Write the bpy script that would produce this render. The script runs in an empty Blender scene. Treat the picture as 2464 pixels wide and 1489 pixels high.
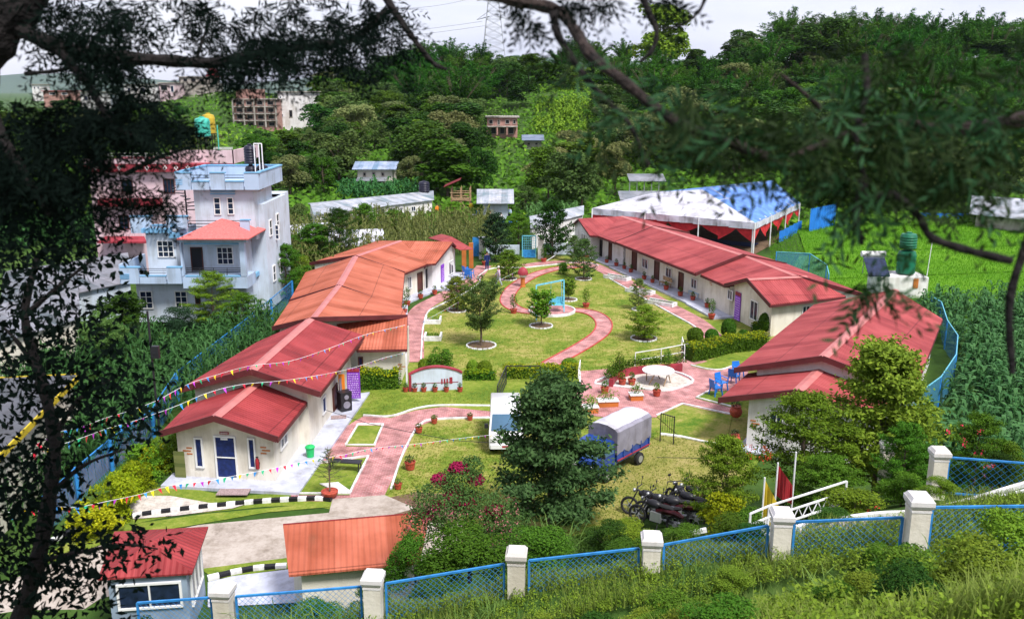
import bpy, math, random
import numpy as np
from mathutils import Vector, Matrix
random.seed(7); RS = np.random.RandomState(11)
SC = bpy.context.scene; COL = SC.collection
PI = math.pi
# ---------------------------------------------------------------- camera model (also used to survey positions from the photograph)
PITCH = math.radians(13.8); FPX = 2150.0; CZ = 17.0
def ray(px, py):
    u = (px-1232)/FPX; v = (744.5-py)/FPX
    return (u, math.cos(PITCH)+v*math.sin(PITCH), -math.sin(PITCH)+v*math.cos(PITCH))
def G(px, py, z=0.0):
    d = ray(px, py); t = (z-CZ)/d[2]
    return Vector((d[0]*t, d[1]*t, z))
def W(px, py, Y):
    d = ray(px, py); t = Y/d[1]
    return Vector((d[0]*t, Y, CZ+d[2]*t))
def pxm(Y, n=1.0):            # metres for n pixels at distance Y
    return n*Y/math.cos(PITCH)/FPX*1.0
def sst(a, b, x):
    t = np.clip((x-a)/(b-a), 0, 1); return t*t*(3-2*t)
def hill_amp(a):
    return np.interp(a, [-0.9, -0.5, -0.42, -0.36, -0.30, -0.25, -0.2, -0.12, 0.0, 0.2, 0.6, 1.0], [7, 8, 10, 15, 17, 13, 14, 20, 22, 25.5, 27, 27])
def terrain(x, y):
    x = np.asarray(x, float); y = np.asarray(y, float)
    # near slope
    toe = np.interp(x, [-30, -12, -4, 2, 6, 12, 20, 40], [26, 26.5, 26.5, 30, 34, 38, 40, 42])
    zf = np.clip(5.3+0.2*x, 2.6, 9.0)
    yf = 19.0
    t = np.clip((toe-y)/(toe-yf), 0, 1)
    tp = t**np.interp(x, [3, 8], [1.0, 1.5])
    z1 = np.where(y > yf, zf*t*t*(3-2*t)*0.25+zf*tp*0.75, zf+np.clip(yf-y, 0, 4)*.35+np.clip(yf-4-y, 0, 99)*.62)
    cap = 17-np.interp(x/np.maximum(y, 1), [0, .3, .56], [.66, .628, .60])*y-np.where(y < 17, .25, 0)*np.clip((17-y)/3, 0, 1)
    z1 = np.where(y < 17.5, np.minimum(z1, np.minimum(cap, 15.2)), z1)
    z1 = np.where(x < -13, z1*np.interp(x, [-40, -13], [0.5, 1]), z1)
    # a shallow drop to the left of the compound fence
    edge = np.interp(y, [20, 36, 60, 75], [-17.0, -18.5, -19, -17])
    z1 = z1-.38*sst(19.2, 18.2, y)*sst(9, 13, y)
    z2 = -1.6*sst(0, 5, edge-x)*sst(80, 60, y)
    a = x/np.maximum(y, 1)
    tt = np.clip((y-125)/205.0, 0, 1)
    z3 = hill_amp(a)*tt**1.7*np.where(y > 330, 1.0, 1.0)
    bump = 1.2*np.sin(x*0.045+1)*np.sin(y*0.03)+0.7*np.sin(x*0.11+y*0.07)
    z3 = z3+bump*sst(140, 220, y)
    z3 = z3-np.clip(y-345, 0, 1e5)*0.03
    z3 = np.where(y > 345, np.maximum(z3, -8), z3)
    return np.where(y < 42, z1+z2*(y > yf), z2+z3)
def tz(x, y): return float(terrain(x, y))
def T(px, py):                # where the sight line meets the terrain
    d = np.array(ray(px, py)); ts = np.concatenate([np.arange(4, 60, .25), np.arange(60, 600, 1.0)])
    p = d[None, :]*ts[:, None]; p[:, 2] += CZ
    below = p[:, 2] < terrain(p[:, 0], p[:, 1])
    i = int(np.argmax(below)) if below.any() else len(ts)-1
    return Vector(p[i])
cam = bpy.data.cameras.new('camera'); co = bpy.data.objects.new('camera', cam); COL.objects.link(co)
co.location = (0, 0, CZ); co.rotation_euler = (PI/2-PITCH, 0, 0)
cam.sensor_width = 36; cam.lens = FPX/2464*36; cam.clip_start = 0.05; cam.clip_end = 20000
cam.dof.use_dof = True; cam.dof.focus_distance = 55; cam.dof.aperture_fstop = 3.2
SC.camera = co
SC.view_settings.view_transform = 'Standard'; SC.view_settings.look = 'None'; SC.view_settings.gamma = 1.0
SC.view_settings.exposure = 1.2; SC.view_settings.use_curve_mapping = False
# ---------------------------------------------------------------- light
SUN_EL, SUN_AZ = math.radians(56), math.radians(142)      # azimuth clockwise from +Y (the view direction)
sd = Vector((math.sin(SUN_AZ)*math.cos(SUN_EL), math.cos(SUN_AZ)*math.cos(SUN_EL), math.sin(SUN_EL)))
sun = bpy.data.lights.new('sun', 'SUN'); sun.energy = 2.6; sun.angle = math.radians(14); sun.color = (1, 0.965, 0.92)
so = bpy.data.objects.new('sun', sun); COL.objects.link(so); so.rotation_euler = sd.to_track_quat('Z', 'Y').to_euler(); so.location = sd*300
w = bpy.data.worlds.new('World'); SC.world = w; w.use_nodes = True
nt = w.node_tree; N = nt.nodes; L = nt.links; N.clear()
out = N.new('ShaderNodeOutputWorld'); bg = N.new('ShaderNodeBackground'); bg2 = N.new('ShaderNodeBackground'); mx = N.new('ShaderNodeMixShader')
sky = N.new('ShaderNodeTexSky'); sky.sky_type = 'NISHITA'; sky.sun_disc = False; sky.sun_elevation = SUN_EL; sky.sun_rotation = SUN_AZ
L.new(sky.outputs[0], bg.inputs[0]); bg.inputs[1].default_value = 0.1
tc = N.new('ShaderNodeTexCoord'); mp = N.new('ShaderNodeMapping'); mp.inputs['Scale'].default_value = (1, 1, 5)
ns = N.new('ShaderNodeTexNoise'); ns.inputs['Scale'].default_value = 2.2; ns.inputs['Detail'].default_value = 6; ns.inputs['Roughness'].default_value = 0.55
cr = N.new('ShaderNodeValToRGB'); cr.color_ramp.elements[0].position = 0.32; cr.color_ramp.elements[0].color = (0.31, 0.32, 0.42, 1)
cr.color_ramp.elements[1].position = 0.62; cr.color_ramp.elements[1].color = (0.49, 0.485, 0.53, 1)
L.new(tc.outputs['Generated'], mp.inputs[0]); L.new(mp.outputs[0], ns.inputs['Vector']); L.new(ns.outputs[0], cr.inputs[0])
L.new(cr.outputs[0], bg2.inputs[0]); bg2.inputs[1].default_value = 0.98
mx.inputs[0].default_value = 0.88
L.new(bg.outputs[0], mx.inputs[1]); L.new(bg2.outputs[0], mx.inputs[2]); L.new(mx.outputs[0], out.inputs[0])
SC.cycles.max_bounces = 5; SC.cycles.diffuse_bounces = 2; SC.cycles.glossy_bounces = 2; SC.cycles.transmission_bounces = 3
SC.cycles.transparent_max_bounces = 6; SC.cycles.caustics_reflective = False; SC.cycles.caustics_refractive = False
SC.cycles.use_adaptive_sampling = True; SC.cycles.use_denoising = True
# ---------------------------------------------------------------- materials
def nmat(name):
    m = bpy.data.materials.new(name); m.use_nodes = True
    return m, m.node_tree.nodes, m.node_tree.links, m.node_tree.nodes['Principled BSDF']
def mat(name, col, rough=0.6, metal=0.0, var=0.12, scale=1.5, bump=0.0, bscale=30, spec=0.3, coat=0.0):
    m, n, l, b = nmat(name)
    b.inputs['Roughness'].default_value = rough; b.inputs['Metallic'].default_value = metal
    b.inputs['Specular IOR Level'].default_value = spec; b.inputs['Coat Weight'].default_value = coat
    t = n.new('ShaderNodeTexCoord'); ns = n.new('ShaderNodeTexNoise'); ns.inputs['Scale'].default_value = scale; ns.inputs['Detail'].default_value = 5
    l.new(t.outputs['Object'], ns.inputs['Vector'])
    r = n.new('ShaderNodeValToRGB'); r.color_ramp.elements[0].position = 0.35; r.color_ramp.elements[1].position = 0.65
    r.color_ramp.elements[0].color = tuple(c*(1-var) for c in col)+(1,); r.color_ramp.elements[1].color = tuple(min(1, c*(1+var)) for c in col)+(1,)
    l.new(ns.outputs[0], r.inputs[0]); l.new(r.outputs[0], b.inputs['Base Color'])
    if bump:
        n2 = n.new('ShaderNodeTexNoise'); n2.inputs['Scale'].default_value = bscale; l.new(t.outputs['Object'], n2.inputs['Vector'])
        bm = n.new('ShaderNodeBump'); bm.inputs['Strength'].default_value = bump; bm.inputs['Distance'].default_value = 0.05
        l.new(n2.outputs[0], bm.inputs['Height']); l.new(bm.outputs[0], b.inputs['Normal'])
    return m
def patchmat(name, cols, scales=(0.15, 1.2, 9), rough=0.95, bump=0.4, coord='Object', bd=0.05, pos=(0.36, 0.5, 0.64)):
    """ground cover: large patches times fine grain"""
    m, n, l, b = nmat(name); b.inputs['Roughness'].default_value = rough; b.inputs['Specular IOR Level'].default_value = 0.1
    t = n.new('ShaderNodeTexCoord'); a = []
    for s in scales:
        ns = n.new('ShaderNodeTexNoise'); ns.inputs['Scale'].default_value = s; ns.inputs['Detail'].default_value = 6; ns.inputs['Roughness'].default_value = 0.6
        l.new(t.outputs[coord], ns.inputs['Vector']); a.append(ns)
    r = n.new('ShaderNodeValToRGB'); r.color_ramp.elements[0].position = pos[0]; r.color_ramp.elements[1].position = pos[2]
    r.color_ramp.elements[0].color = cols[0]+(1,); r.color_ramp.elements[1].color = cols[2]+(1,)
    e = r.color_ramp.elements.new(pos[1]); e.color = cols[1]+(1,)
    ad = n.new('ShaderNodeMath'); ad.operation = 'MULTIPLY_ADD'; ad.inputs[1].default_value = 0.45
    su = n.new('ShaderNodeMath'); su.operation = 'MULTIPLY_ADD'; su.inputs[1].default_value = 0.3
    s3 = n.new('ShaderNodeMath'); s3.operation = 'MULTIPLY'; s3.inputs[1].default_value = 0.25
    l.new(a[2].outputs[0], s3.inputs[0]); l.new(a[1].outputs[0], su.inputs[0]); l.new(s3.outputs[0], su.inputs[2])
    l.new(a[0].outputs[0], ad.inputs[0]); l.new(su.outputs[0], ad.inputs[2]); l.new(ad.outputs[0], r.inputs[0])
    l.new(r.outputs[0], b.inputs['Base Color'])
    bm = n.new('ShaderNodeBump'); bm.inputs['Strength'].default_value = bump; bm.inputs['Distance'].default_value = bd
    l.new(a[2].outputs[0], bm.inputs['Height']); l.new(bm.outputs[0], b.inputs['Normal'])
    return m
def roofmat(name, col, col2, rough=0.6, pitch=0.19, streak=0.25):
    """corrugated painted sheet; UV u runs along the ridge in metres"""
    m, n, l, b = nmat(name); b.inputs['Roughness'].default_value = rough; b.inputs['Specular IOR Level'].default_value = 0.12
    uv = n.new('ShaderNodeUVMap'); sx = n.new('ShaderNodeSeparateXYZ'); l.new(uv.outputs[0], sx.inputs[0])
    mu = n.new('ShaderNodeMath'); mu.operation = 'MULTIPLY'; mu.inputs[1].default_value = 2*PI/pitch; l.new(sx.outputs[0], mu.inputs[0])
    sn = n.new('ShaderNodeMath'); sn.operation = 'SINE'; l.new(mu.outputs[0], sn.inputs[0])
    bm = n.new('ShaderNodeBump'); bm.inputs['Strength'].default_value = 0.55; bm.inputs['Distance'].default_value = 0.03; l.new(sn.outputs[0], bm.inputs['Height']); l.new(bm.outputs[0], b.inputs['Normal'])
    mp = n.new('ShaderNodeMapping'); mp.inputs['Scale'].default_value = (1.1, 0.12, 1); l.new(uv.outputs[0], mp.inputs[0])
    n1 = n.new('ShaderNodeTexNoise'); n1.inputs['Scale'].default_value = 1.0; n1.inputs['Detail'].default_value = 5; n1.inputs['Roughness'].default_value = 0.65; l.new(mp.outputs[0], n1.inputs['Vector'])
    tc = n.new('ShaderNodeTexCoord'); n2 = n.new('ShaderNodeTexNoise'); n2.inputs['Scale'].default_value = 0.5; n2.inputs['Detail'].default_value = 7; l.new(tc.outputs['Object'], n2.inputs['Vector'])
    fl = n.new('ShaderNodeMath'); fl.operation = 'MULTIPLY'; fl.inputs[1].default_value = 1/0.86; l.new(sx.outputs[0], fl.inputs[0])
    f2 = n.new('ShaderNodeMath'); f2.operation = 'FLOOR'; l.new(fl.outputs[0], f2.inputs[0])
    wn = n.new('ShaderNodeTexWhiteNoise'); wn.noise_dimensions = '1D'; l.new(f2.outputs[0], wn.inputs['W'])
    a1 = n.new('ShaderNodeMath'); a1.operation = 'MULTIPLY_ADD'; a1.inputs[1].default_value = 0.5; l.new(n1.outputs[0], a1.inputs[0])
    a2 = n.new('ShaderNodeMath'); a2.operation = 'MULTIPLY'; a2.inputs[1].default_value = 0.5; l.new(n2.outputs[0], a2.inputs[0]); l.new(a2.outputs[0], a1.inputs[2])
    a3 = n.new('ShaderNodeMath'); a3.operation = 'MULTIPLY_ADD'; a3.inputs[1].default_value = 0.16; l.new(wn.outputs[0], a3.inputs[0]); l.new(a1.outputs[0], a3.inputs[2])
    r = n.new('ShaderNodeValToRGB'); r.color_ramp.elements[0].position = 0.38; r.color_ramp.elements[1].position = 0.70
    e_ = r.color_ramp.elements.new(0.47)
    r.color_ramp.elements[0].color = tuple(c*f for c, f in zip(col, (.55, .8, .8)))+(1,); e_.color = tuple(c*f for c, f in zip(col, (.78, .9, .9)))+(1,); r.color_ramp.elements[2].color = col2+(1,)
    l.new(a3.outputs[0], r.inputs[0])
    # lap joint every 2.4 m down the slope
    m4 = n.new('ShaderNodeMath'); m4.operation = 'PINGPONG'; m4.inputs[1].default_value = 1.2; l.new(sx.outputs[1], m4.inputs[0])
    m5 = n.new('ShaderNodeMath'); m5.operation = 'LESS_THAN'; m5.inputs[1].default_value = 0.028; l.new(m4.outputs[0], m5.inputs[0])
    mm = n.new('ShaderNodeMixRGB'); mm.blend_type = 'MULTIPLY'; mm.inputs[2].default_value = (0.55, 0.55, 0.55, 1); l.new(m5.outputs[0], mm.inputs[0]); l.new(r.outputs[0], mm.inputs[1])
    l.new(mm.outputs[0], b.inputs['Base Color'])
    return m
def brickmat(name, c1, c2, mortar, scale=(1, 1, 1), bw=0.5, bh=0.25, ms=0.02, rough=0.85, coord='Object'):
    m, n, l, b = nmat(name); b.inputs['Roughness'].default_value = rough; b.inputs['Specular IOR Level'].default_value = 0.2
    t = n.new('ShaderNodeTexCoord'); mp = n.new('ShaderNodeMapping'); mp.inputs['Scale'].default_value = scale; l.new(t.outputs[coord], mp.inputs[0])
    br = n.new('ShaderNodeTexBrick'); br.inputs['Color1'].default_value = c1+(1,); br.inputs['Color2'].default_value = c2+(1,); br.inputs['Mortar'].default_value = mortar+(1,)
    br.inputs['Scale'].default_value = 1; br.inputs['Mortar Size'].default_value = ms; br.inputs['Brick Width'].default_value = bw; br.inputs['Row Height'].default_value = bh
    l.new(mp.outputs[0], br.inputs['Vector'])
    ns = n.new('ShaderNodeTexNoise'); ns.inputs['Scale'].default_value = 1.3; ns.inputs['Detail'].default_value = 8; l.new(t.outputs['Object'], ns.inputs['Vector'])
    mr = n.new('ShaderNodeMapRange'); mr.inputs[1].default_value = 0.3; mr.inputs[2].default_value = 0.7; mr.inputs[3].default_value = 0.55; mr.inputs[4].default_value = 1.2; l.new(ns.outputs[0], mr.inputs[0])
    mm = n.new('ShaderNodeMixRGB'); mm.blend_type = 'MULTIPLY'; mm.inputs[0].default_value = 1; l.new(br.outputs[0], mm.inputs[1]); l.new(mr.outputs[0], mm.inputs[2])
    l.new(mm.outputs[0], b.inputs['Base Color']); return m
def leafmat(name, c1, c2, trans=0.3, rough=0.55, c3=None, spec=0.06):
    m, n, l, b = nmat(name); b.inputs['Roughness'].default_value = rough; b.inputs['Specular IOR Level'].default_value = spec
    g = n.new('ShaderNodeNewGeometry'); oi = n.new('ShaderNodeObjectInfo')
    r = n.new('ShaderNodeValToRGB'); r.color_ramp.elements[0].color = c1+(1,); r.color_ramp.elements[1].color = c2+(1,)
    if c3: e = r.color_ramp.elements.new(0.9); e.color = c2+(1,); r.color_ramp.elements[2].color = c3+(1,)
    t = n.new('ShaderNodeTexCoord'); ns = n.new('ShaderNodeTexNoise'); ns.inputs['Scale'].default_value = 0.6; ns.inputs['Detail'].default_value = 2; l.new(t.outputs['Object'], ns.inputs['Vector'])
    a = n.new('ShaderNodeMath'); a.operation = 'MULTIPLY_ADD'; a.inputs[1].default_value = 0.55; l.new(g.outputs['Random Per Island'], a.inputs[0])
    a2 = n.new('ShaderNodeMath'); a2.operation = 'MULTIPLY'; a2.inputs[1].default_value = 0.45; l.new(ns.outputs[0], a2.inputs[0]); l.new(a2.outputs[0], a.inputs[2])
    l.new(a.outputs[0], r.inputs[0])
    hs = n.new('ShaderNodeHueSaturation'); mr = n.new('ShaderNodeMapRange'); mr.inputs[3].default_value = 0.475; mr.inputs[4].default_value = 0.52; l.new(oi.outputs['Random'], mr.inputs[0]); l.new(mr.outputs[0], hs.inputs['Hue'])
    m2 = n.new('ShaderNodeMath'); m2.operation = 'MULTIPLY_ADD'; m2.inputs[1].default_value = 7.31; m2.inputs[2].default_value = 0.2; l.new(oi.outputs['Random'], m2.inputs[0])
    m3 = n.new('ShaderNodeMath'); m3.operation = 'FRACT'; l.new(m2.outputs[0], m3.inputs[0])
    m4 = n.new('ShaderNodeMapRange'); m4.inputs[3].default_value = 0.7; m4.inputs[4].default_value = 1.3; l.new(m3.outputs[0], m4.inputs[0]); l.new(m4.outputs[0], hs.inputs['Value'])
    l.new(r.outputs[0], hs.inputs['Color']); l.new(hs.outputs[0], b.inputs['Base Color'])
    if trans > 0:
        tr = n.new('ShaderNodeBsdfTranslucent'); ms = n.new('ShaderNodeMixShader'); ms.inputs[0].default_value = trans
        l.new(hs.outputs[0], tr.inputs[0]); o = n['Material Output']
        l.new(b.outputs[0], ms.inputs[1]); l.new(tr.outputs[0], ms.inputs[2]); l.new(ms.outputs[0], o.inputs[0])
    return m
M = {}
M['terrain'] = patchmat('hill_ground', [(0.02, 0.045, 0.008), (0.04, 0.085, 0.015), (0.08, 0.13, 0.03)], (0.03, 0.3, 3))
M['lawn'] = patchmat('lawn_grass', [(0.065, 0.135, 0.012), (0.165, 0.205, 0.03), (0.29, 0.26, 0.08)], (0.30, 1.9, 8), bump=0.8, pos=(0.40, 0.49, 0.565))
M['lawn2'] = patchmat('lawn_grass_fresh', [(0.07, 0.13, 0.015), (0.15, 0.205, 0.025), (0.26, 0.27, 0.06)], (0.4, 2.2, 9), bump=0.8, pos=(0.38, 0.5, 0.62))
M['drygrass'] = patchmat('worn_grass', [(0.09, 0.13, 0.02), (0.22, 0.21, 0.055), (0.34, 0.27, 0.12)], (0.3, 1.6, 12), bump=0.6)
M['path'] = brickmat('pink_paving', (0.50, 0.22, 0.22), (0.38, 0.145, 0.15), (0.52, 0.33, 0.32), bw=0.24, bh=0.12, ms=0.012)
M['kerb'] = mat('white_kerb_paint', (0.72, 0.72, 0.74), var=0.15, scale=4)
M['redkerb'] = mat('red_oxide_paint', (0.38, 0.05, 0.04), var=0.2)
M['road'] = patchmat('concrete_road', [(0.25, 0.21, 0.18), (0.38, 0.33, 0.29), (0.45, 0.40, 0.36)], (0.4, 2.5, 9), bump=0.15, rough=0.9)
M['gravel'] = patchmat('pale_gravel', [(0.30, 0.26, 0.23), (0.52, 0.47, 0.42), (0.66, 0.60, 0.56)], (2.5, 8, 18), bump=0.8)
M['soil'] = patchmat('brown_soil', [(0.07, 0.045, 0.03), (0.13, 0.085, 0.055), (0.2, 0.14, 0.09)], (0.6, 3, 12), bump=0.8)
M['rice'] = patchmat('rice_field', [(0.05, 0.15, 0.008), (0.09, 0.22, 0.012), (0.14, 0.29, 0.02)], (0.08, 0.9, 6), bump=0.9, bd=0.15)
M['black'] = mat('black_paint', (0.012, 0.012, 0.016), rough=0.4)
M['bw'] = mat('white_block_paint', (0.74, 0.74, 0.76), var=0.1)
M['cream'] = mat('cream_wall_paint', (0.68, 0.64, 0.56), var=0.07, scale=0.9, bump=0.15, bscale=12)
M['white'] = mat('white_wall_paint', (0.69, 0.67, 0.67), var=0.06, scale=0.8, bump=0.1)
M['porch'] = mat('pale_blue_floor_paint', (0.46, 0.48, 0.58), var=0.1, scale=1.2, rough=0.5)
M['roofA'] = roofmat('red_sheet_roof', (0.26, 0.029, 0.033), (0.33, 0.050, 0.054))
M['roofC'] = roofmat('faded_orange_sheet_roof', (0.39, 0.085, 0.045), (0.49, 0.145, 0.09))
M['roofR'] = roofmat('pink_red_sheet_roof', (0.285, 0.038, 0.042), (0.37, 0.074, 0.076))
M['ridge'] = mat('ridge_cap', (0.46, 0.15, 0.14), var=0.12, rough=0.45)
M['fascia'] = mat('dark_red_fascia', (0.09, 0.018, 0.02), var=0.2)
M['dark'] = mat('painted_dark_interior', (0.008, 0.008, 0.012), rough=0.4)  # near-black panel colour painted for the unlit room behind doorways and openings
M['glass'] = mat('dark_window_glass', (0.012, 0.02, 0.05), rough=0.12, spec=0.6, var=0.4, scale=3)
M['navy'] = mat('navy_curtain', (0.008, 0.02, 0.10), rough=0.7, var=0.35, scale=6)
M['wood'] = mat('brown_door_wood', (0.075, 0.02, 0.014), var=0.3, rough=0.5)
M['winwhite'] = mat('white_window_frame', (0.7, 0.7, 0.7), var=0.05)
M['bluemetal'] = mat('blue_painted_steel', (0.03, 0.20, 0.50), rough=0.45, var=0.2, scale=5)
M['ltblue'] = mat('light_blue_steel', (0.12, 0.42, 0.55), rough=0.45, var=0.2, scale=5)
M['whitemetal'] = mat('white_painted_steel', (0.72, 0.72, 0.74), rough=0.4)
M['metal'] = mat('galvanised_steel', (0.45, 0.46, 0.48), rough=0.4, metal=0.6)
M['blackmetal'] = mat('black_steel', (0.02, 0.02, 0.025), rough=0.4)
M['terracotta'] = mat('red_pot_clay', (0.36, 0.06, 0.035), rough=0.6, var=0.25, scale=9)
M['bluehouse'] = mat('pale_blue_wall', (0.38, 0.48, 0.63), var=0.07, scale=0.6)
M['lilac'] = mat('lilac_white_wall', (0.50, 0.57, 0.66), var=0.07, scale=0.5)
M['midblue'] = mat('mid_blue_trim', (0.16, 0.36, 0.56), var=0.12)
M['pink'] = mat('pink_wall', (0.60, 0.45, 0.49), var=0.1, scale=0.5)
M['redtrim'] = mat('crimson_trim', (0.27, 0.03, 0.045), var=0.25)
M['concrete'] = mat('weathered_concrete', (0.34, 0.31, 0.28), var=0.25, scale=0.7, bump=0.3)
M['brick'] = brickmat('raw_brick', (0.33, 0.15, 0.11), (0.26, 0.11, 0.08), (0.36, 0.30, 0.27), bw=0.24, bh=0.09, ms=0.012, coord='Generated')
M['rawbrick'] = mat('raw_brick_wall', (0.36, 0.20, 0.17), var=0.25, scale=2)
M['tin'] = roofmat('galvanised_sheet_roof', (0.26, 0.27, 0.31), (0.46, 0.47, 0.53), rough=0.5)
M['tinold'] = roofmat('old_grey_sheet_roof', (0.13, 0.13, 0.15), (0.24, 0.24, 0.28), rough=0.7)
M['tinblue'] = roofmat('bluish_sheet_roof', (0.22, 0.27, 0.40), (0.36, 0.42, 0.58), rough=0.5)
M['tarp'] = mat('grey_canvas', (0.22, 0.21, 0.26), var=0.15, scale=2, bump=0.4, bscale=3)
M['tarpwhite'] = mat('white_canvas', (0.52, 0.52, 0.60), var=0.12, scale=0.7, bump=0.4, bscale=2)
M['tentblue'] = mat('blue_canvas', (0.09, 0.20, 0.50), var=0.25, scale=1)
M['tentred'] = mat('red_drape', (0.50, 0.02, 0.03), var=0.25, scale=2)
M['truckblue'] = mat('truck_blue_paint', (0.010, 0.045, 0.24), rough=0.3, coat=0.5, var=0.15)
M['carwhite'] = mat('white_car_paint', (0.72, 0.72, 0.74), rough=0.25, coat=0.6, var=0.03)
M['windscreen'] = mat('windscreen_glass', (0.05, 0.12, 0.2), rough=0.08, spec=0.8)
M['tyre'] = mat('rubber', (0.02, 0.02, 0.022), rough=0.8)
M['plasticblue'] = mat('blue_plastic', (0.02, 0.16, 0.55), rough=0.35)
M['green'] = mat('green_plastic', (0.02, 0.42, 0.12), rough=0.4)
M['tankgreen'] = mat('green_tank_plastic', (0.06, 0.42, 0.33), rough=0.4)
M['tankblack'] = mat('black_tank_plastic', (0.015, 0.015, 0.03), rough=0.35)
M['yellow'] = mat('yellow_cloth', (0.48, 0.36, 0.02), rough=0.8)
M['orange'] = mat('orange_paint', (0.45, 0.14, 0.03), rough=0.7)
M['orangecloth'] = mat('orange_cloth', (0.75, 0.22, 0.02), rough=0.8)
M['redcloth'] = mat('red_cloth', (0.26, 0.015, 0.02), rough=0.8)
M['bamboo'] = mat('bamboo_poles', (0.30, 0.20, 0.11), rough=0.7, var=0.3, scale=6)
M['bark'] = mat('grey_brown_bark', (0.13, 0.095, 0.07), rough=0.9, var=0.4, scale=5, bump=0.6, bscale=14)
M['barkdark'] = mat('silhouette_branch_bark', (0.007, 0.005, 0.005), rough=0.9, var=0.4, scale=12, bump=0.5, bscale=40)  # bark blackened in colour to read as a shaded silhouette
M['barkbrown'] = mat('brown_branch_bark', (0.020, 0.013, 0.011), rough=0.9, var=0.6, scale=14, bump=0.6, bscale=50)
M['skin'] = mat('skin', (0.32, 0.17, 0.11), rough=0.6)
M['hair'] = mat('black_hair', (0.012, 0.01, 0.01), rough=0.6)
M['L_dark'] = leafmat('dark_green_leaves', (0.010, 0.038, 0.006), (0.050, 0.125, 0.016))
M['L_mid'] = leafmat('mid_green_leaves', (0.022, 0.07, 0.006), (0.11, 0.225, 0.02))
M['L_bright'] = leafmat('bright_green_leaves', (0.05, 0.13, 0.01), (0.20, 0.32, 0.025))
M['L_lime'] = leafmat('yellow_green_leaves', (0.09, 0.16, 0.006), (0.42, 0.46, 0.015))
M['L_olive'] = leafmat('olive_flowering_leaves', (0.07, 0.12, 0.03), (0.27, 0.29, 0.11))
M['L_grey'] = leafmat('grey_green_leaves', (0.03, 0.075, 0.015), (0.15, 0.23, 0.06))
M['L_bamboo'] = leafmat('bamboo_leaves', (0.012, 0.065, 0.006), (0.065, 0.185, 0.016))
M['L_blue'] = leafmat('bluish_dark_leaves', (0.01, 0.03, 0.016), (0.045, 0.10, 0.05))
M['L_corn'] = leafmat('maize_leaves', (0.015, 0.075, 0.015), (0.10, 0.24, 0.07), trans=0.3)
M['L_cornb'] = leafmat('bluish_maize_leaves', (0.010, 0.060, 0.016), (0.085, 0.20, 0.065), trans=0.25)
M['L_corndry'] = leafmat('tasselling_maize', (0.07, 0.13, 0.02), (0.27, 0.29, 0.10))
M['L_lawn'] = leafmat('lawn_blades', (0.05, 0.12, 0.010), (0.21, 0.235, 0.04), c3=(0.33, 0.29, 0.11))
M['L_yel'] = leafmat('yellowish_green_leaves', (0.05, 0.10, 0.01), (0.24, 0.30, 0.03))
M['L_nearT'] = leafmat('teal_highlight_leaves', (0.006, 0.025, 0.010), (0.035, 0.090, 0.045), trans=0.25, c3=(0.09, 0.18, 0.12), spec=.05)  # bright teal highlights of the blurred leaves put into a paler colour
M['L_near'] = leafmat('silhouette_black_leaves', (0.0015, 0.003, 0.0025), (0.005, 0.010, 0.007), trans=0.1, rough=0.9, spec=0.02)  # deep shade of the near foliage put into an almost black colour
M['L_nearR'] = leafmat('painted_shade_fern_leaves', (0.002, 0.009, 0.002), (0.030, 0.062, 0.018), trans=0.3, c3=(0.06, 0.13, 0.07), spec=.05)  # shaded layer of the same foliage, its darkness put into the colour
M['L_weed'] = leafmat('weed_leaves', (0.04, 0.10, 0.008), (0.20, 0.30, 0.03))
M['L_grass'] = leafmat('grass_blades', (0.07, 0.14, 0.02), (0.26, 0.33, 0.07))
M['L_tallgrass'] = leafmat('tall_grass_blades', (0.05, 0.12, 0.025), (0.17, 0.28, 0.06))
M['F_mag'] = leafmat('magenta_bracts', (0.30, 0.01, 0.06), (0.62, 0.04, 0.16), trans=0.35)
M['F_pink'] = leafmat('pink_flowers', (0.50, 0.08, 0.16), (0.75, 0.3, 0.4), trans=0.3)
M['F_red'] = leafmat('red_flowers', (0.45, 0.02, 0.02), (0.7, 0.08, 0.05), trans=0.3)
for nm, c in dict(b_red=(0.65, 0.02, 0.05), b_yel=(0.85, 0.62, 0.02), b_grn=(0.02, 0.42, 0.20), b_blu=(0.04, 0.25, 0.65), b_mag=(0.45, 0.03, 0.50), b_wht=(0.72, 0.72, 0.78)).items(): M[nm] = mat(nm, c, rough=0.5)
BCOL = ['b_red', 'b_blu', 'b_mag', 'b_yel', 'b_grn']
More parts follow.
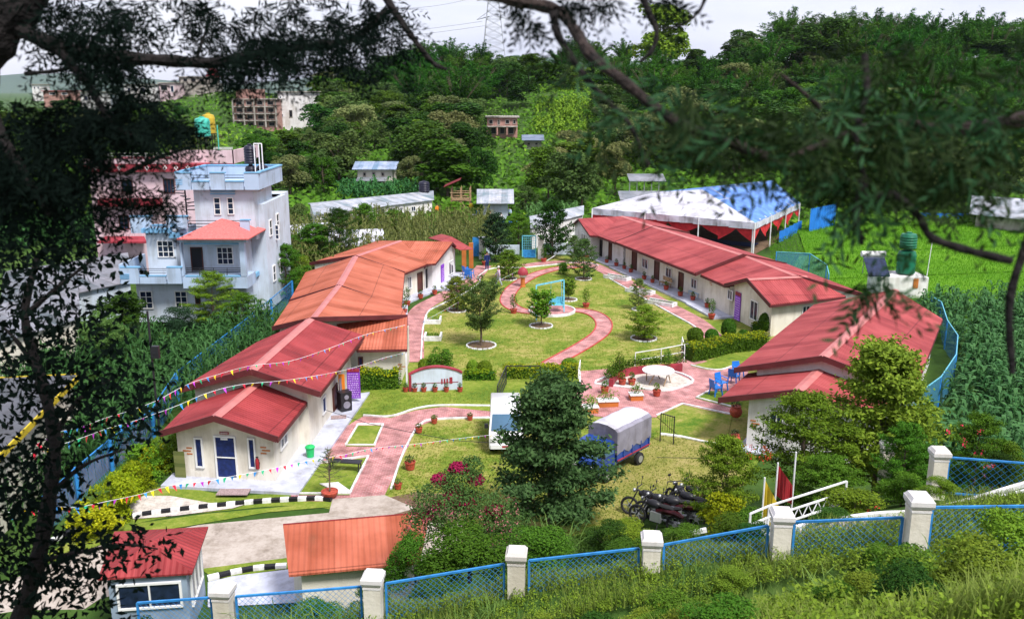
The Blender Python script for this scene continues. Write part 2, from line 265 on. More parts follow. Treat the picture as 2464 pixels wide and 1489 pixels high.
def grime(key, lo=.80):
    m = M[key]; n = m.node_tree.nodes; l = m.node_tree.links; b = n['Principled BSDF']; src = b.inputs['Base Color'].links[0].from_socket
    g = n.new('ShaderNodeNewGeometry'); mp = n.new('ShaderNodeMapping'); mp.inputs['Scale'].default_value = (2.2, 2.2, .22); l.new(g.outputs['Position'], mp.inputs[0])
    ns = n.new('ShaderNodeTexNoise'); ns.inputs['Scale'].default_value = 1.0; ns.inputs['Detail'].default_value = 7; ns.inputs['Roughness'].default_value = .7; l.new(mp.outputs[0], ns.inputs['Vector'])
    n2 = n.new('ShaderNodeTexNoise'); n2.inputs['Scale'].default_value = .7; n2.inputs['Detail'].default_value = 8; l.new(g.outputs['Position'], n2.inputs['Vector'])
    a = n.new('ShaderNodeMath'); a.operation = 'ADD'; l.new(ns.outputs[0], a.inputs[0]); l.new(n2.outputs[0], a.inputs[1])
    r = n.new('ShaderNodeValToRGB'); r.color_ramp.elements[0].position = .40; r.color_ramp.elements[0].color = (lo*.98, lo*.95, lo*.9, 1); r.color_ramp.elements[1].position = .52; r.color_ramp.elements[1].color = (1, 1, 1, 1)
    h = n.new('ShaderNodeMath'); h.operation = 'MULTIPLY'; h.inputs[1].default_value = .5; l.new(a.outputs[0], h.inputs[0]); l.new(h.outputs[0], r.inputs[0])
    mm = n.new('ShaderNodeMixRGB'); mm.blend_type = 'MULTIPLY'; mm.inputs[0].default_value = 1; l.new(src, mm.inputs[1]); l.new(r.outputs[0], mm.inputs[2]); l.new(mm.outputs[0], b.inputs['Base Color'])
for k_ in ('cream', 'white', 'lilac', 'pink', 'bluehouse'): grime(k_)
for k_ in ('kerb', 'porch', 'bw', 'concrete', 'tarp', 'tarpwhite'): grime(k_, .70)
for k_ in ('roofA', 'roofC', 'roofR'): grime(k_, .93)
for k_ in ('tin', 'tinblue', 'tinold', 'path', 'road'): grime(k_, .72)
# ---------------------------------------------------------------- mesh collector
class MB:
    def __init__(s): s.v = []; s.f = []; s.mi = []; s.uv = None
    def add(s, vs, fs, mi=0):
        o = len(s.v); s.v += [tuple(v) for v in vs]; s.f += [tuple(i+o for i in f) for f in fs]; s.mi += [mi]*len(fs); return s
    def box(s, c, d, rz=0.0, mi=0, ax=None):
        """c centre, d full size"""
        cx, sx = math.cos(rz), math.sin(rz); vs = []
        for z in (-.5, .5):
            for x, y in ((-.5, -.5), (.5, -.5), (.5, .5), (-.5, .5)):
                X, Y = x*d[0], y*d[1]; vs.append((c[0]+X*cx-Y*sx, c[1]+X*sx+Y*cx, c[2]+z*d[2]))
        return s.add(vs, [(0, 3, 2, 1), (4, 5, 6, 7), (0, 1, 5, 4), (1, 2, 6, 5), (2, 3, 7, 6), (3, 0, 4, 7)], mi)
    def beam(s, a, b, w, h=None, mi=0, up=(0, 0, 1)):
        a = Vector(a); b = Vector(b); h = h or w; d = b-a; u = Vector(up)
        if abs(d.normalized().dot(u)) > 0.98: u = Vector((0, 1, 0))
        x = d.cross(u).normalized()*w/2; y = x.cross(d).normalized()*h/2
        vs = [p+q for p in (a, b) for q in (-x-y, x-y, x+y, -x+y)]
        return s.add(vs, [(0, 3, 2, 1), (4, 5, 6, 7), (0, 1, 5, 4), (1, 2, 6, 5), (2, 3, 7, 6), (3, 0, 4, 7)], mi)
    def tube(s, pts, r, n=6, mi=0, cap=True):
        pts = [Vector(p) for p in pts]; rs = r if isinstance(r, (list, tuple)) else [r]*len(pts)
        vs = []; prev = None
        for i, p in enumerate(pts):
            t = (pts[min(i+1, len(pts)-1)]-pts[max(i-1, 0)]).normalized()
            if prev is None:
                u = Vector((0, 0, 1)) if abs(t.z) < 0.9 else Vector((1, 0, 0)); x = t.cross(u).normalized()
            else: x = (prev-t*prev.dot(t)).normalized()
            y = t.cross(x); prev = x
            for k in range(n):
                a = 2*PI*k/n; vs.append(p+(x*math.cos(a)+y*math.sin(a))*rs[i])
        fs = []
        for i in range(len(pts)-1):
            for k in range(n): a = i*n+k; b = i*n+(k+1) % n; fs.append((a, b, b+n, a+n))
        if cap: fs += [tuple(range(n-1, -1, -1)), tuple(range((len(pts)-1)*n, len(pts)*n))]
        return s.add(vs, fs, mi)
    def lathe(s, prof, c=(0, 0, 0), n=16, mi=0, sx=1, sy=1):
        vs = []; fs = []
        for r, z in prof:
            for k in range(n): a = 2*PI*k/n; vs.append((c[0]+r*math.cos(a)*sx, c[1]+r*math.sin(a)*sy, c[2]+z))
        for i in range(len(prof)-1):
            for k in range(n): a = i*n+k; b = i*n+(k+1) % n; fs.append((a, b, b+n, a+n))
        fs += [tuple(range(n-1, -1, -1)), tuple(range((len(prof)-1)*n, len(prof)*n))]
        return s.add(vs, fs, mi)
    def prism(s, poly, z0, z1, mi=0):
        n = len(poly); vs = [(p[0], p[1], z0) for p in poly]+[(p[0], p[1], z1) for p in poly]
        return s.add(vs, [tuple(range(n-1, -1, -1)), tuple(range(n, 2*n))]+[(i, (i+1) % n, n+(i+1) % n, n+i) for i in range(n)], mi)
    def slab(s, poly, th, mi=0):
        """thick sheet: planar polygon (top) extruded straight down"""
        n = len(poly); vs = [tuple(p) for p in poly]+[(p[0], p[1], p[2]-th) for p in poly]
        return s.add(vs, [tuple(range(n)), tuple(range(2*n-1, n-1, -1))]+[(i, n+i, n+(i+1) % n, (i+1) % n) for i in range(n)], mi)
    def ball(s, c, r, n=10, m=7, mi=0):
        r = r if isinstance(r, (list, tuple)) else (r, r, r); vs = []; fs = []
        for i in range(m+1):
            ph = PI*i/m
            for k in range(n): a = 2*PI*k/n; vs.append((c[0]+r[0]*math.sin(ph)*math.cos(a), c[1]+r[1]*math.sin(ph)*math.sin(a), c[2]+r[2]*math.cos(ph)))
        for i in range(m):
            for k in range(n): a = i*n+k; b = i*n+(k+1) % n; fs.append((a, a+n, b+n, b))
        return s.add(vs, fs, mi)
    def build(s, name, mats, parent=None, smooth=False, origin=None, fixn=True):
        me = bpy.data.meshes.new(name)
        v = s.v
        if origin is not None: v = [(a-origin[0], b-origin[1], c-origin[2]) for a, b, c in v]
        me.from_pydata(v, [], s.f)
        for m in (mats if isinstance(mats, (list, tuple)) else [mats]): me.materials.append(M[m] if isinstance(m, str) else m)
        if any(s.mi): me.polygons.foreach_set('material_index', s.mi)
        if s.uv is not None:
            ul = me.uv_layers.new(name='UVMap')
            for p in me.polygons:
                for li in p.loop_indices: ul.data[li].uv = s.uv[me.loops[li].vertex_index]
        if fixn:
            import bmesh
            bm = bmesh.new(); bm.from_mesh(me); bmesh.ops.recalc_face_normals(bm, faces=bm.faces); bm.to_mesh(me); bm.free()
        if smooth:
            me.polygons.foreach_set('use_smooth', [True]*len(me.polygons))
            try: me.set_sharp_from_angle(angle=math.radians(40))
            except Exception: pass
        o = bpy.data.objects.new(name, me); COL.objects.link(o)
        if origin is not None and parent is None: o.location = origin
        if parent is not None: o.parent = parent
        return o
def tag(o, label=None, cat=None, group=None, kind=None):
    if label: o['label'] = label
    if cat: o['category'] = cat
    if group: o['group'] = group
    if kind: o['kind'] = kind
    return o
def thing(name, label, cat, loc=(0, 0, 0), rz=0.0, group=None, scale=None):
    o = bpy.data.objects.new(name, None); COL.objects.link(o); o.empty_display_size = 0.2
    o.location = loc; o.rotation_euler = (0, 0, rz)
    if scale: o.scale = (scale,)*3 if not isinstance(scale, (list, tuple)) else scale
    return tag(o, label, cat, group)
def kids(o): return [c for c in bpy.data.objects if c.parent == o]
def reg(root, parts):          # remember the part tree so copies need no search
    root['_n'] = len(parts); REG[root.name] = parts; return root
REG = {}
def dup(root, tree, loc, rz=0.0, label=None, group=None, scale=None):
    """copy of a thing with its parts; tree = [(part, [subparts])]"""
    r = root.copy(); COL.objects.link(r); r.location = loc; r.rotation_euler = (0, 0, rz)
    if scale: r.scale = (scale,)*3 if not isinstance(scale, (list, tuple)) else scale
    if label: r['label'] = label
    if group: r['group'] = group
    for p, subs in tree:
        c = p.copy(); COL.objects.link(c); c.parent = r
        for q in subs: d = q.copy(); COL.objects.link(d); d.parent = c
    return r
def struct(name, mb, mt, **k): return tag(mb.build(name, mt, **k), kind='structure')
def np_mesh(name, V, nper, mats, mi=None, tri=False):
    """V: (n*nper,3) vertices; each consecutive nper vertices form one face"""
    nf = len(V)//nper; me = bpy.data.meshes.new(name)
    me.vertices.add(len(V)); me.vertices.foreach_set('co', np.asarray(V, np.float32).ravel())
    me.loops.add(nf*nper); me.loops.foreach_set('vertex_index', np.arange(nf*nper, dtype=np.int32))
    me.polygons.add(nf); me.polygons.foreach_set('loop_start', np.arange(nf, dtype=np.int32)*nper); me.polygons.foreach_set('loop_total', np.full(nf, nper, np.int32))
    for m in mats: me.materials.append(M[m] if isinstance(m, str) else m)
    if mi is not None: me.polygons.foreach_set('material_index', np.asarray(mi, np.int32))
    me.update(calc_edges=True); me.validate(); return me
def link(name, me, parent=None, loc=None):
    o = bpy.data.objects.new(name, me); COL.objects.link(o)
    if parent is not None: o.parent = parent
    if loc is not None: o.location = loc
    return o
# ================================================================ ground
def grid_ground():
    xs = np.concatenate([np.linspace(-900, -130, 24), np.linspace(-120, -45, 26), np.arange(-42, 45, 1.5), np.linspace(48, 190, 50), np.linspace(200, 900, 20)])
    ys = np.concatenate([np.arange(-12, 48, 1.0), np.arange(48, 120, 3.0), np.arange(120, 350, 5.0), np.linspace(360, 900, 22)])
    X, Y = np.meshgrid(xs, ys); Z = terrain(X, np.maximum(Y, 0.0))
    nx, ny = len(xs), len(ys); V = np.stack([X, Y, Z], -1).reshape(-1, 3)
    F = [(j*nx+i, j*nx+i+1, (j+1)*nx+i+1, (j+1)*nx+i) for j in range(ny-1) for i in range(nx-1)]
    me = bpy.data.meshes.new('ground'); me.from_pydata(V.tolist(), [], F); me.materials.append(M['terrain']); me.polygons.foreach_set('use_smooth', [True]*len(F))
    tag(link('ground', me), kind='structure')
    m = MB(); m.add([(-14000, 850, -12), (14000, 850, -12), (14000, 12200, -12), (-14000, 12200, -12)], [(0, 1, 2, 3)]); struct('far_plain', m, 'terrain')
grid_ground()
def mountains():
    m = MB(); n = 90; Y0 = 8600; vs = []
    for i in range(n+1):
        x = -9400+i*210
        h = 230+110*math.sin(x*0.0005+0.6)+60*math.sin(x*0.0014+2)+16*math.sin(x*0.005)
        for j, (dy, f) in enumerate(((0, 0), (250, .35), (600, .8), (850, 1), (1500, .5), (2200, 0))): vs.append((x, Y0+dy+80*math.sin(x*.004+j), -12+h*f*(1+.1*math.sin(x*.02+j*2))))
    fs = [(i*6+j, i*6+6+j, i*6+7+j, i*6+j+1) for i in range(n) for j in range(5)]
    m.add(vs, fs); M['mount'] = patchmat('forested_mountain', [(0.035, 0.07, 0.04), (0.05, 0.09, 0.05), (0.07, 0.11, 0.06)], (0.002, 0.01, 0.05)); struct('mountains', m, 'mount', smooth=True)
mountains()
def haze():
    m = MB(); m.box((0, 6150, 230), (30000, 12340, 490)); o = tag(m.build('haze', 'bw'), 'thin blue valley haze toward the far mountain', 'haze', kind='stuff'); mt = bpy.data.materials.new('haze'); mt.use_nodes = True; n = mt.node_tree.nodes; n.clear(); out_ = n.new('ShaderNodeOutputMaterial'); v = n.new('ShaderNodeVolumePrincipled'); v.inputs['Color'].default_value = (.72, .80, 1, 1); v.inputs['Density'].default_value = 0.000028; mt.node_tree.links.new(v.outputs[0], out_.inputs['Volume']); o.data.materials[0] = mt
haze()
def sheet(name, pts, mt, z=0.02, kind='structure', label=None):
    m = MB(); m.add([G(x, y, z) for x, y in pts], [tuple(range(len(pts)))]); o = m.build(name, mt, fixn=False)
    if o.data.polygons[0].normal.z < 0: o.data.flip_normals()
    return tag(o, kind=kind)
def smooth_line(pts, k=6, closed=False):
    P = [Vector(p) for p in pts]; n = len(P); out = []
    rng = n if closed else n-1
    for i in range(rng):
        a = P[(i-1) % n] if (closed or i > 0) else P[i]*2-P[i+1]; b = P[i]; c = P[(i+1) % n]; d = P[(i+2) % n] if (closed or i < n-2) else c*2-b
        for j in range(k):
            t = j/k; out.append(0.5*((2*b)+(c-a)*t+(2*a-5*b+4*c-d)*t*t+(3*b-a-3*c+d)*t**3))
    if not closed: out.append(P[-1])
    return out
def ribbon(name, line, width, mt, z=0.03, th=None, closed=False, build=True, mb=None):
    m = mb or MB(); n = len(line); vs = []
    ws = width if isinstance(width, (list, tuple)) else [width]*n
    for i, p in enumerate(line):
        a = line[(i-1) % n] if (closed or i > 0) else line[i]; b = line[(i+1) % n] if (closed or i < n-1) else line[i]
        t = (b-a); t.z = 0; t.normalize(); q = Vector((-t.y, t.x, 0))*ws[i]/2
        vs += [(p.x+q.x, p.y+q.y, z), (p.x-q.x, p.y-q.y, z)]
    seg = n if closed else n-1
    if th is None: m.add(vs, [(2*i, 2*i+1, (2*i+3) % (2*n), (2*i+2) % (2*n)) for i in range(seg)])
    else:
        lo = [(x, y, z-th) for x, y, _ in vs]; o = 2*n
        fs = []
        for i in range(seg):
            a, b, c, d = 2*i, 2*i+1, (2*i+3) % (2*n), (2*i+2) % (2*n)
            fs += [(a, b, c, d), (a, d, d+o, a+o), (b, b+o, c+o, c)]
        if not closed: fs += [(0, o, o+1, 1), (2*n-2, 2*n-1, o+2*n-1, o+2*n-2)]
        m.add(vs+lo, fs)
    if not build: return m
    o = m.build(name, mt, fixn=th is not None)
    if th is None and o.data.polygons[0].normal.z < 0: o.data.flip_normals()
    return tag(o, kind='structure')
# the compound: worn lawn everywhere first
sheet('lawn', [(905, 905), (985, 870), (1010, 735), (1130, 655), (1270, 612), (1440, 620), (1560, 640), (1700, 700), (1900, 760), (1990, 860), (1850, 1080), (1765, 1185), (1600, 1252), (1400, 1290), (1060, 1262), (850, 1240), (700, 1200), (740, 1050)], 'lawn', 0.012)
sheet('lawn_by_the_sign', [(878, 905), (900, 880), (1190, 905), (1392, 905), (1392, 932), (1300, 985), (1190, 990), (1060, 977), (1000, 985), (940, 1003), (870, 1000)], 'lawn2', 0.03)
sheet('worn_parking_ground', [(1420, 1140), (1600, 1040), (1760, 1085), (1800, 1180), (1600, 1248), (1430, 1250), (1350, 1200)], 'drygrass', 0.024)
sheet('soil', [(850, 1240), (920, 1200), (1000, 1183), (1120, 1190), (1100, 1262)], 'soil', 0.026)
sheet('road', [(-200, 1489), (60, 1380), (250, 1308), (480, 1262), (800, 1232), (930, 1222), (1120, 1250), (1100, 1330), (690, 1352), (500, 1368), (240, 1440), (0, 1600)], 'road', 0.02)
sheet('entrance_apron', [(800, 1200), (925, 1190), (1000, 1222), (900, 1250), (790, 1240)], 'road', 0.034)
# paving
sheet('brick_path', [(855, 1012), (874, 1001), (940, 1005), (1000, 987), (1060, 979), (1195, 980), (1195, 1004), (1050, 1009), (1010, 1024), (995, 1046), (925, 1192), (905, 1205), (700, 1205), (700, 1110)], 'path', 0.026)
sheet('brick_plaza', [(1394, 893), (1470, 886), (1620, 880), (1645, 855), (1800, 893), (1800, 940), (1705, 940), (1672, 958), (1762, 980), (1762, 999), (1640, 974), (1580, 1003), (1500, 1010), (1360, 990), (1364, 952), (1393, 933)], 'path', 0.036)
sheet('brick_path_plaza', [(1640, 832), (1660, 838), (1668, 862), (1735, 893), (1700, 905), (1640, 880)], 'path', 0.040)
S = smooth_line([G(*p) for p in [(1295, 892), (1350, 862), (1410, 828), (1447, 800), (1452, 775), (1428, 755), (1385, 747), (1328, 750)]])
ribbon('garden_path', S, 1.15, 'path', 0.030)
S2 = smooth_line([G(*p) for p in [(1328, 752), (1265, 750), (1230, 737), (1221, 718), (1237, 692), (1282, 664), (1340, 647), (1400, 641)]])
ribbon('garden_path', S2, 1.1, 'path', 0.034)
for ln in (S, S2):
    for sgn in (1, -1):
        off = []
        for i, p in enumerate(ln):
            a = ln[max(0, i-1)]; b = ln[min(len(ln)-1, i+1)]; t = (b-a); t.z = 0; t.normalize(); off.append(p+Vector((-t.y, t.x, 0))*sgn*0.6)
        ribbon('path_edging', off, 0.09, 'redkerb', 0.07, 0.07)
rt = smooth_line([G(*p) for p in [(1262, 640), (1330, 632), (1410, 634), (1462, 655), (1530, 693), (1605, 735), (1672, 772), (1712, 808), (1725, 835)]])
ribbon('perimeter_path', rt, 1.5, 'path', 0.038)
lf = smooth_line([G(*p) for p in [(1165, 640), (1140, 668), (1105, 692), (1065, 714), (1020, 738), (1000, 765), (995, 810), (992, 872)]])
ribbon('perimeter_path', lf, 1.5, 'path', 0.042)
def edging(pts, w=0.09, z=0.10, name='kerb_edging', mt='kerb', sm=True):
    P = [G(*p) for p in pts]; ribbon(name, smooth_line(P, 4) if sm else P, w, mt, z, z)
edging([(1460, 668), (1530, 708), (1605, 750), (1668, 785), (1688, 808), (1680, 835)])
edging([(1170, 652), (1150, 668), (1155, 680), (1120, 705), (1060, 735), (1030, 752), (1018, 790), (1015, 830), (1013, 872)])
edging([(1165, 652), (1200, 645), (1262, 645), (1310, 640), (1400, 632), (1440, 640)], 0.1)
for c in ([(862, 1023), (922, 1023), (901, 1073), (832, 1073)], [(753, 1118), (887, 1099), (841, 1190), (712, 1190)]):
    sheet('lawn_bed', c, 'lawn2', 0.05); P = [G(*p) for p in c]; ribbon('kerb_edging', [P[i]+(P[(i+1) % 4]-P[i])*t for i in range(4) for t in (0, .5)], 0.09, 'kerb', 0.11, 0.11, closed=True)
edging([(874, 1001), (940, 1003), (1000, 985), (1060, 977), (1195, 978)])
edging([(1195, 1006), (1050, 1010), (1012, 1022), (993, 1047), (965, 1105), (941, 1178)])
edging([(1394, 893), (1396, 915), (1393, 933), (1380, 944), (1340, 955)])
edging([(1580, 1001), (1642, 973), (1762, 999)], sm=False); edging([(1764, 981), (1675, 958), (1706, 942)], sm=False)
edging([(1590, 1046), (1640, 1053), (1700, 1066), (1745, 1075)], 0.15)
edging([(1662, 880), (1700, 889), (1735, 891), (1768, 880)])
sheet('lawn_bed', [(1662, 880), (1700, 889), (1735, 891), (1800, 868), (1850, 838), (1800, 830), (1700, 870)], 'lawn2', 0.045)
sheet('lawn_bed', [(1706, 942), (1675, 958), (1764, 981), (1790, 940)], 'lawn2', 0.048)
sheet('lawn_bed', [(1580, 1001), (1642, 973), (1762, 999), (1745, 1075), (1640, 1053)], 'lawn', 0.046)
gp = [(1432, 925), (1475, 905), (1560, 892), (1625, 897), (1668, 917), (1640, 933), (1598, 942), (1530, 935)]
sheet('gravel_patio', gp, 'gravel', 0.055); ribbon('kerb_edging', smooth_line([G(*p) for p in gp], 3, True), 0.12, 'kerb', 0.12, 0.12, closed=True)
sheet('cobbled_ground', [(310, 1215), (345, 1192), (410, 1192), (510, 1210), (620, 1203), (560, 1222), (420, 1240), (320, 1248)], 'gravel', 0.05)
sheet('grass_verge', [(150, 1305), (240, 1250), (330, 1180), (420, 1165), (560, 1195), (720, 1180), (805, 1200), (805, 1212), (640, 1218), (420, 1240), (260, 1272)], 'lawn2', 0.016)
sheet('grass_verge', [(60, 1365), (150, 1310), (300, 1262), (500, 1235), (800, 1207), (800, 1218), (640, 1232), (480, 1260), (300, 1290), (120, 1352)], 'lawn2', 0.032)
sheet('grass_verge', [(480, 1368), (700, 1340), (700, 1366), (520, 1392)], 'lawn2', 0.036)
sheet('white_driveway', [(500, 1400), (560, 1385), (700, 1368), (760, 1400), (880, 1440), (500, 1460)], 'porch', 0.04)
# round platform
c = G(1328, 750); m = MB(); m.lathe([(0.01, .16), (1.75, .16), (1.75, 0.02)], c, 36); struct('round_platform', m, 'path')
ribbon('kerb_edging', [c+Vector((1.8*math.cos(a*PI/18), 1.8*math.sin(a*PI/18), 0)) for a in range(36)], 0.1, 'kerb', 0.22, 0.2, closed=True)
# black and white kerb: a real kerb in painted blocks
def bwkerb(pts, name, label, w=0.2, h=0.17):
    ln = smooth_line([G(*p) for p in pts], 12); L_ = [0]
    for a, b in zip(ln, ln[1:]): L_.append(L_[-1]+(b-a).length)
    def at(s):
        i = int(np.searchsorted(L_, s))-1; i = max(0, min(i, len(ln)-2)); return ln[i]+(ln[i+1]-ln[i])*((s-L_[i])/(L_[i+1]-L_[i]))
    n = int(L_[-1]/0.36); m = MB(); st = L_[-1]/n
    for i in range(n): a, b = at(i*st), at((i+1)*st); a.z = b.z = h/2; d = (b-a).normalized()*0.004; m.beam(a+d, b-d, w, h, mi=i % 2)
    struct(name, m, ['bw', 'black'])
bwkerb([(225, 1266), (320, 1245), (430, 1230), (540, 1218), (650, 1208), (760, 1203), (798, 1206)], 'striped_kerb', '')
bwkerb([(90, 1330), (150, 1292), (225, 1266)], 'striped_kerb', '')
bwkerb([(500, 1396), (560, 1382), (620, 1371), (690, 1366)], 'striped_kerb', '')
# ================================================================ bungalows
class Wall:
    def __init__(s, p0, p1):
        s.p0 = Vector((p0[0], p0[1], 0)); s.p1 = Vector((p1[0], p1[1], 0)); s.t = (s.p1-s.p0).normalized(); s.n = Vector((s.t.y, -s.t.x, 0))
        if s.n.dot(-s.p0) < 0: s.n = -s.n
        s.rz = math.atan2(s.t.y, s.t.x)
    def hit(s, px, py):
        d = Vector(ray(px, py)); o = Vector((0, 0, CZ)); k = (s.p0-o).dot(s.n)/d.dot(s.n); q = o+d*k
        return (q-s.p0).dot(s.t), q.z
    def P(s, u, z, out=0.0): q = s.p0+s.t*u+s.n*out; q.z = z; return q
def opening(par, wl, x0, x1, y0, y1, frame='winwhite', fill='glass', cols=2, rows=1, name='window', fw=0.07, floor=None, ledge=False):
    xm, ym = (x0+x1)/2, (y0+y1)/2
    ua, _ = wl.hit(x0, ym); ub, _ = wl.hit(x1, ym); _, zt = wl.hit(xm, y0); _, zb = wl.hit(xm, y1)
    if ua > ub: ua, ub = ub, ua
    if floor is not None: zb = floor
    return opening_s(par, wl, ua, ub, zb, zt, frame, fill, cols, rows, name, fw)
def opening_s(par, wl, ua, ub, zb, zt, frame='winwhite', fill='glass', cols=2, rows=1, name='window', fw=0.07):
    m = MB(); R = wl.rz; cu = (ua+ub)/2
    m.box(wl.P(cu, zt-fw/2, .03), (ub-ua, .09, fw), R)
    m.box(wl.P(cu, zb+fw/2, .03), (ub-ua, .09, fw), R)
    for k in range(cols+1):
        u = ua+fw/2+(ub-ua-fw)*k/cols; m.box(wl.P(u, (zt+zb)/2, .028), (fw if k in (0, cols) else fw*.7, .085, zt-zb-2*fw), R)
    for k in range(1, rows): m.box(wl.P(cu, zb+(zt-zb)*k/rows, .025), (ub-ua-2*fw, .07, fw*.6), R)
    o = m.build(name, frame, par)
    g = MB(); g.box(wl.P(cu, (zt+zb)/2, .006), (ub-ua-fw, .03, zt-zb-fw), R)
    g.build('pane' if name != 'door' else 'door_leaf_or_shade', fill, o); return o  # a dark fill paints the unlit doorway; other fills are real
def roofpanel(name, par, a, b, c, d, mt, th=0.06):
    """a-b along the ridge, d-c along the eave"""
    m = MB(); m.slab([a, b, c, d], th); dv = (b-a).normalized(); dn = (d-a); dn = (dn-dv*dn.dot(dv)).normalized()
    m.uv = [((p-a).dot(dv), (p-a).dot(dn)) for p in (a, b, c, d)]*2
    return m.build(name, mt, par, fixn=True)
def house(name, label, A, B, E0, E1, F0=None, F1=None, ohE=0.5, ohF=0.5, oh0=0.5, oh1=0.3, roof='roofA', wall='cream', z0=0.0, group=None, cap=True, skirt=True, gable1=True, walls=True):
    """A,B ridge ends (A nearer), E eave on one side, F on the other (mirrored if not given)"""
    def mir(R_, E_): return Vector((2*R_.x-E_.x, 2*R_.y-E_.y, E_.z))
    F0 = F0 or mir(A, E0); F1 = F1 or mir(B, E1)
    par = thing(name, label, 'bungalow', (0, 0, 0), group=group)
    roofpanel('roof', par, A, B, E1, E0, roof); roofpanel('roof', par, A, B, F1, F0, roof)
    if cap:
        m = MB(); ax = (B-A).normalized(); sE = (E0-A).normalized()*0.28; sF = (F0-A).normalized()*0.28; up = Vector((0, 0, .035))
        m.add([A+up, B+up, B+sE+up*.6, A+sE+up*.6, B+sF+up*.6, A+sF+up*.6], [(0, 1, 2, 3), (0, 5, 4, 1)]); m.build('ridge_cap', 'ridge', par)
    m = MB(); dz = Vector((0, 0, -.14))
    for p, q in ((B, E1), (B, F1), (E0, E1), (F0, F1)): m.beam(p+dz, q+dz, .05, .16)
    for p, q in ((A, E0), (A, F0)): m.beam(p+Vector((0, 0, -.06)), q+Vector((0, 0, -.06)), .07, .28)
    m.build('fascia', 'fascia', par)
    ax = (B-A); ax.z = 0; ax.normalize()
    def foot(Rp, Ep, ohs, along):
        h = Vector((Ep.x-Rp.x, Ep.y-Rp.y, 0)); hl = h.length; k = 1-ohs/hl
        p = Rp+h*k+ax*along; return Vector((p.x, p.y, Rp.z+(Ep.z-Rp.z)*k-.1))
    e0, e1 = foot(A, E0, ohE, oh0), foot(B, E1, ohE, -oh1); f0, f1 = foot(A, F0, ohF, oh0), foot(B, F1, ohF, -oh1)
    g0 = A+ax*oh0+Vector((0, 0, -.09)); g1 = B-ax*oh1+Vector((0, 0, -.09))
    lo = lambda p: Vector((p.x, p.y, z0))
    if walls:
        m = MB(); vs = [lo(e0), lo(f0), lo(f1), lo(e1), e0, f0, f1, e1, g0, g1]
        m.add(vs, [(0, 1, 5, 8, 4), (1, 2, 6, 5), (2, 3, 7, 9, 6), (3, 0, 4, 7)]); m.build('wall', wall, par)
    par['_w'] = 1
    return par, dict(E=Wall(e0, e1), F=Wall(f0, f1), G0=Wall(e0, f0), G1=Wall(e1, f1), e0=e0, e1=e1, f0=f0, f1=f1)
def marks(par, wl, x, y, s=1.0, flip=1):
    """three stepped orange bars painted on the corner of a wall"""
    u, z = wl.hit(x, y); m = MB()
    for k, ln in enumerate((.26, .38, .26)): m.box(wl.P(u+flip*(ln/2-.13+(0.06 if k == 1 else 0)), z+(.14-.14*k)*s, .012), (ln*s, .02, .055*s), wl.rz)
    m.build('painted_bars', 'orange', par)
# A: front office
r, e = 3.3, 2.4
A_, wA = house('office_bungalow', 'cream office bungalow with navy curtained door and low red roof at the front left', G(514, 1003, r), G(619, 918, r), G(667, 1054, e), G(744, 958, e), G(386, 1040, e), G(451, 974, e), ohE=.42, ohF=.45, oh0=.55, oh1=0.0)
g = wA['G0']
d_ = opening(A_, g, 519, 571, 1048, 1156, fill='navy', cols=1, name='door', floor=.14, rows=2)
opening(A_, g, 470, 490, 1052, 1124, cols=1, fill='navy'); opening(A_, g, 598, 616, 1053, 1126, cols=1, fill='navy')
opening(A_, wA['E'], 672, 690, 1046, 1076, cols=2)
marks(A_, g, 456, 1084); marks(A_, g, 634, 1083, flip=-1)
m = MB(); u, z = g.hit(540, 1041); m.box(g.P(u, z, .03), (.42, .03, .11), g.rz); sg = m.build('name_board', 'redtrim', A_)
m = MB()
for k in range(7): m.box(g.P(u-.15+.05*k, z, .049), (.03, .006, .035+.02*(k % 2)), g.rz)
m.build('lettering', 'bw', sg)
m = MB(); u, z = g.hit(541, 1054); m.box(g.P(u, z, .09), (.32, .02, .09), g.rz); nb = m.build('paper_notice', 'bw', A_)
# B: large front hall
r, e = 4.2, 3.0
B_, wB = house('hall_bungalow', 'larger cream bungalow with high smooth red roof directly behind the front office', G(602.5, 891, r), G(746, 766, r), G(769, 946, e), G(876, 806, e), G(433.5, 935, e), None, ohE=.75, ohF=.5, oh0=.6, oh1=.3)
opening(B_, wB['E'], 774, 783, 952, 995, cols=1, fill='navy'); opening(B_, wB['E'], 800, 812, 925, 1000, fill='wood', frame='wood', cols=1, name='door', floor=.1)
# C-D-E-F: left row
def P4(par, *pts, roof='roofC'):
    q = [G(*p) for p in pts]; return roofpanel('roof', par, *q, roof)
D_, wD = house('dormitory_bungalow', 'low bungalow with faded orange ridged roof between the hall and the far left rooms', G(752, 766, 4.0), G(814.5, 687, 4.0), G(980, 760, 3.1), G(963, 734, 2.9), G(655, 788, 3.0), G(697, 725, 2.9), ohE=.5, ohF=.5, oh0=0.3, oh1=0.0, roof='roofC')
P4(D_, (800, 765, 3.05), (980, 762, 3.05), (979, 839, 2.4), (850, 841, 2.4))
bl, br = G(858, 841, 2.4), G(979, 839, 2.4); tr_ = G(980, 762, 3.05)
m = MB(); w0 = Vector((bl.x+.1, bl.y+.5, 0)); w1 = Vector((br.x-.5, br.y+.5, 0)); w2 = Vector((w1.x, tr_.y+.4, 0)); w3 = Vector((w0.x-2, tr_.y+.4, 0))
m.prism([w0, w1, w2, w3], 0, 2.36); m.build('wall', 'cream', D_)
m = MB(); m.beam((br.x-.06, br.y+.08, 0), (br.x-.06, br.y+.08, 2.3), .1); m.build('post', 'whitemetal', D_)
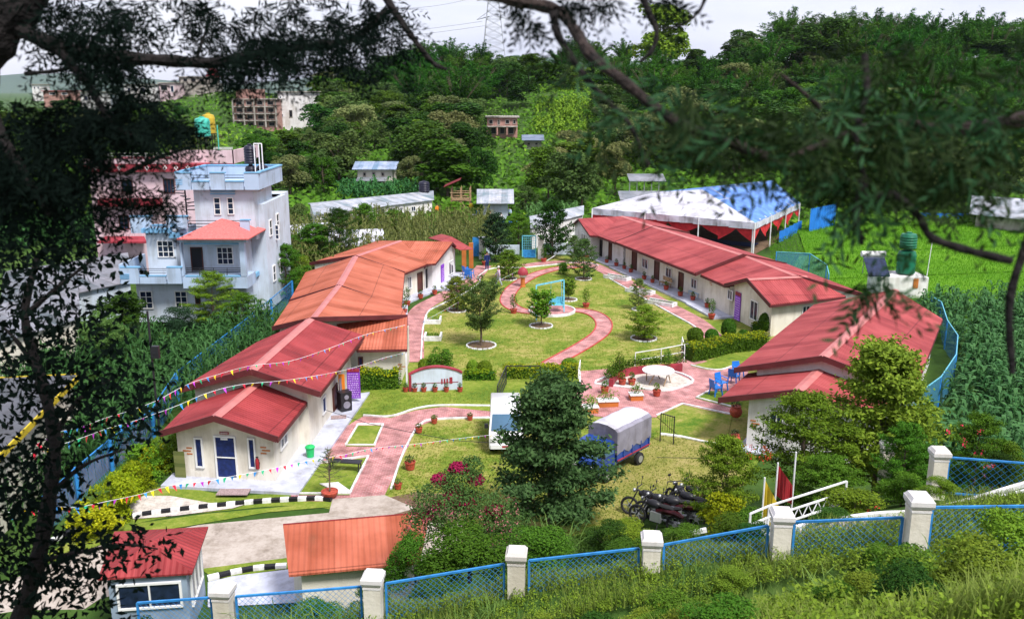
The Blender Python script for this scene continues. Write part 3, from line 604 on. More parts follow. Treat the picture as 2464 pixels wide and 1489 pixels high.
m = MB(); m.beam(bl+Vector((0, 0, -.1)), br+Vector((0, 0, -.1)), .05, .14); m.beam(br+Vector((0, 0, -.1)), tr_+Vector((0, 0, -.1)), .05, .14); m.build('fascia', 'fascia', D_)
cw = Wall(w0, w1); opening(D_, cw, 862, 874, 858, 886, cols=1, frame='wood', name='window'); marks(D_, cw, 963, 882)
E_, wE = house('left_row_bungalow', 'bungalow under the banded orange roof in the middle of the left row', G(815, 687, 3.75), G(855, 616, 3.75), G(966, 740, 2.5), G(973.5, 653, 2.5), G(696, 724, 2.5), G(735, 655, 2.5), ohE=1.3, ohF=.5, oh0=.05, oh1=.05, roof='roofC')
F_, wF = house('corner_bungalow', 'bungalow with a side gable facing the garden at the far end of the left row', G(855, 616, 3.5), G(963, 579, 3.5), G(973.5, 656, 2.5), G(1028, 634, 2.5), ohE=.6, ohF=.5, oh0=.05, oh1=.2, roof='roofC')
r = 3.5; a, b = G(963, 579, r), G(1089, 582, r); nf, nb_ = G(1048, 633, 2.5), G(1028, 634.5, 2.5); ff = G(1104, 597, 2.5)
roofpanel('roof', F_, b, a, nb_, nf, 'roofC'); fb = ff+(a-b)*.9; fb.z = 2.5; roofpanel('roof', F_, b, a, fb, ff, 'roofC')
m = MB(); ax = (a-b).normalized(); q = [b+ax*.35, nf+ax*.35+Vector((0, .6, .15)), ff+ax*.35-Vector((0, .4, -.1))]
A0, A1 = q[1].copy(), q[2].copy(); b0, b1 = A0+ax*4, A1+ax*4
lo = lambda p: Vector((p.x, p.y, 0)); dn = Vector((0, 0, -.1))
m.add([lo(A0), lo(A1), A1+dn, q[0]+dn, A0+dn, lo(b0), b0+dn, lo(b1), b1+dn], [(0, 1, 2, 3, 4), (0, 4, 6, 5), (1, 7, 8, 2)]); m.build('wall', 'white', F_)
fg = Wall(A0, A1); opening(F_, fg, 1079, 1090, 627, 660, cols=2); fn = Wall(A0, b0)
m = MB()
for p, q2 in ((b, nf), (b, ff), (nf, nb_)): m.beam(p+Vector((0, 0, -.12)), q2+Vector((0, 0, -.12)), .05, .15)
m.build('fascia', 'fascia', F_)
opening(F_, wF['E'], 1021, 1050, 640, 703, fill='dark', frame='white', cols=1, name='door', floor=.1)
opening(F_, wF['E'], 1004, 1016, 655, 705, fill='wood', frame='wood', cols=1, name='door', floor=.1)
opening(F_, wF['E'], 980, 989, 665, 695, cols=2)
# entrance canopy
cn = thing('entrance_canopy', 'small pink roofed canopy on orange posts beside the left gate', 'canopy')
ca, cb = G(1085, 569, 3.4), G(1103, 585, 3.4); roofpanel('roof', cn, G(1086, 569, 3.3), G(1060, 580, 3.3), G(1107, 601, 2.6), G(1139, 599, 2.6), 'roofR')
roofpanel('roof', cn, G(1086, 569, 3.3), G(1060, 580, 3.3), G(1030, 572, 2.6), G(1062, 563, 2.6), 'roofR')
for x, y in ((1117, 655), (1134, 645)):
    b_ = G(x, y); m = MB(); m.beam(b_, (b_.x, b_.y, 2.5), .42, .3); m.build('post', 'orange', cn)
# R0, R1
R0, w0_ = house('right_front_bungalow', 'white bungalow with low red front gable behind the trees at the right', G(1918, 940, 3.4), G(1984, 876, 3.4), G(1729, 960, 2.5), G(1799, 898, 2.5), ohE=1.3, ohF=.5, oh0=.45, oh1=0, roof='roofR', wall='white')
opening(R0, w0_['G0'], 1850, 1885, 990, 1050, cols=2); marks(R0, w0_['G0'], 1812, 1018)
R1, w1_ = house('right_hall_bungalow', 'large bungalow with the broad pink red roof at the right edge of the compound', G(1979, 859, 4.2), G(2154, 696, 4.2), G(1767, 888, 3.0), G(1959, 732, 3.0), None, G(2268, 767, 3.0), ohE=1.0, ohF=.5, oh0=.5, oh1=.4, roof='roofR', wall='white')
r, e = 3.6, 2.5
R2, w2_ = house('right_gable_bungalow', 'bungalow whose cream gable with a purple banner faces the garden from the right', G(1797, 671, r), G(1940, 664, r), G(1853, 733, e), G(2035, 712, e), G(1743, 685, e), None, ohE=.6, ohF=.6, oh0=.5, oh1=.1, roof='roofR')
g2 = w2_['G0']; opening(R2, g2, 1806, 1825, 723, 771, cols=2); opening(R2, w2_['E'], 1929, 1948, 735, 765, cols=2)
R3, w3_ = house('right_row_bungalow', 'short red roofed bungalow between the gabled one and the long right row', G(1921, 665, r), G(1788, 613, r), G(1743.5, 685, e), G(1686, 660, e), ohE=.5, ohF=.4, oh0=.1, oh1=.05, roof='roofR')
opening(R3, w3_['E'], 1752, 1764, 697, 722, cols=2); marks(R3, w3_['E'], 1712, 681)
R4, w4_ = house('long_row_bungalow', 'long red roofed bungalow with three brown doors along its porch right of the garden', G(1788, 613, 3.75), G(1574, 545, 3.75), G(1674, 658, 2.6), G(1481, 582, 2.6), ohE=1.25, ohF=.4, oh0=.05, oh1=.05, roof='roofR')
wl = w4_['E']
for x, y0, y1, k in ((1527, 606, 650, 'd'), (1581, 628, 675, 'd'), (1639, 655, 700, 'd'), (1553, 622, 646, 'w'), (1610, 644, 668, 'w'), (1671, 670, 695, 'w'), (1496, 600, 620, 'w')):
    if k == 'd': opening(R4, wl, x-6, x+6, y0, y1, fill='wood', frame='wood', cols=1, name='door', floor=.12)
    else: opening(R4, wl, x-7, x+7, y0, y1, cols=2)
R5, w5_ = house('far_row_bungalow', 'red roofed bungalow with a white side gable at the far end of the right row', G(1574, 545, r), G(1497, 520, r), G(1481, 583, e), G(1439, 567, e), ohE=1.1, ohF=.4, oh0=.05, oh1=.2, roof='roofR', wall='white')
a, b = G(1497, 520, r), G(1391, 526, r); nf, nb_, ff = G(1419, 566, e), G(1439, 567, e), G(1374, 541, e)
roofpanel('roof', R5, b, a, nb_, nf, 'roofR'); fb = ff+(a-b)*.9; fb.z = e; roofpanel('roof', R5, b, a, fb, ff, 'roofR')
m = MB(); ax = (a-b).normalized(); A0 = nf+ax*.35+(ff-nf).normalized()*.6; A1 = ff+ax*.35+(nf-ff).normalized()*.4; A0.z = A1.z = 2.55; b0, b1 = A0+ax*4, A1+ax*4; gp_ = b+ax*.35
m.add([lo(A0), lo(A1), A1, gp_-Vector((0, 0, .09)), A0, lo(b0), b0, lo(b1), b1], [(0, 1, 2, 3, 4), (0, 4, 6, 5), (1, 7, 8, 2)]); m.build('wall', 'white', R5)
gw = Wall(A0, A1); opening(R5, gw, 1400, 1412, 563, 590, cols=2)
m = MB()
for p, q2 in ((b, nf), (b, ff), (nf, nb_)): m.beam(p+Vector((0, 0, -.12)), q2+Vector((0, 0, -.12)), .05, .15)
m.build('fascia', 'fascia', R5)
opening(R5, w5_['E'], 1436, 1452, 573, 620, fill='dark', frame='white', cols=1, name='door', floor=.1); opening(R5, w5_['E'], 1465, 1473, 583, 622, fill='wood', frame='wood', cols=1, name='door', floor=.1)
# porches
def porch(pts, z=.16): 
    m = MB(); m.prism([G(*p) for p in pts], 0, z); struct('porch_floor', m, 'porch')
def porch_w(P, z=.16):
    m = MB(); m.prism(P, 0, z); struct('porch_floor', m, 'porch')
f0 = wA['f0']; e0 = wA['e0']; e1 = wB['e1']
porch_w([Vector((f0.x-.5, f0.y-1.0, 0)), Vector((e0.x+1.3, e0.y-1.2, 0)), G(890, 948), Vector((e1.x, e1.y-2, 0)), Vector((e0.x-.5, e0.y+1, 0)), Vector((f0.x-.4, f0.y+1, 0))], .14)
def alongporch(w, s0, s1, wd=1.7, back=.3, z=.15):
    L_ = (w.p1-w.p0).length; porch_w([w.P(s0, 0, -back), w.P(L_+s1, 0, -back), w.P(L_+s1, 0, wd), w.P(s0, 0, wd)], z)
alongporch(w4_['E'], -.0, 0, 1.75); alongporch(w5_['E'], 0.0, 0, 1.5, z=.146); alongporch(w3_['E'], -.6, 0, 1.6, z=.154)
alongporch(wE['E'], 0, 0, 1.5); alongporch(wF['E'], -.5, 0.5, 1.1, z=.146); alongporch(w0_['E'], -.6, 0, 1.7); alongporch(w1_['E'], 0, -3, 1.4, z=.156)
alongporch(fg, -.4, .6, 1.6, z=.158)
# ================================================================ vegetation
def unit(a): return a/np.maximum(np.linalg.norm(a, axis=-1, keepdims=True), 1e-9)
def leafV(P, Nn, Ln, Wd, T=None):
    n = len(P); t = unit(RS.normal(size=(n, 3))) if T is None else T
    t = unit(t-Nn*np.sum(t*Nn, 1, keepdims=True)); s = np.cross(t, Nn)
    Ln = np.broadcast_to(np.asarray(Ln, float).reshape(-1, 1), (n, 1)); Wd = np.broadcast_to(np.asarray(Wd, float).reshape(-1, 1), (n, 1))
    a = P-t*Ln*.5; b = P+s*Wd*.5-Nn*Wd*.12; c = P+t*Ln*.5-Nn*Ln*.15; d = P-s*Wd*.5-Nn*Wd*.12
    return np.stack([a, b, c, d], 1).reshape(-1, 3)
def blobcloud(n, blobs, upbias=0.35, jitter=.75):
    """blobs (cx,cy,cz,rx,ry,rz); surface weighted points and outward normals"""
    B = np.array(blobs, float); wt = (B[:, 3]*B[:, 4])**1.0; idx = RS.choice(len(B), n, p=wt/wt.sum())
    d = unit(RS.normal(size=(n, 3))); d[:, 2] = np.where(d[:, 2] < -.5, -d[:, 2], d[:, 2]); r = RS.uniform(.45, 1, (n, 1))**.5*RS.uniform(.9, 1.12, (n, 1))
    P = B[idx, :3]+d*r*B[idx, 3:6]; N_ = unit(d+RS.normal(size=(n, 3))*jitter+np.array([0, 0, upbias])); return P, N_
def crown(kind, seed, n, leaf, wid, H=10, R=3.6):
    """returns leaf vertices for a crown of overall height H (trunk base at 0) and radius R"""
    st = RS.get_state(); RS.seed(seed); bl = []
    if kind == 'round':
        for i in range(26):
            a = RS.uniform(0, 2*PI); q = RS.uniform(0, 1)**.6; z = RS.uniform(.30, .93); rr = R*.80*math.sqrt(max(0.05, 1-((z-.58)/.42)**2))*q
            b = R*RS.uniform(.22, .40); bl.append((rr*math.cos(a), rr*math.sin(a), z*H, b, b, b*.95))
    elif kind == 'tall':
        for i in range(24):
            a = RS.uniform(0, 2*PI); z = RS.uniform(.22, .95); rr = R*.6*(1-.65*(z-.2))*RS.uniform(.2, 1); b = R*RS.uniform(.2, .34)
            bl.append((rr*math.cos(a), rr*math.sin(a), z*H, b, b, b*1.1))
    elif kind == 'loose':
        for i in range(44):
            a = RS.uniform(0, 2*PI); z = RS.uniform(.18, .98); rr = R*RS.uniform(.25, 1)*math.sqrt(max(.1, 1-((z-.6)/.45)**2)); b = R*RS.uniform(.14, .28)
            bl.append((rr*math.cos(a), rr*math.sin(a), z*H, b, b, b*.95))
    elif kind == 'bush':
        for i in range(18):
            a = RS.uniform(0, 2*PI); z = RS.uniform(.12, .85); rr = R*.7*math.sqrt(max(.05, 1-z**2))*RS.uniform(0, 1)**.5; b = R*RS.uniform(.25, .4)
            bl.append((rr*math.cos(a), rr*math.sin(a), z*H, b, b, b*.8))
    elif kind == 'vase':
        for i in range(60):
            a = RS.uniform(0, 2*PI); z = RS.uniform(.16, .97); rr = R*.85*(.25+.75*z**.8)*(1 if z < .8 else 1.4-.5*z)*RS.uniform(.1, 1)**.6; b = R*RS.uniform(.10, .2)
            bl.append((rr*math.cos(a), rr*math.sin(a), z*H, b, b, b*1.9))
    elif kind == 'full':
        for i in range(95):
            a = RS.uniform(0, 2*PI); z = RS.uniform(.03, .95); w_ = 1-.72*z**1.4; rr = R*.85*w_*RS.uniform(.15, 1)**.5; b = R*RS.uniform(.11, .22)
            bl.append((rr*math.cos(a), rr*math.sin(a), z*H, b, b, b*.85))
    if kind in ('cone', 'oval', 'spread'):
        nb = 46 if kind != 'spread' else 34; Ps, Ns, tw = [], [], []; per = n//(nb*9)
        for i in range(nb):
            f = (i+.5)/nb; z0 = H*(.04+.86*f) if kind != 'spread' else H*(.16+.6*f); a = i*2.39996+RS.uniform(-.4, .4)
            pr = (1-.80*f)*(.75+.25*min(1, f*6)) if kind == 'cone' else (math.sin(PI*min(1, .22+.78*f))**.7 if kind == 'oval' else .55+.45*math.sin(PI*f))
            L_ = R*pr*RS.uniform(.72, 1.12); el = RS.uniform(.15, .5) if kind != 'spread' else RS.uniform(.5, 1.0); c = np.array([math.cos(a)*math.cos(el), math.sin(a)*math.cos(el), math.sin(el)]); P0 = np.array([0, 0, z0]); tw.append((P0, P0+c*L_))
            for j in range(9):
                t = .25+.78*(j/8); q0 = P0+c*L_*t; a2 = a+(1 if j % 2 else -1)*RS.uniform(.5, 1.2); c2 = np.array([math.cos(a2)*.9, math.sin(a2)*.9, RS.uniform(-.15, .55)]); l2 = R*RS.uniform(.16, .36)*(1.25-.6*t); u = RS.uniform(0, 1, (per, 1)); P = q0+c2*l2*u+RS.normal(size=(per, 3))*R*np.array([.05, .05, .035]); Ps.append(P)
                Ns.append(unit(RS.normal(size=(per, 3))*.6+c2*.35+np.array([0, 0, .65])))
        P = np.concatenate(Ps); Nn = np.concatenate(Ns); V = leafV(P, Nn, leaf*RS.uniform(.6, 1.35, len(P)), wid*RS.uniform(.7, 1.2, (len(P), 1))); bl = [tuple(b)+(0.1, .1, .1) for a_, b in tw]; bl[0] = bl[0]
        bl = [tuple(b)+(float(a_[2]),) for a_, b in tw]
    elif kind == 'bamboo':
        Ps, Ts = [], []
        for i in range(46):
            a = RS.uniform(0, 2*PI); q = RS.uniform(.1, 1); bx, by = .8*q*math.cos(a), .8*q*math.sin(a); ln = H*RS.uniform(.65, 1.08); lean = R*q
            k = n//46; t = RS.uniform(.25, 1, k)**.8
            x = bx+lean*math.cos(a)*t**2.2; y = by+lean*math.sin(a)*t**2.2; z = ln*(t-.22*t**4*q)
            sp = (1.05-t)[:, None]*.9+.18; P = np.stack([x, y, z], 1)+RS.normal(size=(k, 3))*sp*.55; Ps.append(P)
            Ts.append(unit(RS.normal(size=(k, 3))*.6+np.array([math.cos(a)*.5, math.sin(a)*.5, -.7])))
        P = np.concatenate(Ps); T_ = np.concatenate(Ts); Nn = unit(RS.normal(size=P.shape)*.6+np.array([0, 0, .8]))
        V = leafV(P, Nn, leaf*RS.uniform(.8, 1.5, len(P)), wid*.8, T_)
    else:
        P, Nn = blobcloud(n, bl); V = leafV(P, Nn, leaf*RS.uniform(.7, 1.3, n), wid)
    RS.set_state(st)
    if kind != 'bamboo':
        kz = H/np.percentile(V[:, 2], 99.5); kr = R/np.percentile(np.hypot(V[:, 0], V[:, 1]), 95); V = V*np.array([kr, kr, kz]); bl = [(b[0]*kr, b[1]*kr, b[2]*kz)+((b[3]*kz,) if len(b) == 4 else tuple(b[3:])) for b in bl]
    return V, bl
def trunk_mb(H, R, bl, r0=.16, forks=7, base=.0):
    m = MB(); h1 = H*.45; m.tube([(0, 0, base), (.03*H*.2, 0, h1*.5), (0, .02*H, h1), (0, 0, H*.8)], [r0*1.25, r0, r0*.75, r0*.15], 7)
    if len(bl[0]) == 4:
        for b in bl: c = Vector(b[:3]); s = Vector((0, 0, b[3])); m.tube([s, s.lerp(c, .5)+Vector((0, 0, .02*H)), c], [r0*.34*(1.1-b[3]/H), r0*.2*(1.1-b[3]/H), r0*.05], 4, cap=False)
        return m
    for b in bl[:forks]: c = Vector(b[:3]); s = Vector((0, 0, min(h1*.95, c.z*.6))); m.tube([s, s.lerp(c, .5)+Vector((0, 0, .15)), c], [r0*.5, r0*.3, r0*.08], 5)
    return m
PROTO = {}
def proto(key, kind, seed, n, leaf, wid, lm, H=10, R=3.6, bark='bark', r0=.17, forks=7):
    V, bl = crown(kind, seed, n, leaf, wid, H, R); me = np_mesh('crown', V, 4, [lm])
    if kind == 'bamboo':
        tm = MB()
        for i in range(16): a = i*.9; q = .3+.7*((i*7) % 10)/10; tm.tube([(.6*q*math.cos(a), .6*q*math.sin(a), 0), ((.6+R*.25)*q*math.cos(a), (.6+R*.25)*q*math.sin(a), H*.5), ((.6+R*.8)*q*math.cos(a), (.6+R*.8)*q*math.sin(a), H*.85)], [.06, .05, .02], 4, cap=False)
    else: tm = trunk_mb(H, R, bl, r0, forks)
    t = bpy.data.meshes.new('trunk'); t.from_pydata(tm.v, [], tm.f); t.materials.append(M[bark]); PROTO[key] = (me, t, H, R); return key
def tree(name, label, loc, h, key, w=None, group=None, cat='tree', rz=None, mat_=None):
    me, t, H, R = PROTO[key]; s = h/H; sw = (w/2/R) if w else s
    o = thing(name, label, cat, loc, RS.uniform(0, 6.28) if rz is None else rz, group, (sw, sw, s))
    c = link('crown' if cat == 'tree' else 'foliage', me, o); link('trunk' if cat == 'tree' else 'stem', t, o)
    if mat_: c.material_slots[0].link = 'OBJECT'; c.material_slots[0].material = M[mat_]
    return o
FOR = []
for i, (k, lm) in enumerate([('round', 'L_dark'), ('round', 'L_mid'), ('tall', 'L_dark'), ('loose', 'L_grey'), ('round', 'L_olive'), ('tall', 'L_mid'), ('round', 'L_grey'), ('loose', 'L_mid')]):
    FOR.append(proto('far%d' % i, k, 40+i, 7000, .40, .27, lm, H=10, R=4.2 if k != 'tall' else 3.2))
for i in range(3): proto('bam%d' % i, 'bamboo', 60+i, 7360, .62, .17, 'L_bamboo', H=13, R=4.6)
proto('bright', 'round', 71, 7000, .40, .28, 'L_bright', H=10, R=3.7)
# ---- forest on the hill
FL = {'far0': ('broadleaf_tree', 'dark green rounded tree in the hillside wood'), 'far1': ('broadleaf_tree', 'mid green rounded tree in the hillside wood'),
      'far2': ('tall_tree', 'tall narrow dark tree in the hillside wood'), 'far3': ('loose_tree', 'grey green open crowned tree in the hillside wood'),
      'far4': ('flowering_tree', 'pale olive flowering tree in the hillside wood'), 'far5': ('tall_tree', 'tall mid green tree in the hillside wood'),
      'far6': ('broadleaf_tree', 'grey green dense tree in the hillside wood'), 'far7': ('loose_tree', 'mid green open crowned tree in the hillside wood'),
      'bam0': ('bamboo_clump', 'arching bamboo clump on the hill'), 'bam1': ('bamboo_clump', 'arching bamboo clump on the hill'), 'bam2': ('bamboo_clump', 'arching bamboo clump on the hill'), 'bright': ('broadleaf_tree', 'bright green tree in the hillside wood')}
def proj(p):
    cp, sp = math.cos(PITCH), math.sin(PITCH); dz = p[2]-CZ; dep = p[1]*cp-dz*sp; up = p[1]*sp+dz*cp
    return 1232+FPX*p[0]/dep, 744.5-FPX*up/dep
CLEAR = [(850, 960, 370, 470), (1160, 1250, 268, 350), (1262, 1305, 325, 380), (552, 672, 215, 318), (665, 762, 205, 310), (420, 520, 165, 235), (330, 425, 185, 245), (1095, 1130, 420, 500), (1140, 1245, 460, 545), (1500, 1610, 415, 470), (680, 1045, 470, 600), (1415, 1985, 430, 600), (1270, 1440, 230, 300), (2330, 2440, 470, 570), (860, 1000, 440, 480), (195, 260, 195, 260), (1000, 1170, 500, 575)]
def clear(px, py, top):
    return any(a-12 < px < b+12 and (c-6 < py < d+4 or (top < d-8 and py > c)) for a, b, c, d in CLEAR)
cnt = 0; rows = []
y = 128.0
while y < 345:
    st = 6.3+(y-128)*.027; x = -.64*y
    while x < .64*y:
        xx = x+RS.uniform(-.36, .36)*st; yy = y+RS.uniform(-.36, .36)*st; rows.append((xx, yy)); x += st*1.08
    y += st*1.0
def forest_ok(x, y):
    z = tz(x, y); px, py = proj((x, y, z)); a = x/y
    if a < -.30 and y < 300 and RS.rand() < .55: return None
    if px < -60 or px > 2520: return None
    if a < -.25 and RS.rand() < .45: return None
    return px, py, z
cand = []
for x, y in rows:
    q = forest_ok(x, y)
    if q is None: continue
    px, py, z = q; a = x/y; h = RS.uniform(7, 11)*(1.0 if y > 160 else .85)
    crest = y > 285
    key = FOR[int(RS.choice(8, p=[.2, .17, .1, .1, .1, .12, .12, .09]))]
    if y < 190 and -.15 < a < .2 and RS.rand() < .25: key = 'far4'
    if y > 235 and (a > .02 or -.13 < a < -.03) and RS.rand() < .55: key = 'bam%d' % RS.randint(3); h = RS.uniform(11, 15)
    if a > .34 and y > 180 and RS.rand() < .5: key = 'bam%d' % RS.randint(3); h = RS.uniform(11, 16)
    if crest and .13 < a < .235: continue
    if crest and a > .235: h *= 1.35
    if a < -.22: h *= .62
    top = proj((x, y, z+h))[1]
    if clear(px, py, top): continue
    cand.append((x, y, z, h, key))
cand.sort(key=lambda c: c[1])
NC = len(cand); rest = []
if NC > 290:
    keep = set(RS.choice(NC, 290, replace=False).tolist()); rest = [cand[i] for i in range(NC) if i not in keep]; cand = [cand[i] for i in sorted(keep)]
print('forest', NC, len(cand))
for x, y, z, h, key in cand:
    nm, lb = FL[key]; tree(nm, lb, (x, y, z-.3), h, key, w=h*RS.uniform(.95, 1.2), group='trees of the hillside wood' if key[:3] != 'bam' else 'bamboo clumps on the hill')
def wood():
    Vs, Ms = [], []
    for x, y, z, h, key in rest:
        me, t, H, R = PROTO[key]; n = len(me.vertices); a = np.empty(n*3, np.float32); me.vertices.foreach_get('co', a); a = a.reshape(-1, 4, 3); a = a[RS.permutation(len(a))[:2600]]; c = a.mean(1, keepdims=True); a = c+(a-c)*1.45
        s = h/H; th = RS.uniform(0, 6.28); co_, si = math.cos(th), math.sin(th); X = a[..., 0]*co_-a[..., 1]*si; Y = a[..., 0]*si+a[..., 1]*co_; Vs.append(np.stack([x+X*s*1.15, y+Y*s*1.15, z+a[..., 2]*s-.3], -1)); Ms.append(np.full(len(a), {'far0': 0, 'far1': 1, 'far2': 0, 'far3': 2, 'far4': 3, 'far5': 1, 'far6': 2, 'far7': 1}.get(key, 4)))
    if Vs: tag(link('distant_wood', np_mesh('distant_wood', np.concatenate(Vs).reshape(-1, 3), 4, ['L_dark', 'L_mid', 'L_grey', 'L_olive', 'L_bamboo'], np.concatenate(Ms))), 'dense wood filling the hillside behind and between the nearer trees', 'wood', kind='stuff')
wood()
# single skyline trees
for px, py, Y, h, key, w, lb in [(1672, 146, 318, 8, 'far2', 8, 'small lone round tree on the skyline right of the branch'), (1585, 168, 300, 24, 'bright', 18, 'tall bright yellow green tree behind the thick branch'), (1800, 150, 300, 14, 'far3', 13, 'open dark tree on the skyline at the left of the bamboo'), (1960, 140, 300, 19, 'far0', 24, 'broad domed tree rising above the bamboo ridge'), (955, 175, 290, 16, 'far0', 20, 'broad tree at the left end of the wooded ridge'), (1130, 160, 290, 14, 'bam0', 20, 'bamboo clump in front of the pylon'), (1010, 175, 285, 15, 'bam1', 18, 'bamboo clump at the left of the pylon')]:
    p = W(px, py, Y); p.z = tz(p.x, Y); tree('skyline_tree', lb, p, h, key, w)
# ---- undergrowth: uncountable, one object
def undergrowth():
    Ps = []
    n = 60000; y = RS.uniform(112, 345, n); x = y*RS.uniform(-.62, .62, n); keep = RS.rand(n) < np.where(x/y < -.25, .5, 1); x, y = x[keep], y[keep]
    z = terrain(x, y); P = np.stack([x, y, z+RS.uniform(.1, 1.0, len(x))], 1); Nn = unit(RS.normal(size=P.shape)*.5+np.array([0, -.3, 1]))
    V = leafV(P, Nn, RS.uniform(.7, 1.5, len(P)), RS.uniform(.5, 1.0, len(P))); mi = np.where(np.sin(x*.06)+np.sin(y*.07+x*.02)+RS.normal(size=len(x))*.4 > 1.5, 1, 0)
    tag(link('undergrowth', np_mesh('undergrowth', V, 4, ['L_mid', 'L_bright'], mi)), 'low scrub covering the hillside between the trees', 'scrub', kind='stuff')
undergrowth()
# ---- maize
def maize(name, label, poly, dens, lm, h=(1.7, 2.4), zoff=0.0, blades=9, tassel=None, wid=.13):
    from mathutils.geometry import tessellate_polygon
    xs = [p[0] for p in poly]; ys = [p[1] for p in poly]; A = abs(sum(xs[i]*ys[(i+1) % len(xs)]-xs[(i+1) % len(xs)]*ys[i] for i in range(len(xs)))/2)
    n = int(A*dens); pts = []
    while len(pts) < n:
        x, y = RS.uniform(min(xs), max(xs)), RS.uniform(min(ys), max(ys)); ins = False; j = len(xs)-1
        for i in range(len(xs)):
            if (ys[i] > y) != (ys[j] > y) and x < (xs[j]-xs[i])*(y-ys[i])/(ys[j]-ys[i])+xs[i]: ins = not ins
            j = i
        if ins: pts.append((x, y))
    pts = np.array(pts); z = terrain(pts[:, 0], pts[:, 1])+zoff; H = RS.uniform(h[0], h[1], n)*(1+.12*np.sin(pts[:, 0]*.8)*np.sin(pts[:, 1]*.6)); Vs = []; Ms = []
    for b in range(blades):
        az = RS.uniform(0, 2*PI, n) if b % 2 == 0 else az+PI+RS.normal(size=n)*.4
        t = (b+1)/blades; bz = z+H*(.12+.85*t)-.15; ln = H*RS.uniform(.28, .5, n)*(1.1-.4*t); dx, dy = np.cos(az), np.sin(az); sx, sy = -dy, dx
        segs = [(0, 0, .5), (.35, .33, 1), (.72, .30, .8), (1.0, -.05, .08)]
        for (u0, v0, w0), (u1, v1, w1) in zip(segs, segs[1:]):
            q = []
            for u, v, w_, sg in ((u0, v0, w0, 1), (u0, v0, w0, -1), (u1, v1, w1, -1), (u1, v1, w1, 1)):
                q.append(np.stack([pts[:, 0]+dx*ln*u+sx*sg*w_*wid*.5, pts[:, 1]+dy*ln*u+sy*sg*w_*wid*.5, bz+ln*v*1.3], 1))
            Vs.append(np.stack(q, 1)); Ms.append(np.zeros(n, int))
    for k in range(2):       # stalk as two crossed thin blades
        ex, ey = (.02, 0) if k else (0, .02)
        q = [np.stack([pts[:, 0]+s*ex, pts[:, 1]+s*ey, z+zz*H], 1) for s, zz in ((-1, 0), (1, 0), (1, 1.0), (-1, 1.0))]; Vs.append(np.stack(q, 1)); Ms.append(np.zeros(n, int))
    if tassel:
        for k in range(5):
            a = RS.uniform(0, 2*PI, n); tx, ty = np.cos(a)*.16, np.sin(a)*.16
            q = [np.stack([pts[:, 0]+tx*u+s*.03*np.sin(a), pts[:, 1]+ty*u-s*.03*np.cos(a), z+H*.97+.4*u], 1) for s, u in ((-1, 0), (1, 0), (1, 1), (-1, 1))]; Vs.append(np.stack(q, 1)); Ms.append(np.ones(n, int))
    V = np.concatenate([v.reshape(-1, 3) for v in Vs]); me = np_mesh(name, V, 4, [lm, tassel or lm], np.concatenate(Ms))
    return tag(link(name, me), label, 'crops', kind='stuff')
maize('maize_field', 'dark green maize between the blue fence and the pale blue house', [(-18.5, 38), (-13.5, 52), (-16, 61), (-20, 66), (-31, 64), (-36, 50), (-30, 36), (-21, 34)], 1.7, 'L_corn', (1.9, 2.7), zoff=-.1)
maize('maize_field', 'bluish maize field beyond the right fence', [(26.5, 58), (30, 66), (62, 78), (60, 40), (31, 29), (15.5, 30.5)]+[tuple(G(x_, y_))[:2] for x_, y_ in ((2175, 1078), (2225, 1040), (2275, 995), (2312, 935), (2316, 880), (2292, 838), (2262, 790))], 2.0, 'L_cornb', (1.7, 2.4), wid=.19, blades=10)
maize('maize_field', 'pale tasselling maize behind the left row of bungalows', [(-24, 76), (-13, 78), (-9, 88), (-3, 96), (-2, 112), (-16, 116), (-30, 100), (-34, 84)], 1.1, 'L_corndry', (2.0, 2.7), tassel='L_corndry')
maize('maize_field', 'maize plot below the stone house', [(-26, 138), (-12, 138), (-14, 150), (-30, 150)], .8, 'L_corn', (2.0, 2.6), wid=.3)
maize('maize_field', 'bright maize on the open slope above the brick house', [(4, 222), (18, 212), (24, 255), (8, 262)], .35, 'L_bright', (2.2, 3.2), wid=.6, blades=6)
maize('maize_field', 'maize patch beside the tin roofed stall', [(2, 112), (9, 112), (9, 122), (2, 124)], 1.0, 'L_corn', (2.0, 2.6), wid=.25)
maize('maize_field', 'maize on the far ridge', [(44, 300), (80, 300), (84, 330), (46, 330)], .3, 'L_corn', (2.0, 3.0), wid=.6, blades=6)
maize('maize_field', 'dark maize behind the pink house', [(-70, 95), (-36, 95), (-36, 120), (-75, 120)], .7, 'L_corn', (2.0, 2.6), wid=.25)
# ---- rice terraces on the right
def terr_patch(name, poly, mt, dz):
    m = MB(); n = 12; P = [Vector(p) for p in poly]          # quad patch following the terrain
    for i in range(n+1):
        for j in range(n+1):
            a = P[0].lerp(P[1], i/n); b = P[3].lerp(P[2], i/n); p = a.lerp(b, j/n); m.v.append((p.x, p.y, max(0, tz(p.x, p.y))+dz))
    for i in range(n):
        for j in range(n): q = i*(n+1)+j; m.f.append((q, q+1, q+n+2, q+n+1)); m.mi.append(0)
    o = struct(name, m, mt, fixn=False)
    if o.data.polygons[0].normal.z < 0: o.data.flip_normals()
    return o
terr_patch('rice_field', [(19.5, 84, 0), (22, 62, 0), (70, 72, 0), (66, 90, 0)], 'rice', .05)
terr_patch('rice_field', [(30, 92, 0), (25, 80, 0), (60, 86, 0), (75, 112, 0)], 'rice', .12)
terr_patch('rice_field', [(36, 112, 0), (31, 93, 0), (64, 100, 0), (90, 128, 0)], 'rice', .2)
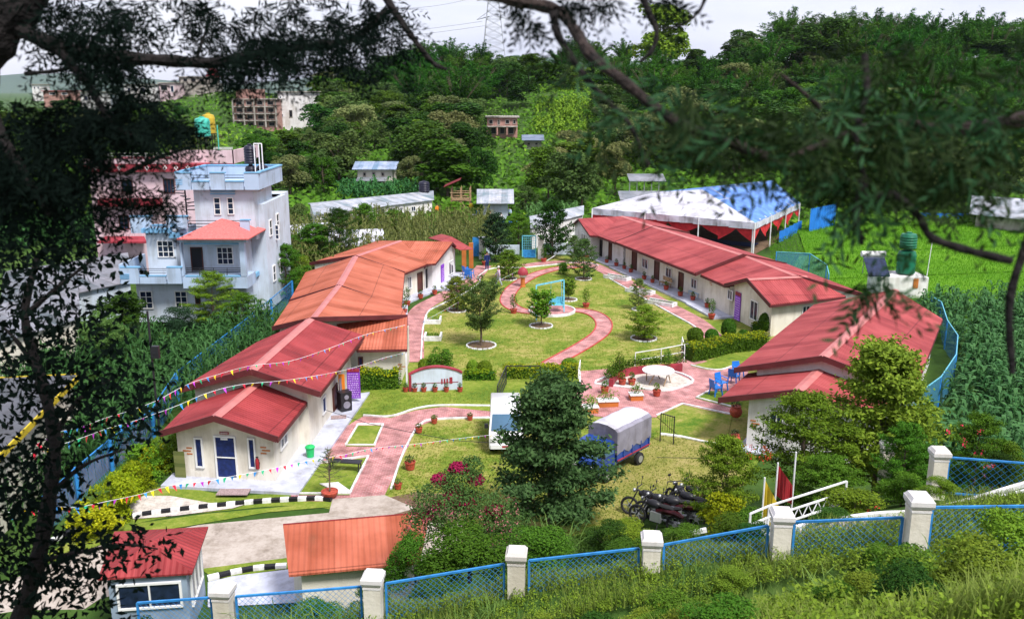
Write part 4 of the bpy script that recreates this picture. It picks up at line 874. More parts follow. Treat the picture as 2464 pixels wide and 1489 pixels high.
def rice():
    n = 110000; y = RS.uniform(60, 118, n); x = RS.uniform(18, 80, n); k = (x > 19.5+(y-62)*.25) & (x < .66*y+12); x, y = x[k], y[k]
    P = np.stack([x, y, np.maximum(0, terrain(x, y))+.25+np.where(y > 92, .1, 0)], 1); Nn = unit(RS.normal(size=P.shape)*np.array([1, 1, .2])); Tt = unit(RS.normal(size=P.shape)*.25+np.array([0, 0, 1]))
    M['L_rice'] = leafmat('rice_blades', (0.07, 0.19, 0.008), (0.17, 0.32, 0.02)); tag(link('rice_crop', np_mesh('rice_crop', leafV(P, Nn, .24, .05, Tt), 4, ['L_rice'])), 'vivid green young rice in the terraced field', 'crops', kind='stuff')
rice()
# ---- garden trees
proto('vase', 'spread', 81, 9500, .13, .05, 'L_grey', H=4.6, R=1.5, r0=.07, forks=14)
proto('g_round', 'oval', 82, 8000, .12, .06, 'L_bright', H=3, R=1.4, r0=.06)
proto('g_small', 'spread', 83, 3400, .15, .08, 'L_bright', H=3, R=1.0, r0=.045, forks=10)
proto('g_pale', 'oval', 84, 5600, .13, .06, 'L_grey', H=3.4, R=1.2, r0=.06, forks=10)
proto('g_fruit', 'oval', 85, 6800, .15, .08, 'L_mid', H=3.4, R=1.5, r0=.07)
proto('shrub', 'bush', 86, 2600, .12, .07, 'L_mid', H=1.6, R=1.1, r0=.03)
proto('limeshrub', 'bush', 87, 3600, .10, .065, 'L_lime', H=1.6, R=1.1, r0=.03)
proto('n_round', 'oval', 88, 20000, .15, .08, 'L_mid', H=6, R=2.4, r0=.12, forks=12)
proto('n_loose', 'oval', 89, 20000, .13, .06, 'L_bright', H=7, R=2.2, r0=.10, forks=20)
proto('n_bush', 'bush', 90, 9000, .10, .06, 'L_bright', H=3.5, R=1.6, r0=.06)
proto('n_dark', 'cone', 93, 26000, .17, .09, 'L_dark', H=6, R=2.6, r0=.14, forks=12)
def gt(name, label, px, py, hpx, key, wpx, ring=True, z=0.0, mat_=None, group=None):
    p = G(px, py, z); s = p.y/math.cos(PITCH)/FPX*1.02; o = tree(name, label, p, hpx*s/.97, key, wpx*s, mat_=mat_, group=group)
    if ring:
        m = MB(); R_ = .75 if ring is True else ring; n = 18
        for k in range(n): a = 2*PI*k/n; b = 2*PI*(k+.8)/n; m.beam((p.x+R_*math.cos(a), p.y+R_*math.sin(a), .05), (p.x+R_*math.cos(b), p.y+R_*math.sin(b), .05), .08, .1)
        rg = tag(m.build('stone_ring', 'kerb'), 'white painted stone ring round the %s' % label, 'edging', 'white stone rings round the garden trees')
        m = MB(); m.lathe([(R_*.97, .028), (.001, .06)], p, 16); struct('soil', m, 'soil')
    return o
gt('garden_tree', 'tall vase shaped thin leaved tree left on the lawn', 1158, 832, 158, 'vase', 100, 1.0)
gt('garden_tree', 'small yellowish leaved tree near the left path', 1100, 748, 80, 'g_fruit', 66, mat_='L_yel')
gt('garden_tree', 'dense round fruit tree near the gate', 1224, 672, 68, 'g_fruit', 66)
gt('garden_tree', 'pale flowering tree at the top right of the lawn', 1404, 672, 92, 'g_pale', 64)
gt('garden_tree', 'round bright green tree right on the lawn', 1549, 815, 78, 'g_round', 92, .9)
gt('garden_tree', 'young broad leaved tree below the swing frame', 1302, 785, 88, 'g_small', 66, .85)
gt('garden_tree', 'slim grey leaved tree beside the long porch', 1536, 745, 72, 'g_pale', 44, .5)
gt('garden_tree', 'small yellowish shrub behind the swing frame', 1368, 722, 50, 'g_small', 36, .7)
gt('garden_shrub', 'low dark rose bush by the curved path', 1356, 660, 30, 'shrub', 30, False)
gt('garden_tree', 'yellow green tree just inside the gate', 1248, 600, 78, 'g_round', 66, False)
gt('garden_tree', 'dark bluish tree left of the open gate', 1192, 628, 108, 'g_fruit', 74, False, mat_='L_blue')
gt('garden_tree', 'dark dense tree right of the blue gate', 1330, 622, 130, 'g_fruit', 84, False, mat_='L_dark')
gt('garden_tree', 'pale thin shrub left of the far white gable', 1380, 630, 60, 'g_pale', 40, False)
gt('garden_tree', 'loose dark tree behind the long tin shed', 820, 640, 130, 'n_loose', 90, False, mat_='L_dark')
gt('garden_tree', 'green tree in front of the long tin shed', 880, 565, 70, 'g_fruit', 60, False)
gt('garden_tree', 'round shrub in front of the shed doors', 950, 560, 50, 'g_fruit', 70, False)
gt('garden_tree', 'small bushy tree at the right of the pink canopy', 1090, 545, 55, 'g_round', 60, False)
gt('yard_tree', 'bright yellow green tree in front of the pale blue house', 518, 788, 130, 'n_loose', 120, False, mat_='L_bright')
gt('yard_tree', 'lower yellow green tree beside the blue fence', 590, 800, 92, 'n_loose', 100, False)
gt('yard_tree', 'soft dark bushy tree under the blue house window', 432, 815, 75, 'n_bush', 90, False, mat_='L_blue')
gt('yard_tree', 'dark tree between the blue house and the orange roofs', 690, 715, 120, 'n_round', 95, False)
gt('yard_tree', 'green tree right of the blue house', 760, 640, 95, 'n_round', 110, False)
gt('yard_tree', 'slender green tree above the orange roofs', 720, 690, 70, 'n_bush', 90, False)
for i, (px, py, h, w, lb) in enumerate([(300, 790, 90, 110, 'dark bush at the left corner of the blue house'), (250, 850, 100, 120, 'dark leafy tree left of the maize field'), (700, 560, 70, 80, 'tree beside the white plastic shed'), (620, 420, 90, 90, 'bushy tree behind the water tanks'), (700, 480, 100, 100, 'dark tree behind the blue house tower'), (780, 470, 90, 60, 'thin bare topped tree beside the shed'), (1050, 470, 70, 60, 'olive bush tree left of the bamboo tower'), (990, 450, 70, 60, 'olive flowering tree right of the stone house'), (1165, 470, 110, 70, 'tree right of the bamboo tower'), (1265, 520, 70, 60, 'bush right of the tin stall'), (1400, 500, 120, 100, 'large grey green tree left of the white canopy'), (1320, 490, 130, 110, 'broad dark tree behind the tin stall'), (1480, 470, 120, 90, 'grey green tree behind the white canopy')]):
    p = T(px, py) if py < 560 else G(px, py); s = p.y/FPX*1.03
    tree('valley_tree', lb, p, h*s, FOR[(i*3) % 8] if 'olive' not in lb else 'far4', w*s)
M['L_mid2'] = leafmat('dark_mixed_leaves', (0.014, 0.05, 0.012), (0.12, 0.21, 0.07))
# ---- near trees right of centre
def wt(name, label, px, py, Y, hpx, key, wpx, mat_=None, cat='tree', rz=None):
    p = W(px, py, Y); s = Y/FPX*1.04; return tree(name, label, p, hpx*s, key, wpx*s, mat_=mat_, cat=cat, rz=rz)
wt('broadleaf_tree', 'big dark broadleaf tree in the middle hiding the white van', 1324, 1264, 32, 385, 'n_dark', 300, mat_='L_mid2')
wt('feathery_tree', 'tall feathery olive tree at the right in front of the pink roof', 2105, 1185, 30, 385, 'n_dark', 300, mat_='L_yel')
wt('broadleaf_tree', 'rounded green tree in front of the right white wall', 1930, 1165, 29, 235, 'n_round', 240, mat_='L_bright')
wt('broadleaf_tree', 'light green tree left of the flags', 1740, 1262, 28.5, 235, 'n_round', 170, mat_='L_bright')
wt('broadleaf_tree', 'dark low tree behind the white handrail', 1985, 1235, 26, 150, 'n_round', 180)
wt('broadleaf_tree', 'dark green tree left of the separate cream pillar', 2165, 1190, 26.5, 190, 'n_round', 130)
wt('flowering_shrub', 'tall red flowering shrub at the far right fence', 2340, 1180, 26, 200, 'n_round', 140)
wt('shrub', 'green bush under the white handrail', 2050, 1290, 23, 120, 'n_bush', 190, cat='shrub')
wt('shrub', 'small green bush beside the separate cream pillar', 2262, 1200, 22.5, 50, 'n_bush', 100, cat='shrub')
wt('golden_shrub', 'round golden yellow shrub beside the motorcycles', 1733, 1285, 27, 100, 'limeshrub', 120, cat='shrub')
wt('shrub', 'leafy shrub below the motorcycles', 1520, 1320, 25.5, 70, 'n_bush', 150, cat='shrub')
wt('shrub', 'dark green shrub between the pillars', 1405, 1440, 21, 105, 'n_bush', 105, cat='shrub', mat_='L_mid')
wt('shrub', 'dark green cone shrub behind the third fence panel', 1690, 1440, 21, 100, 'n_bush', 80, cat='shrub', mat_='L_dark')
for i, (px, py, w_, lb) in enumerate([(1130, 1400, 260, 'green mass of shrub below the magenta blossom'), (1000, 1420, 150, 'shrub creeping over the end of the red shed'), (1290, 1400, 220, 'leafy shrub behind the second fence panel'), (1600, 1420, 240, 'leafy shrub behind the third fence panel'), (1800, 1360, 150, 'leafy shrub behind the fourth pillar')]):
    wt('shrub', lb, px, py, 23.0+i*.1, 150, 'n_bush', w_, cat='shrub', mat_='L_mid')
EX = [(760, 1440, 21.5, 75, 150, 'n_bush', 'L_mid', 'leafy bush against the front wall of the ribbed red shed'), (890, 1425, 21.8, 85, 130, 'n_bush', 'L_weed', 'pale bush at the middle of the ribbed red shed wall'), (350, 1480, 20.5, 100, 130, 'n_bush', 'L_dark', 'dark bush hiding the foot of the guard hut'), (2210, 1120, 27, 150, 120, 'n_round', 'L_mid', 'dark bush between the feathery tree and the far net fence'), (2330, 1060, 28, 110, 120, 'n_round', 'L_mid', 'leafy bush below the bluish maize at the right'), (2420, 1130, 26, 130, 110, 'n_bush', 'L_mid', 'green bush near the right picture edge'),
      (2400, 1210, 24, 110, 90, 'n_bush', 'L_dark', 'dark flowering bush below the right edge pillar'), (2165, 1230, 25, 90, 130, 'n_bush', 'L_mid', 'green bush right of the handrail end'), (1900, 1200, 27, 110, 130, 'n_bush', 'L_mid', 'leafy bush behind the flags'), (1990, 1320, 21.5, 70, 120, 'n_bush', 'L_dark', 'dark bush just behind the fifth pillar'),
      (1760, 1345, 22.5, 80, 120, 'n_bush', 'L_mid', 'low bush under the lower handrail'), (1640, 1345, 22.5, 70, 120, 'n_bush', 'L_mid', 'low leafy bush left of the lower handrail'), (1460, 1330, 24, 110, 130, 'n_bush', 'L_dark', 'dark bush right of the tall blade grass'), (1220, 1290, 27, 90, 150, 'n_bush', 'L_dark', 'dark bush under the left side of the big dark tree'), (1430, 1260, 29, 80, 150, 'n_bush', 'L_dark', 'dark bush under the right side of the big dark tree'),
      (1050, 1440, 21, 80, 140, 'n_bush', 'L_mid', 'bushy growth behind the second fence panel'), (1500, 1430, 21, 70, 120, 'n_bush', 'L_mid', 'bushy growth left of the fourth pillar'), (1800, 1420, 20.5, 70, 110, 'n_bush', 'L_dark', 'dark growth behind the fourth fence panel'), (770, 1500, 20, 70, 130, 'n_bush', 'L_mid', 'bushy growth behind the first fence panel'),
      (2100, 1370, 17.2, 75, 110, 'n_bush', 'L_weed', 'pale green weeds at the foot of the last fence panel'), (1760, 1470, 17.5, 60, 120, 'n_bush', 'L_weed', 'pale green weeds below the fourth fence panel'), (1600, 1490, 17, 70, 130, 'n_bush', 'L_weed', 'pale green weeds right of the fourth pillar foot'), (1350, 1500, 17, 50, 130, 'n_bush', 'L_weed', 'pale weeds below the third fence panel'), (2250, 1400, 14, 80, 120, 'n_bush', 'L_yel', 'yellowish weeds at the foot of the sixth pillar')]
for px, py, Y, hp, wp, key, mt_, lb in EX:
    p = W(px, py, Y); p.z = tz(p.x, p.y)-.1; s = Y/FPX*1.04; tree('shrub', lb, p, hp*s, key, wp*s, cat='shrub', mat_=mt_)
for px, Y, h, w_, mt_, lb in [(2350, 8.0, .8, 1.1, 'L_weed', 'out of focus pale green bush nearest the camera at the bottom right'), (2180, 9.0, .7, 1.2, 'L_mid', 'out of focus darker bush left of the pale one at the bottom right'), (2060, 11.5, .7, 1.1, 'L_yel', 'yellowish weedy bush halfway up the near bank'), (1880, 13.5, .7, 1.2, 'L_weed', 'pale weedy bush below the fifth pillar')]:
    p = W(px, 1500, Y); p.z = tz(p.x, p.y)-.08; tree('shrub', lb, p, h, 'n_bush', w_, cat='shrub', mat_=mt_)
for k_ in range(46):
    y_ = RS.uniform(7.5, 18.0); x_ = RS.uniform(.02, .62)*y_+.3; hh = RS.uniform(.35, .75)*(.75 if y_ > 16 else 1)
    tree('weed_bush', 'leafy knee high weed bush tangled in the grass of the near bank', (x_, y_, tz(x_, y_)-.06), hh, 'n_bush', hh*RS.uniform(1.0, 1.7), group='weed bushes on the near bank', cat='shrub', mat_=['L_mid', 'L_weed', 'L_yel', 'L_dark', 'L_mid'][k_ % 5])
for px, py, hp, wp, lb in [(240, 1278, 70, 80, 'golden shrub squeezed between the first and second golden ones'), (290, 1228, 80, 80, 'golden shrub third along the mesh fence'), (335, 1180, 75, 80, 'golden shrub just past the middle of the mesh fence'), (380, 1140, 80, 80, 'yellow green shrub behind the leaf painting')]:
    p = G(px, py); s = p.y/FPX*1.02; tree('golden_shrub', lb, p, hp*s, 'limeshrub', wp*s, cat='shrub')
# lime bushes by the office
for i, (px, py, h, w_, mt_, lb) in enumerate([(225, 1285, 85, 120, None, 'golden shrub nearest the striped kerb'), (272, 1250, 110, 110, None, 'golden shrub second from the striped kerb'), (312, 1200, 80, 84, None, 'bright golden shrub halfway along the mesh fence'), (352, 1150, 88, 92, 'L_bright', 'yellow green shrub left of the office corner'), (410, 1130, 92, 84, 'L_bright', 'green shrub touching the office bungalow')]):
    p = G(px, py); s = p.y/FPX*1.02; tree('golden_shrub', lb, p, h*s, 'limeshrub', w_*s*1.08, cat='shrub', mat_=mt_)
# clipped balls, hedges
def ballbush(label, px, py, rpx, h=1.0, mt='L_mid', z=0):
    p = G(px, py, z); R_ = rpx*p.y/FPX*1.03; n = 2600; d = unit(RS.normal(size=(n, 3))); d[:, 2] = np.where(d[:, 2] < -.6, -d[:, 2], d[:, 2]); P = d*R_*RS.uniform(.88, 1.03, (n, 1))*np.array([1, 1, h])+np.array([0, 0, R_*h*.98])
    o = thing('clipped_shrub', label, 'shrub', p); f = link('foliage', np_mesh('foliage', leafV(P, unit(d+RS.normal(size=(n, 3))*.45), .13, .08), 4, [mt]), o)
    m = MB(); m.tube([(0, 0, 0), (0, 0, R_*h)], [.05, .04], 6); m.ball((0, 0, R_*h*.98), (R_*.85, R_*.85, R_*h*.85), 12, 8); m.build('stem', 'L_dark', o); return o
def hedge(label, pts, w_, h, mt='L_mid', mt2='L_lime', z=0.0):
    ln = [G(x, y, z) for x, y in pts]; tot = sum((b-a).length for a, b in zip(ln, ln[1:])); Ps, Ns, Ms = [], [], []; core = MB()
    for a, b in zip(ln, ln[1:]):
        L_ = (b-a).length; t = (b-a).normalized(); s = Vector((-t.y, t.x, 0)); n = int(L_*(w_+2*h)*300); u = RS.uniform(-.1, L_+.1, n); k = RS.uniform(0, w_+2*h, n)
        lat = np.where(k < h, -w_/2, np.where(k < h+w_, k-h-w_/2, w_/2)); hz = np.where(k < h, k, np.where(k < h+w_, h, w_+2*h-k)); wob = 1+.08*np.sin(u*3)+.05*np.sin(u*7)
        P = np.array(a)[None]+np.outer(u, np.array(t))+np.outer(lat, np.array(s)); P[:, 2] = z+hz*wob; P += RS.normal(size=P.shape)*.045
        nr = np.where((k < h)[:, None], -np.array(s), np.where((k < h+w_)[:, None], np.array([0, 0, 1.]), np.array(s))); Ps.append(P); Ns.append(unit(nr+RS.normal(size=P.shape)*.5)); Ms.append((hz > h*.85).astype(int)*(RS.rand(n) < .6))
        c = (a+b)/2; core.box((c.x, c.y, z+h*.46), (L_, w_*.85, h*.9), math.atan2(t.y, t.x))
    o = thing('hedge', label, 'hedge', (0, 0, 0)); link('foliage', np_mesh('foliage', leafV(np.concatenate(Ps), np.concatenate(Ns), .13, .08), 4, [mt, mt2], np.concatenate(Ms)), o); core.build('stems', 'L_dark', o)
ballbush('tall clipped egg shaped shrub left beside the right gable', 1845, 803, 22, 1.25)
ballbush('clipped round shrub right beside the right gable', 1886, 790, 20, 1.15)
ballbush('clipped ball shrub at the left end of the right hedge', 1672, 826, 20); ballbush('second clipped ball shrub from the left along the right hedge', 1712, 824, 17)
ballbush('small clipped ball shrub below the purple banner gable', 1788, 822, 15); ballbush('clipped ball shrub beside the red garden path end', 1370, 892, 20, .8, 'L_bright')
ballbush('left clipped ball shrub behind the white sign wall', 1138, 900, 15, 1.2, 'L_bright'); ballbush('right clipped ball shrub behind the white sign wall', 1166, 902, 18, 1, 'L_bright')
ballbush('yellow green shrub left of the sign wall', 1022, 893, 16, 1, 'L_bright'); ballbush('young shrub with spiky leaves by the banner gable', 1752, 815, 18, 1.4, 'L_mid')
gt('shrub', 'dark round shrub behind the white sign wall', 1060, 892, 52, 'shrub', 64, False)
hedge('clipped yellow topped hedge in front of the right gable', [(1655, 868), (1748, 846), (1835, 836)], 1.1, 1.0)
hedge('short clipped hedge behind the right hedge', [(1822, 800), (1858, 790), (1895, 776)], 1.0, .6)
hedge('clipped box hedge beside the purple banner of the hall', [(868, 934), (960, 930)], 1.0, 1.1)
hedge('low yellow hedge right of the sign wall', [(1122, 912), (1190, 912)], .7, .5, 'L_bright')
hedge('low hedge behind the dark central tree', [(1215, 908), (1290, 907), (1385, 905)], .9, .7, 'L_bright')
# bougainvillea
def bougain():
    p = W(1120, 1340, 24.5); o = thing('bougainvillea', 'sprawling bougainvillea with magenta blossom right of the red shed', 'shrub', p)
    B = [(-.6, 0, 1.6, 1.1, .9, .9), (.4, .1, 1.3, 1.2, .9, .8), (-.1, .4, 2.3, .7, .6, .5), (1.2, .2, .8, .9, .7, .7), (-1.2, 0, .9, .8, .7, .7), (.2, .6, 2.7, .4, .4, .3)]
    P, Nn = blobcloud(9000, B); link('foliage', np_mesh('foliage', leafV(P, Nn, .09, .05), 4, ['L_grey']), o)
    F = [(-.2, .5, 2.65, .32, .3, .22), (-.75, .4, 2.35, .3, .3, .2), (.3, .5, 2.3, .28, .3, .2), (-.35, .2, 2.0, .35, .3, .25), (0, .0, 1.75, .35, .3, .2), (-.8, -.1, 1.8, .25, .3, .15), (.9, 0, 1.55, .3, .3, .15), (-1.1, -.2, 1.45, .2, .2, .15)]
    P, Nn = blobcloud(4200, F); link('blossom', np_mesh('blossom', leafV(P, Nn, .075, .06), 4, ['F_mag']), o)
    n = 260; k = RS.uniform(-1, 1, (n, 3))*np.array([1.7, .7, .8])+np.array([0, -.3, 1.2]); P = np.repeat(k, 5, 0)+RS.normal(size=(n*5, 3))*.05; link('blossom', np_mesh('blossom', leafV(P, unit(RS.normal(size=P.shape)), .05, .04), 4, ['F_pink']), o)
    m = trunk_mb(2.6, 1.5, B, .05, 6); m.build('stem', 'bark', o)
bougain()
def redspots(label, px, py, Y, n, rx, rz, mt='F_red'):
    p = W(px, py, Y); k = RS.uniform(-1, 1, (n, 3))*np.array([rx, .5, rz]); P = np.repeat(k, 7, 0)+RS.normal(size=(n*7, 3))*.04
    tag(link('blossom', np_mesh('blossom', leafV(P, unit(RS.normal(size=P.shape)), .06, .05), 4, [mt]), loc=p), label, 'flowers', kind='stuff')
redspots('red blossom on the far right shrub', 2330, 1080, 25.5, 14, .7, .7); redspots('pink blossom below the far right shrub', 2390, 1150, 25, 14, .5, .4, 'F_pink')
redspots('orange red blossom behind the handrail', 2060, 1240, 22.6, 16, .6, .4); redspots('orange flowers beside the white bungalow corner', 1830, 1090, 28, 18, .5, .12, 'F_red')
# ---- foreground slope: weeds, tall grass
def weeds():
    n = 120000; y = RS.uniform(6.0, 21.0, n); x = RS.uniform(-.70, .72, n)*(y+1); z = terrain(x, y); h = RS.uniform(.12, .42, n)*(1+.5*np.sin(x*1.7+1)*np.sin(y*1.3))
    az = RS.uniform(0, 2*PI, n); lean = RS.uniform(.1, .6, n)*h; w_ = RS.uniform(.006, .013, n)
    q = []
    for s, u in ((-1, 0), (1, 0), (.6, .6), (-.6, .6)): q.append(np.stack([x+np.cos(az)*lean*u*u-s*np.sin(az)*w_, y+np.sin(az)*lean*u*u+s*np.cos(az)*w_, z+h*u], 1))
    q2 = []
    for s, u in ((-.6, .6), (.6, .6), (.1, 1), (-.1, 1)): q2.append(np.stack([x+np.cos(az)*lean*u*u-s*np.sin(az)*w_, y+np.sin(az)*lean*u*u+s*np.cos(az)*w_, z+h*(u-.1*(u > .9))], 1))
    V = np.stack([np.stack(q, 1), np.stack(q2, 1)], 1).reshape(-1, 3); tag(link('slope_grass', np_mesh('slope_grass', V, 4, ['L_grass'])), 'long grass on the near bank below the fence', 'grass', kind='stuff')
    # leafy weeds in clumps
    n = 9500; y = RS.uniform(6, 19.8, n); x = RS.uniform(-.66, .72, n)*(y+1); keep = np.sin(x*.9+.5)+np.sin(y*1.1+x*.4)+RS.normal(size=n)*.5+.5*(x > 1) > -.9; x, y = x[keep], y[keep]; n = len(x); z = terrain(x, y); H = RS.uniform(.12, .42, n)
    Ps, Ns, Ls = [], [], []
    for k in range(26):
        t = RS.uniform(.1, 1, n)**.7; a = RS.uniform(0, 2*PI, n); rr = .05+.14*(1.15-t)*(H/.4); P = np.stack([x+np.cos(a)*rr, y+np.sin(a)*rr, z+H*t], 1); Ps.append(P); Ns.append(unit(np.stack([np.cos(a)*.5, np.sin(a)*.5, np.ones(n)], 1)+RS.normal(size=(n, 3))*.4)); Ls.append(.03+.045*RS.rand(n))
    L_ = np.concatenate(Ls); tag(link('weeds', np_mesh('weeds', leafV(np.concatenate(Ps), np.concatenate(Ns), L_, L_*.55), 4, ['L_weed'])), 'leafy light green weeds on the near bank', 'weeds', kind='stuff')
weeds()
def tall_weeds():
    n = 1700; y = RS.uniform(8, 18.8, n); x = RS.uniform(-.25, .70, n)*(y+.5); z = terrain(x, y); H = RS.uniform(.35, .85, n)*np.interp(x, [0, 2, 4, 7], [.45, .7, 1.0, 1.45])*np.interp(y, [8, 12, 15, 18], [.75, .9, .8, .45]); Ps, Ns, Ls = [], [], []
    for k in range(60):
        t = RS.uniform(.05, 1, n)**.75; a = RS.uniform(0, 2*PI, n); rr = (.04+.22*(1.1-t))*H/.6; Ps.append(np.stack([x+np.cos(a)*rr, y+np.sin(a)*rr, z+H*t], 1)); Ns.append(unit(np.stack([np.cos(a)*.5, np.sin(a)*.5, np.ones(n)], 1)+RS.normal(size=(n, 3))*.45)); Ls.append(.035+.05*RS.rand(n))
    L_ = np.concatenate(Ls); tag(link('tall_weeds', np_mesh('tall_weeds', leafV(np.concatenate(Ps), np.concatenate(Ns), L_, L_*.5), 4, ['L_weed'])), 'taller leafy weeds rising in front of the near fence', 'weeds', kind='stuff')
tall_weeds()
def lawn_tufts():
    n = 120000; P0 = G(905, 905); y = RS.uniform(31.5, 93, n)**1.0; y = 31.5+(93-31.5)*RS.rand(n)**1.6; x = RS.uniform(-.32, .42, n)*y; 
    def inside(poly):
        xs = [p.x for p in poly]; ys = [p.y for p in poly]; c = np.zeros(n, bool); j = len(xs)-1
        for i in range(len(xs)):
            c ^= ((ys[i] > y) != (ys[j] > y)) & (x < (xs[j]-xs[i])*(y-ys[i])/(ys[j]-ys[i]+1e-9)+xs[i]); j = i
        return c
    L1 = inside([G(*p) for p in [(1030, 870), (1035, 760), (1130, 700), (1270, 650), (1440, 655), (1560, 720), (1670, 800), (1640, 850), (1500, 875), (1395, 900), (1200, 905)]])
    L2 = inside([G(*p) for p in [(1000, 1050), (1050, 1015), (1400, 1010), (1560, 1030), (1690, 1070), (1760, 1190), (1600, 1250), (1400, 1270), (1100, 1230), (930, 1190)]]); L3 = inside([G(*p) for p in [(880, 998), (890, 945), (985, 948), (1190, 935), (1190, 975), (1060, 975), (1000, 983), (940, 1001)]])
    ln = [p for p in S+S2]; ok = L1 | L2 | L3
    for p in ln: ok &= ((x-p.x)**2+(y-p.y)**2) > .75**2
    c = G(1328, 750); ok &= ((x-c.x)**2+(y-c.y)**2) > 2.1**2; x, y = x[ok], y[ok]; m_ = len(x)
    P = np.stack([x, y, .03+RS.uniform(0, .03, m_)], 1); Tt = unit(RS.normal(size=P.shape)*np.array([1, 1, .5])+np.array([0, 0, .6])); Nn = unit(RS.normal(size=P.shape)+np.array([0, -.2, .8]))
    tag(link('lawn_tufts', np_mesh('lawn_tufts', leafV(P, Nn, RS.uniform(.06, .15, m_), .035, Tt), 4, ['L_lawn'])), 'uneven grass tufts over the lawns', 'grass', kind='stuff')
lawn_tufts()
def grassclump(label, p, n, h, sp, mt='L_tallgrass', w_=.012):
    az = RS.uniform(0, 2*PI, n); x0 = RS.normal(size=n)*sp; y0 = RS.normal(size=n)*sp; H = h*RS.uniform(.5, 1.1, n); le = H*RS.uniform(.15, .65, n); w_ = w_*RS.uniform(.7, 1.4, n); qs = []
    U = [0, .3, .6, .85, 1.0]; Wd = [1, 1, .8, .5, .05]
    for (u0, a0), (u1, a1) in zip(zip(U, Wd), zip(U[1:], Wd[1:])):
        q = [np.stack([x0+np.cos(az)*le*u**2.2-s*np.sin(az)*w_, y0+np.sin(az)*le*u**2.2+s*np.cos(az)*w_, H*(u-.28*u**4)], 1) for s, u in ((-a0, u0), (a0, u0), (a1, u1), (-a1, u1))]; qs.append(np.stack(q, 1))
    V = np.stack(qs, 1).reshape(-1, 3); return tag(link('grass_clump', np_mesh('grass_clump', V, 4, [mt]), loc=p), label, 'grass', kind='stuff')
for i, (px, py, Y, n, h, sp, lb) in enumerate([(1325, 1330, 25, 420, 1.9, .55, 'tall blade grass clump below the big dark tree'), (650, 1470, 18, 380, 1.3, .6, 'tall grass clump between the first two pillars'), (760, 1480, 18.2, 300, 1.1, .5, 'grass clump left of the second pillar'), (1160, 1440, 18, 200, .8, .5, 'wispy grass left of the third pillar'), (2010, 1400, 16.5, 260, 1.0, .4, 'tall grass in front of the right fence panel'), (1700, 1450, 17.5, 200, .8, .5, 'grass tuft right of the fourth pillar'), (2290, 1440, 13, 240, 1.0, .5, 'blurred tall grass at the bottom right corner'), (560, 1500, 15, 200, .7, .5, 'grass tuft at the foot of the first pillar')]):
    p = W(px, py, Y); p.z = min(p.z, tz(p.x, p.y))-.05; grassclump(lb, p, n, h, sp)
for i, (px, py, Y, n, h, key, mt, lb) in enumerate([(2180, 1470, 12, 0, 1.3, 'n_bush', 'L_mid', 'soft dark green bush at the bottom right'), (2390, 1480, 10, 0, 1.3, 'n_bush', 'L_bright', 'soft green bush in the bottom right corner'), (330, 1500, 15.5, 0, 1.5, 'n_bush', 'L_dark', 'dark broad leaved bush in front of the red roofed hut'), (1960, 1430, 15.5, 0, .8, 'n_bush', 'L_weed', 'light green weed bush in front of the last fence panel')]):
    p = W(px, py, Y); p.z = tz(p.x, p.y)-.1; tree('shrub', lb, p, h, key, h*1.1, cat='shrub', mat_=mt)
k = RS.uniform(size=(14, 2)); P = []
for a, b in k:
    y = 9+9*b; x = (a-.35)*y*.9; P.append((x, y, tz(x, y)+.4))
P = np.repeat(np.array(P), 8, 0)+RS.normal(size=(14*8, 3))*.015; M['F_or'] = leafmat('orange_flowers', (0.75, 0.22, 0.02), (0.85, 0.35, 0.05)); tag(link('wild_flowers', np_mesh('wild_flowers', leafV(P, unit(RS.normal(size=P.shape)+np.array([0, 0, 1])), .035, .03), 4, ['F_or'])), 'scattered small orange flowers on the near bank', 'flowers', kind='stuff')
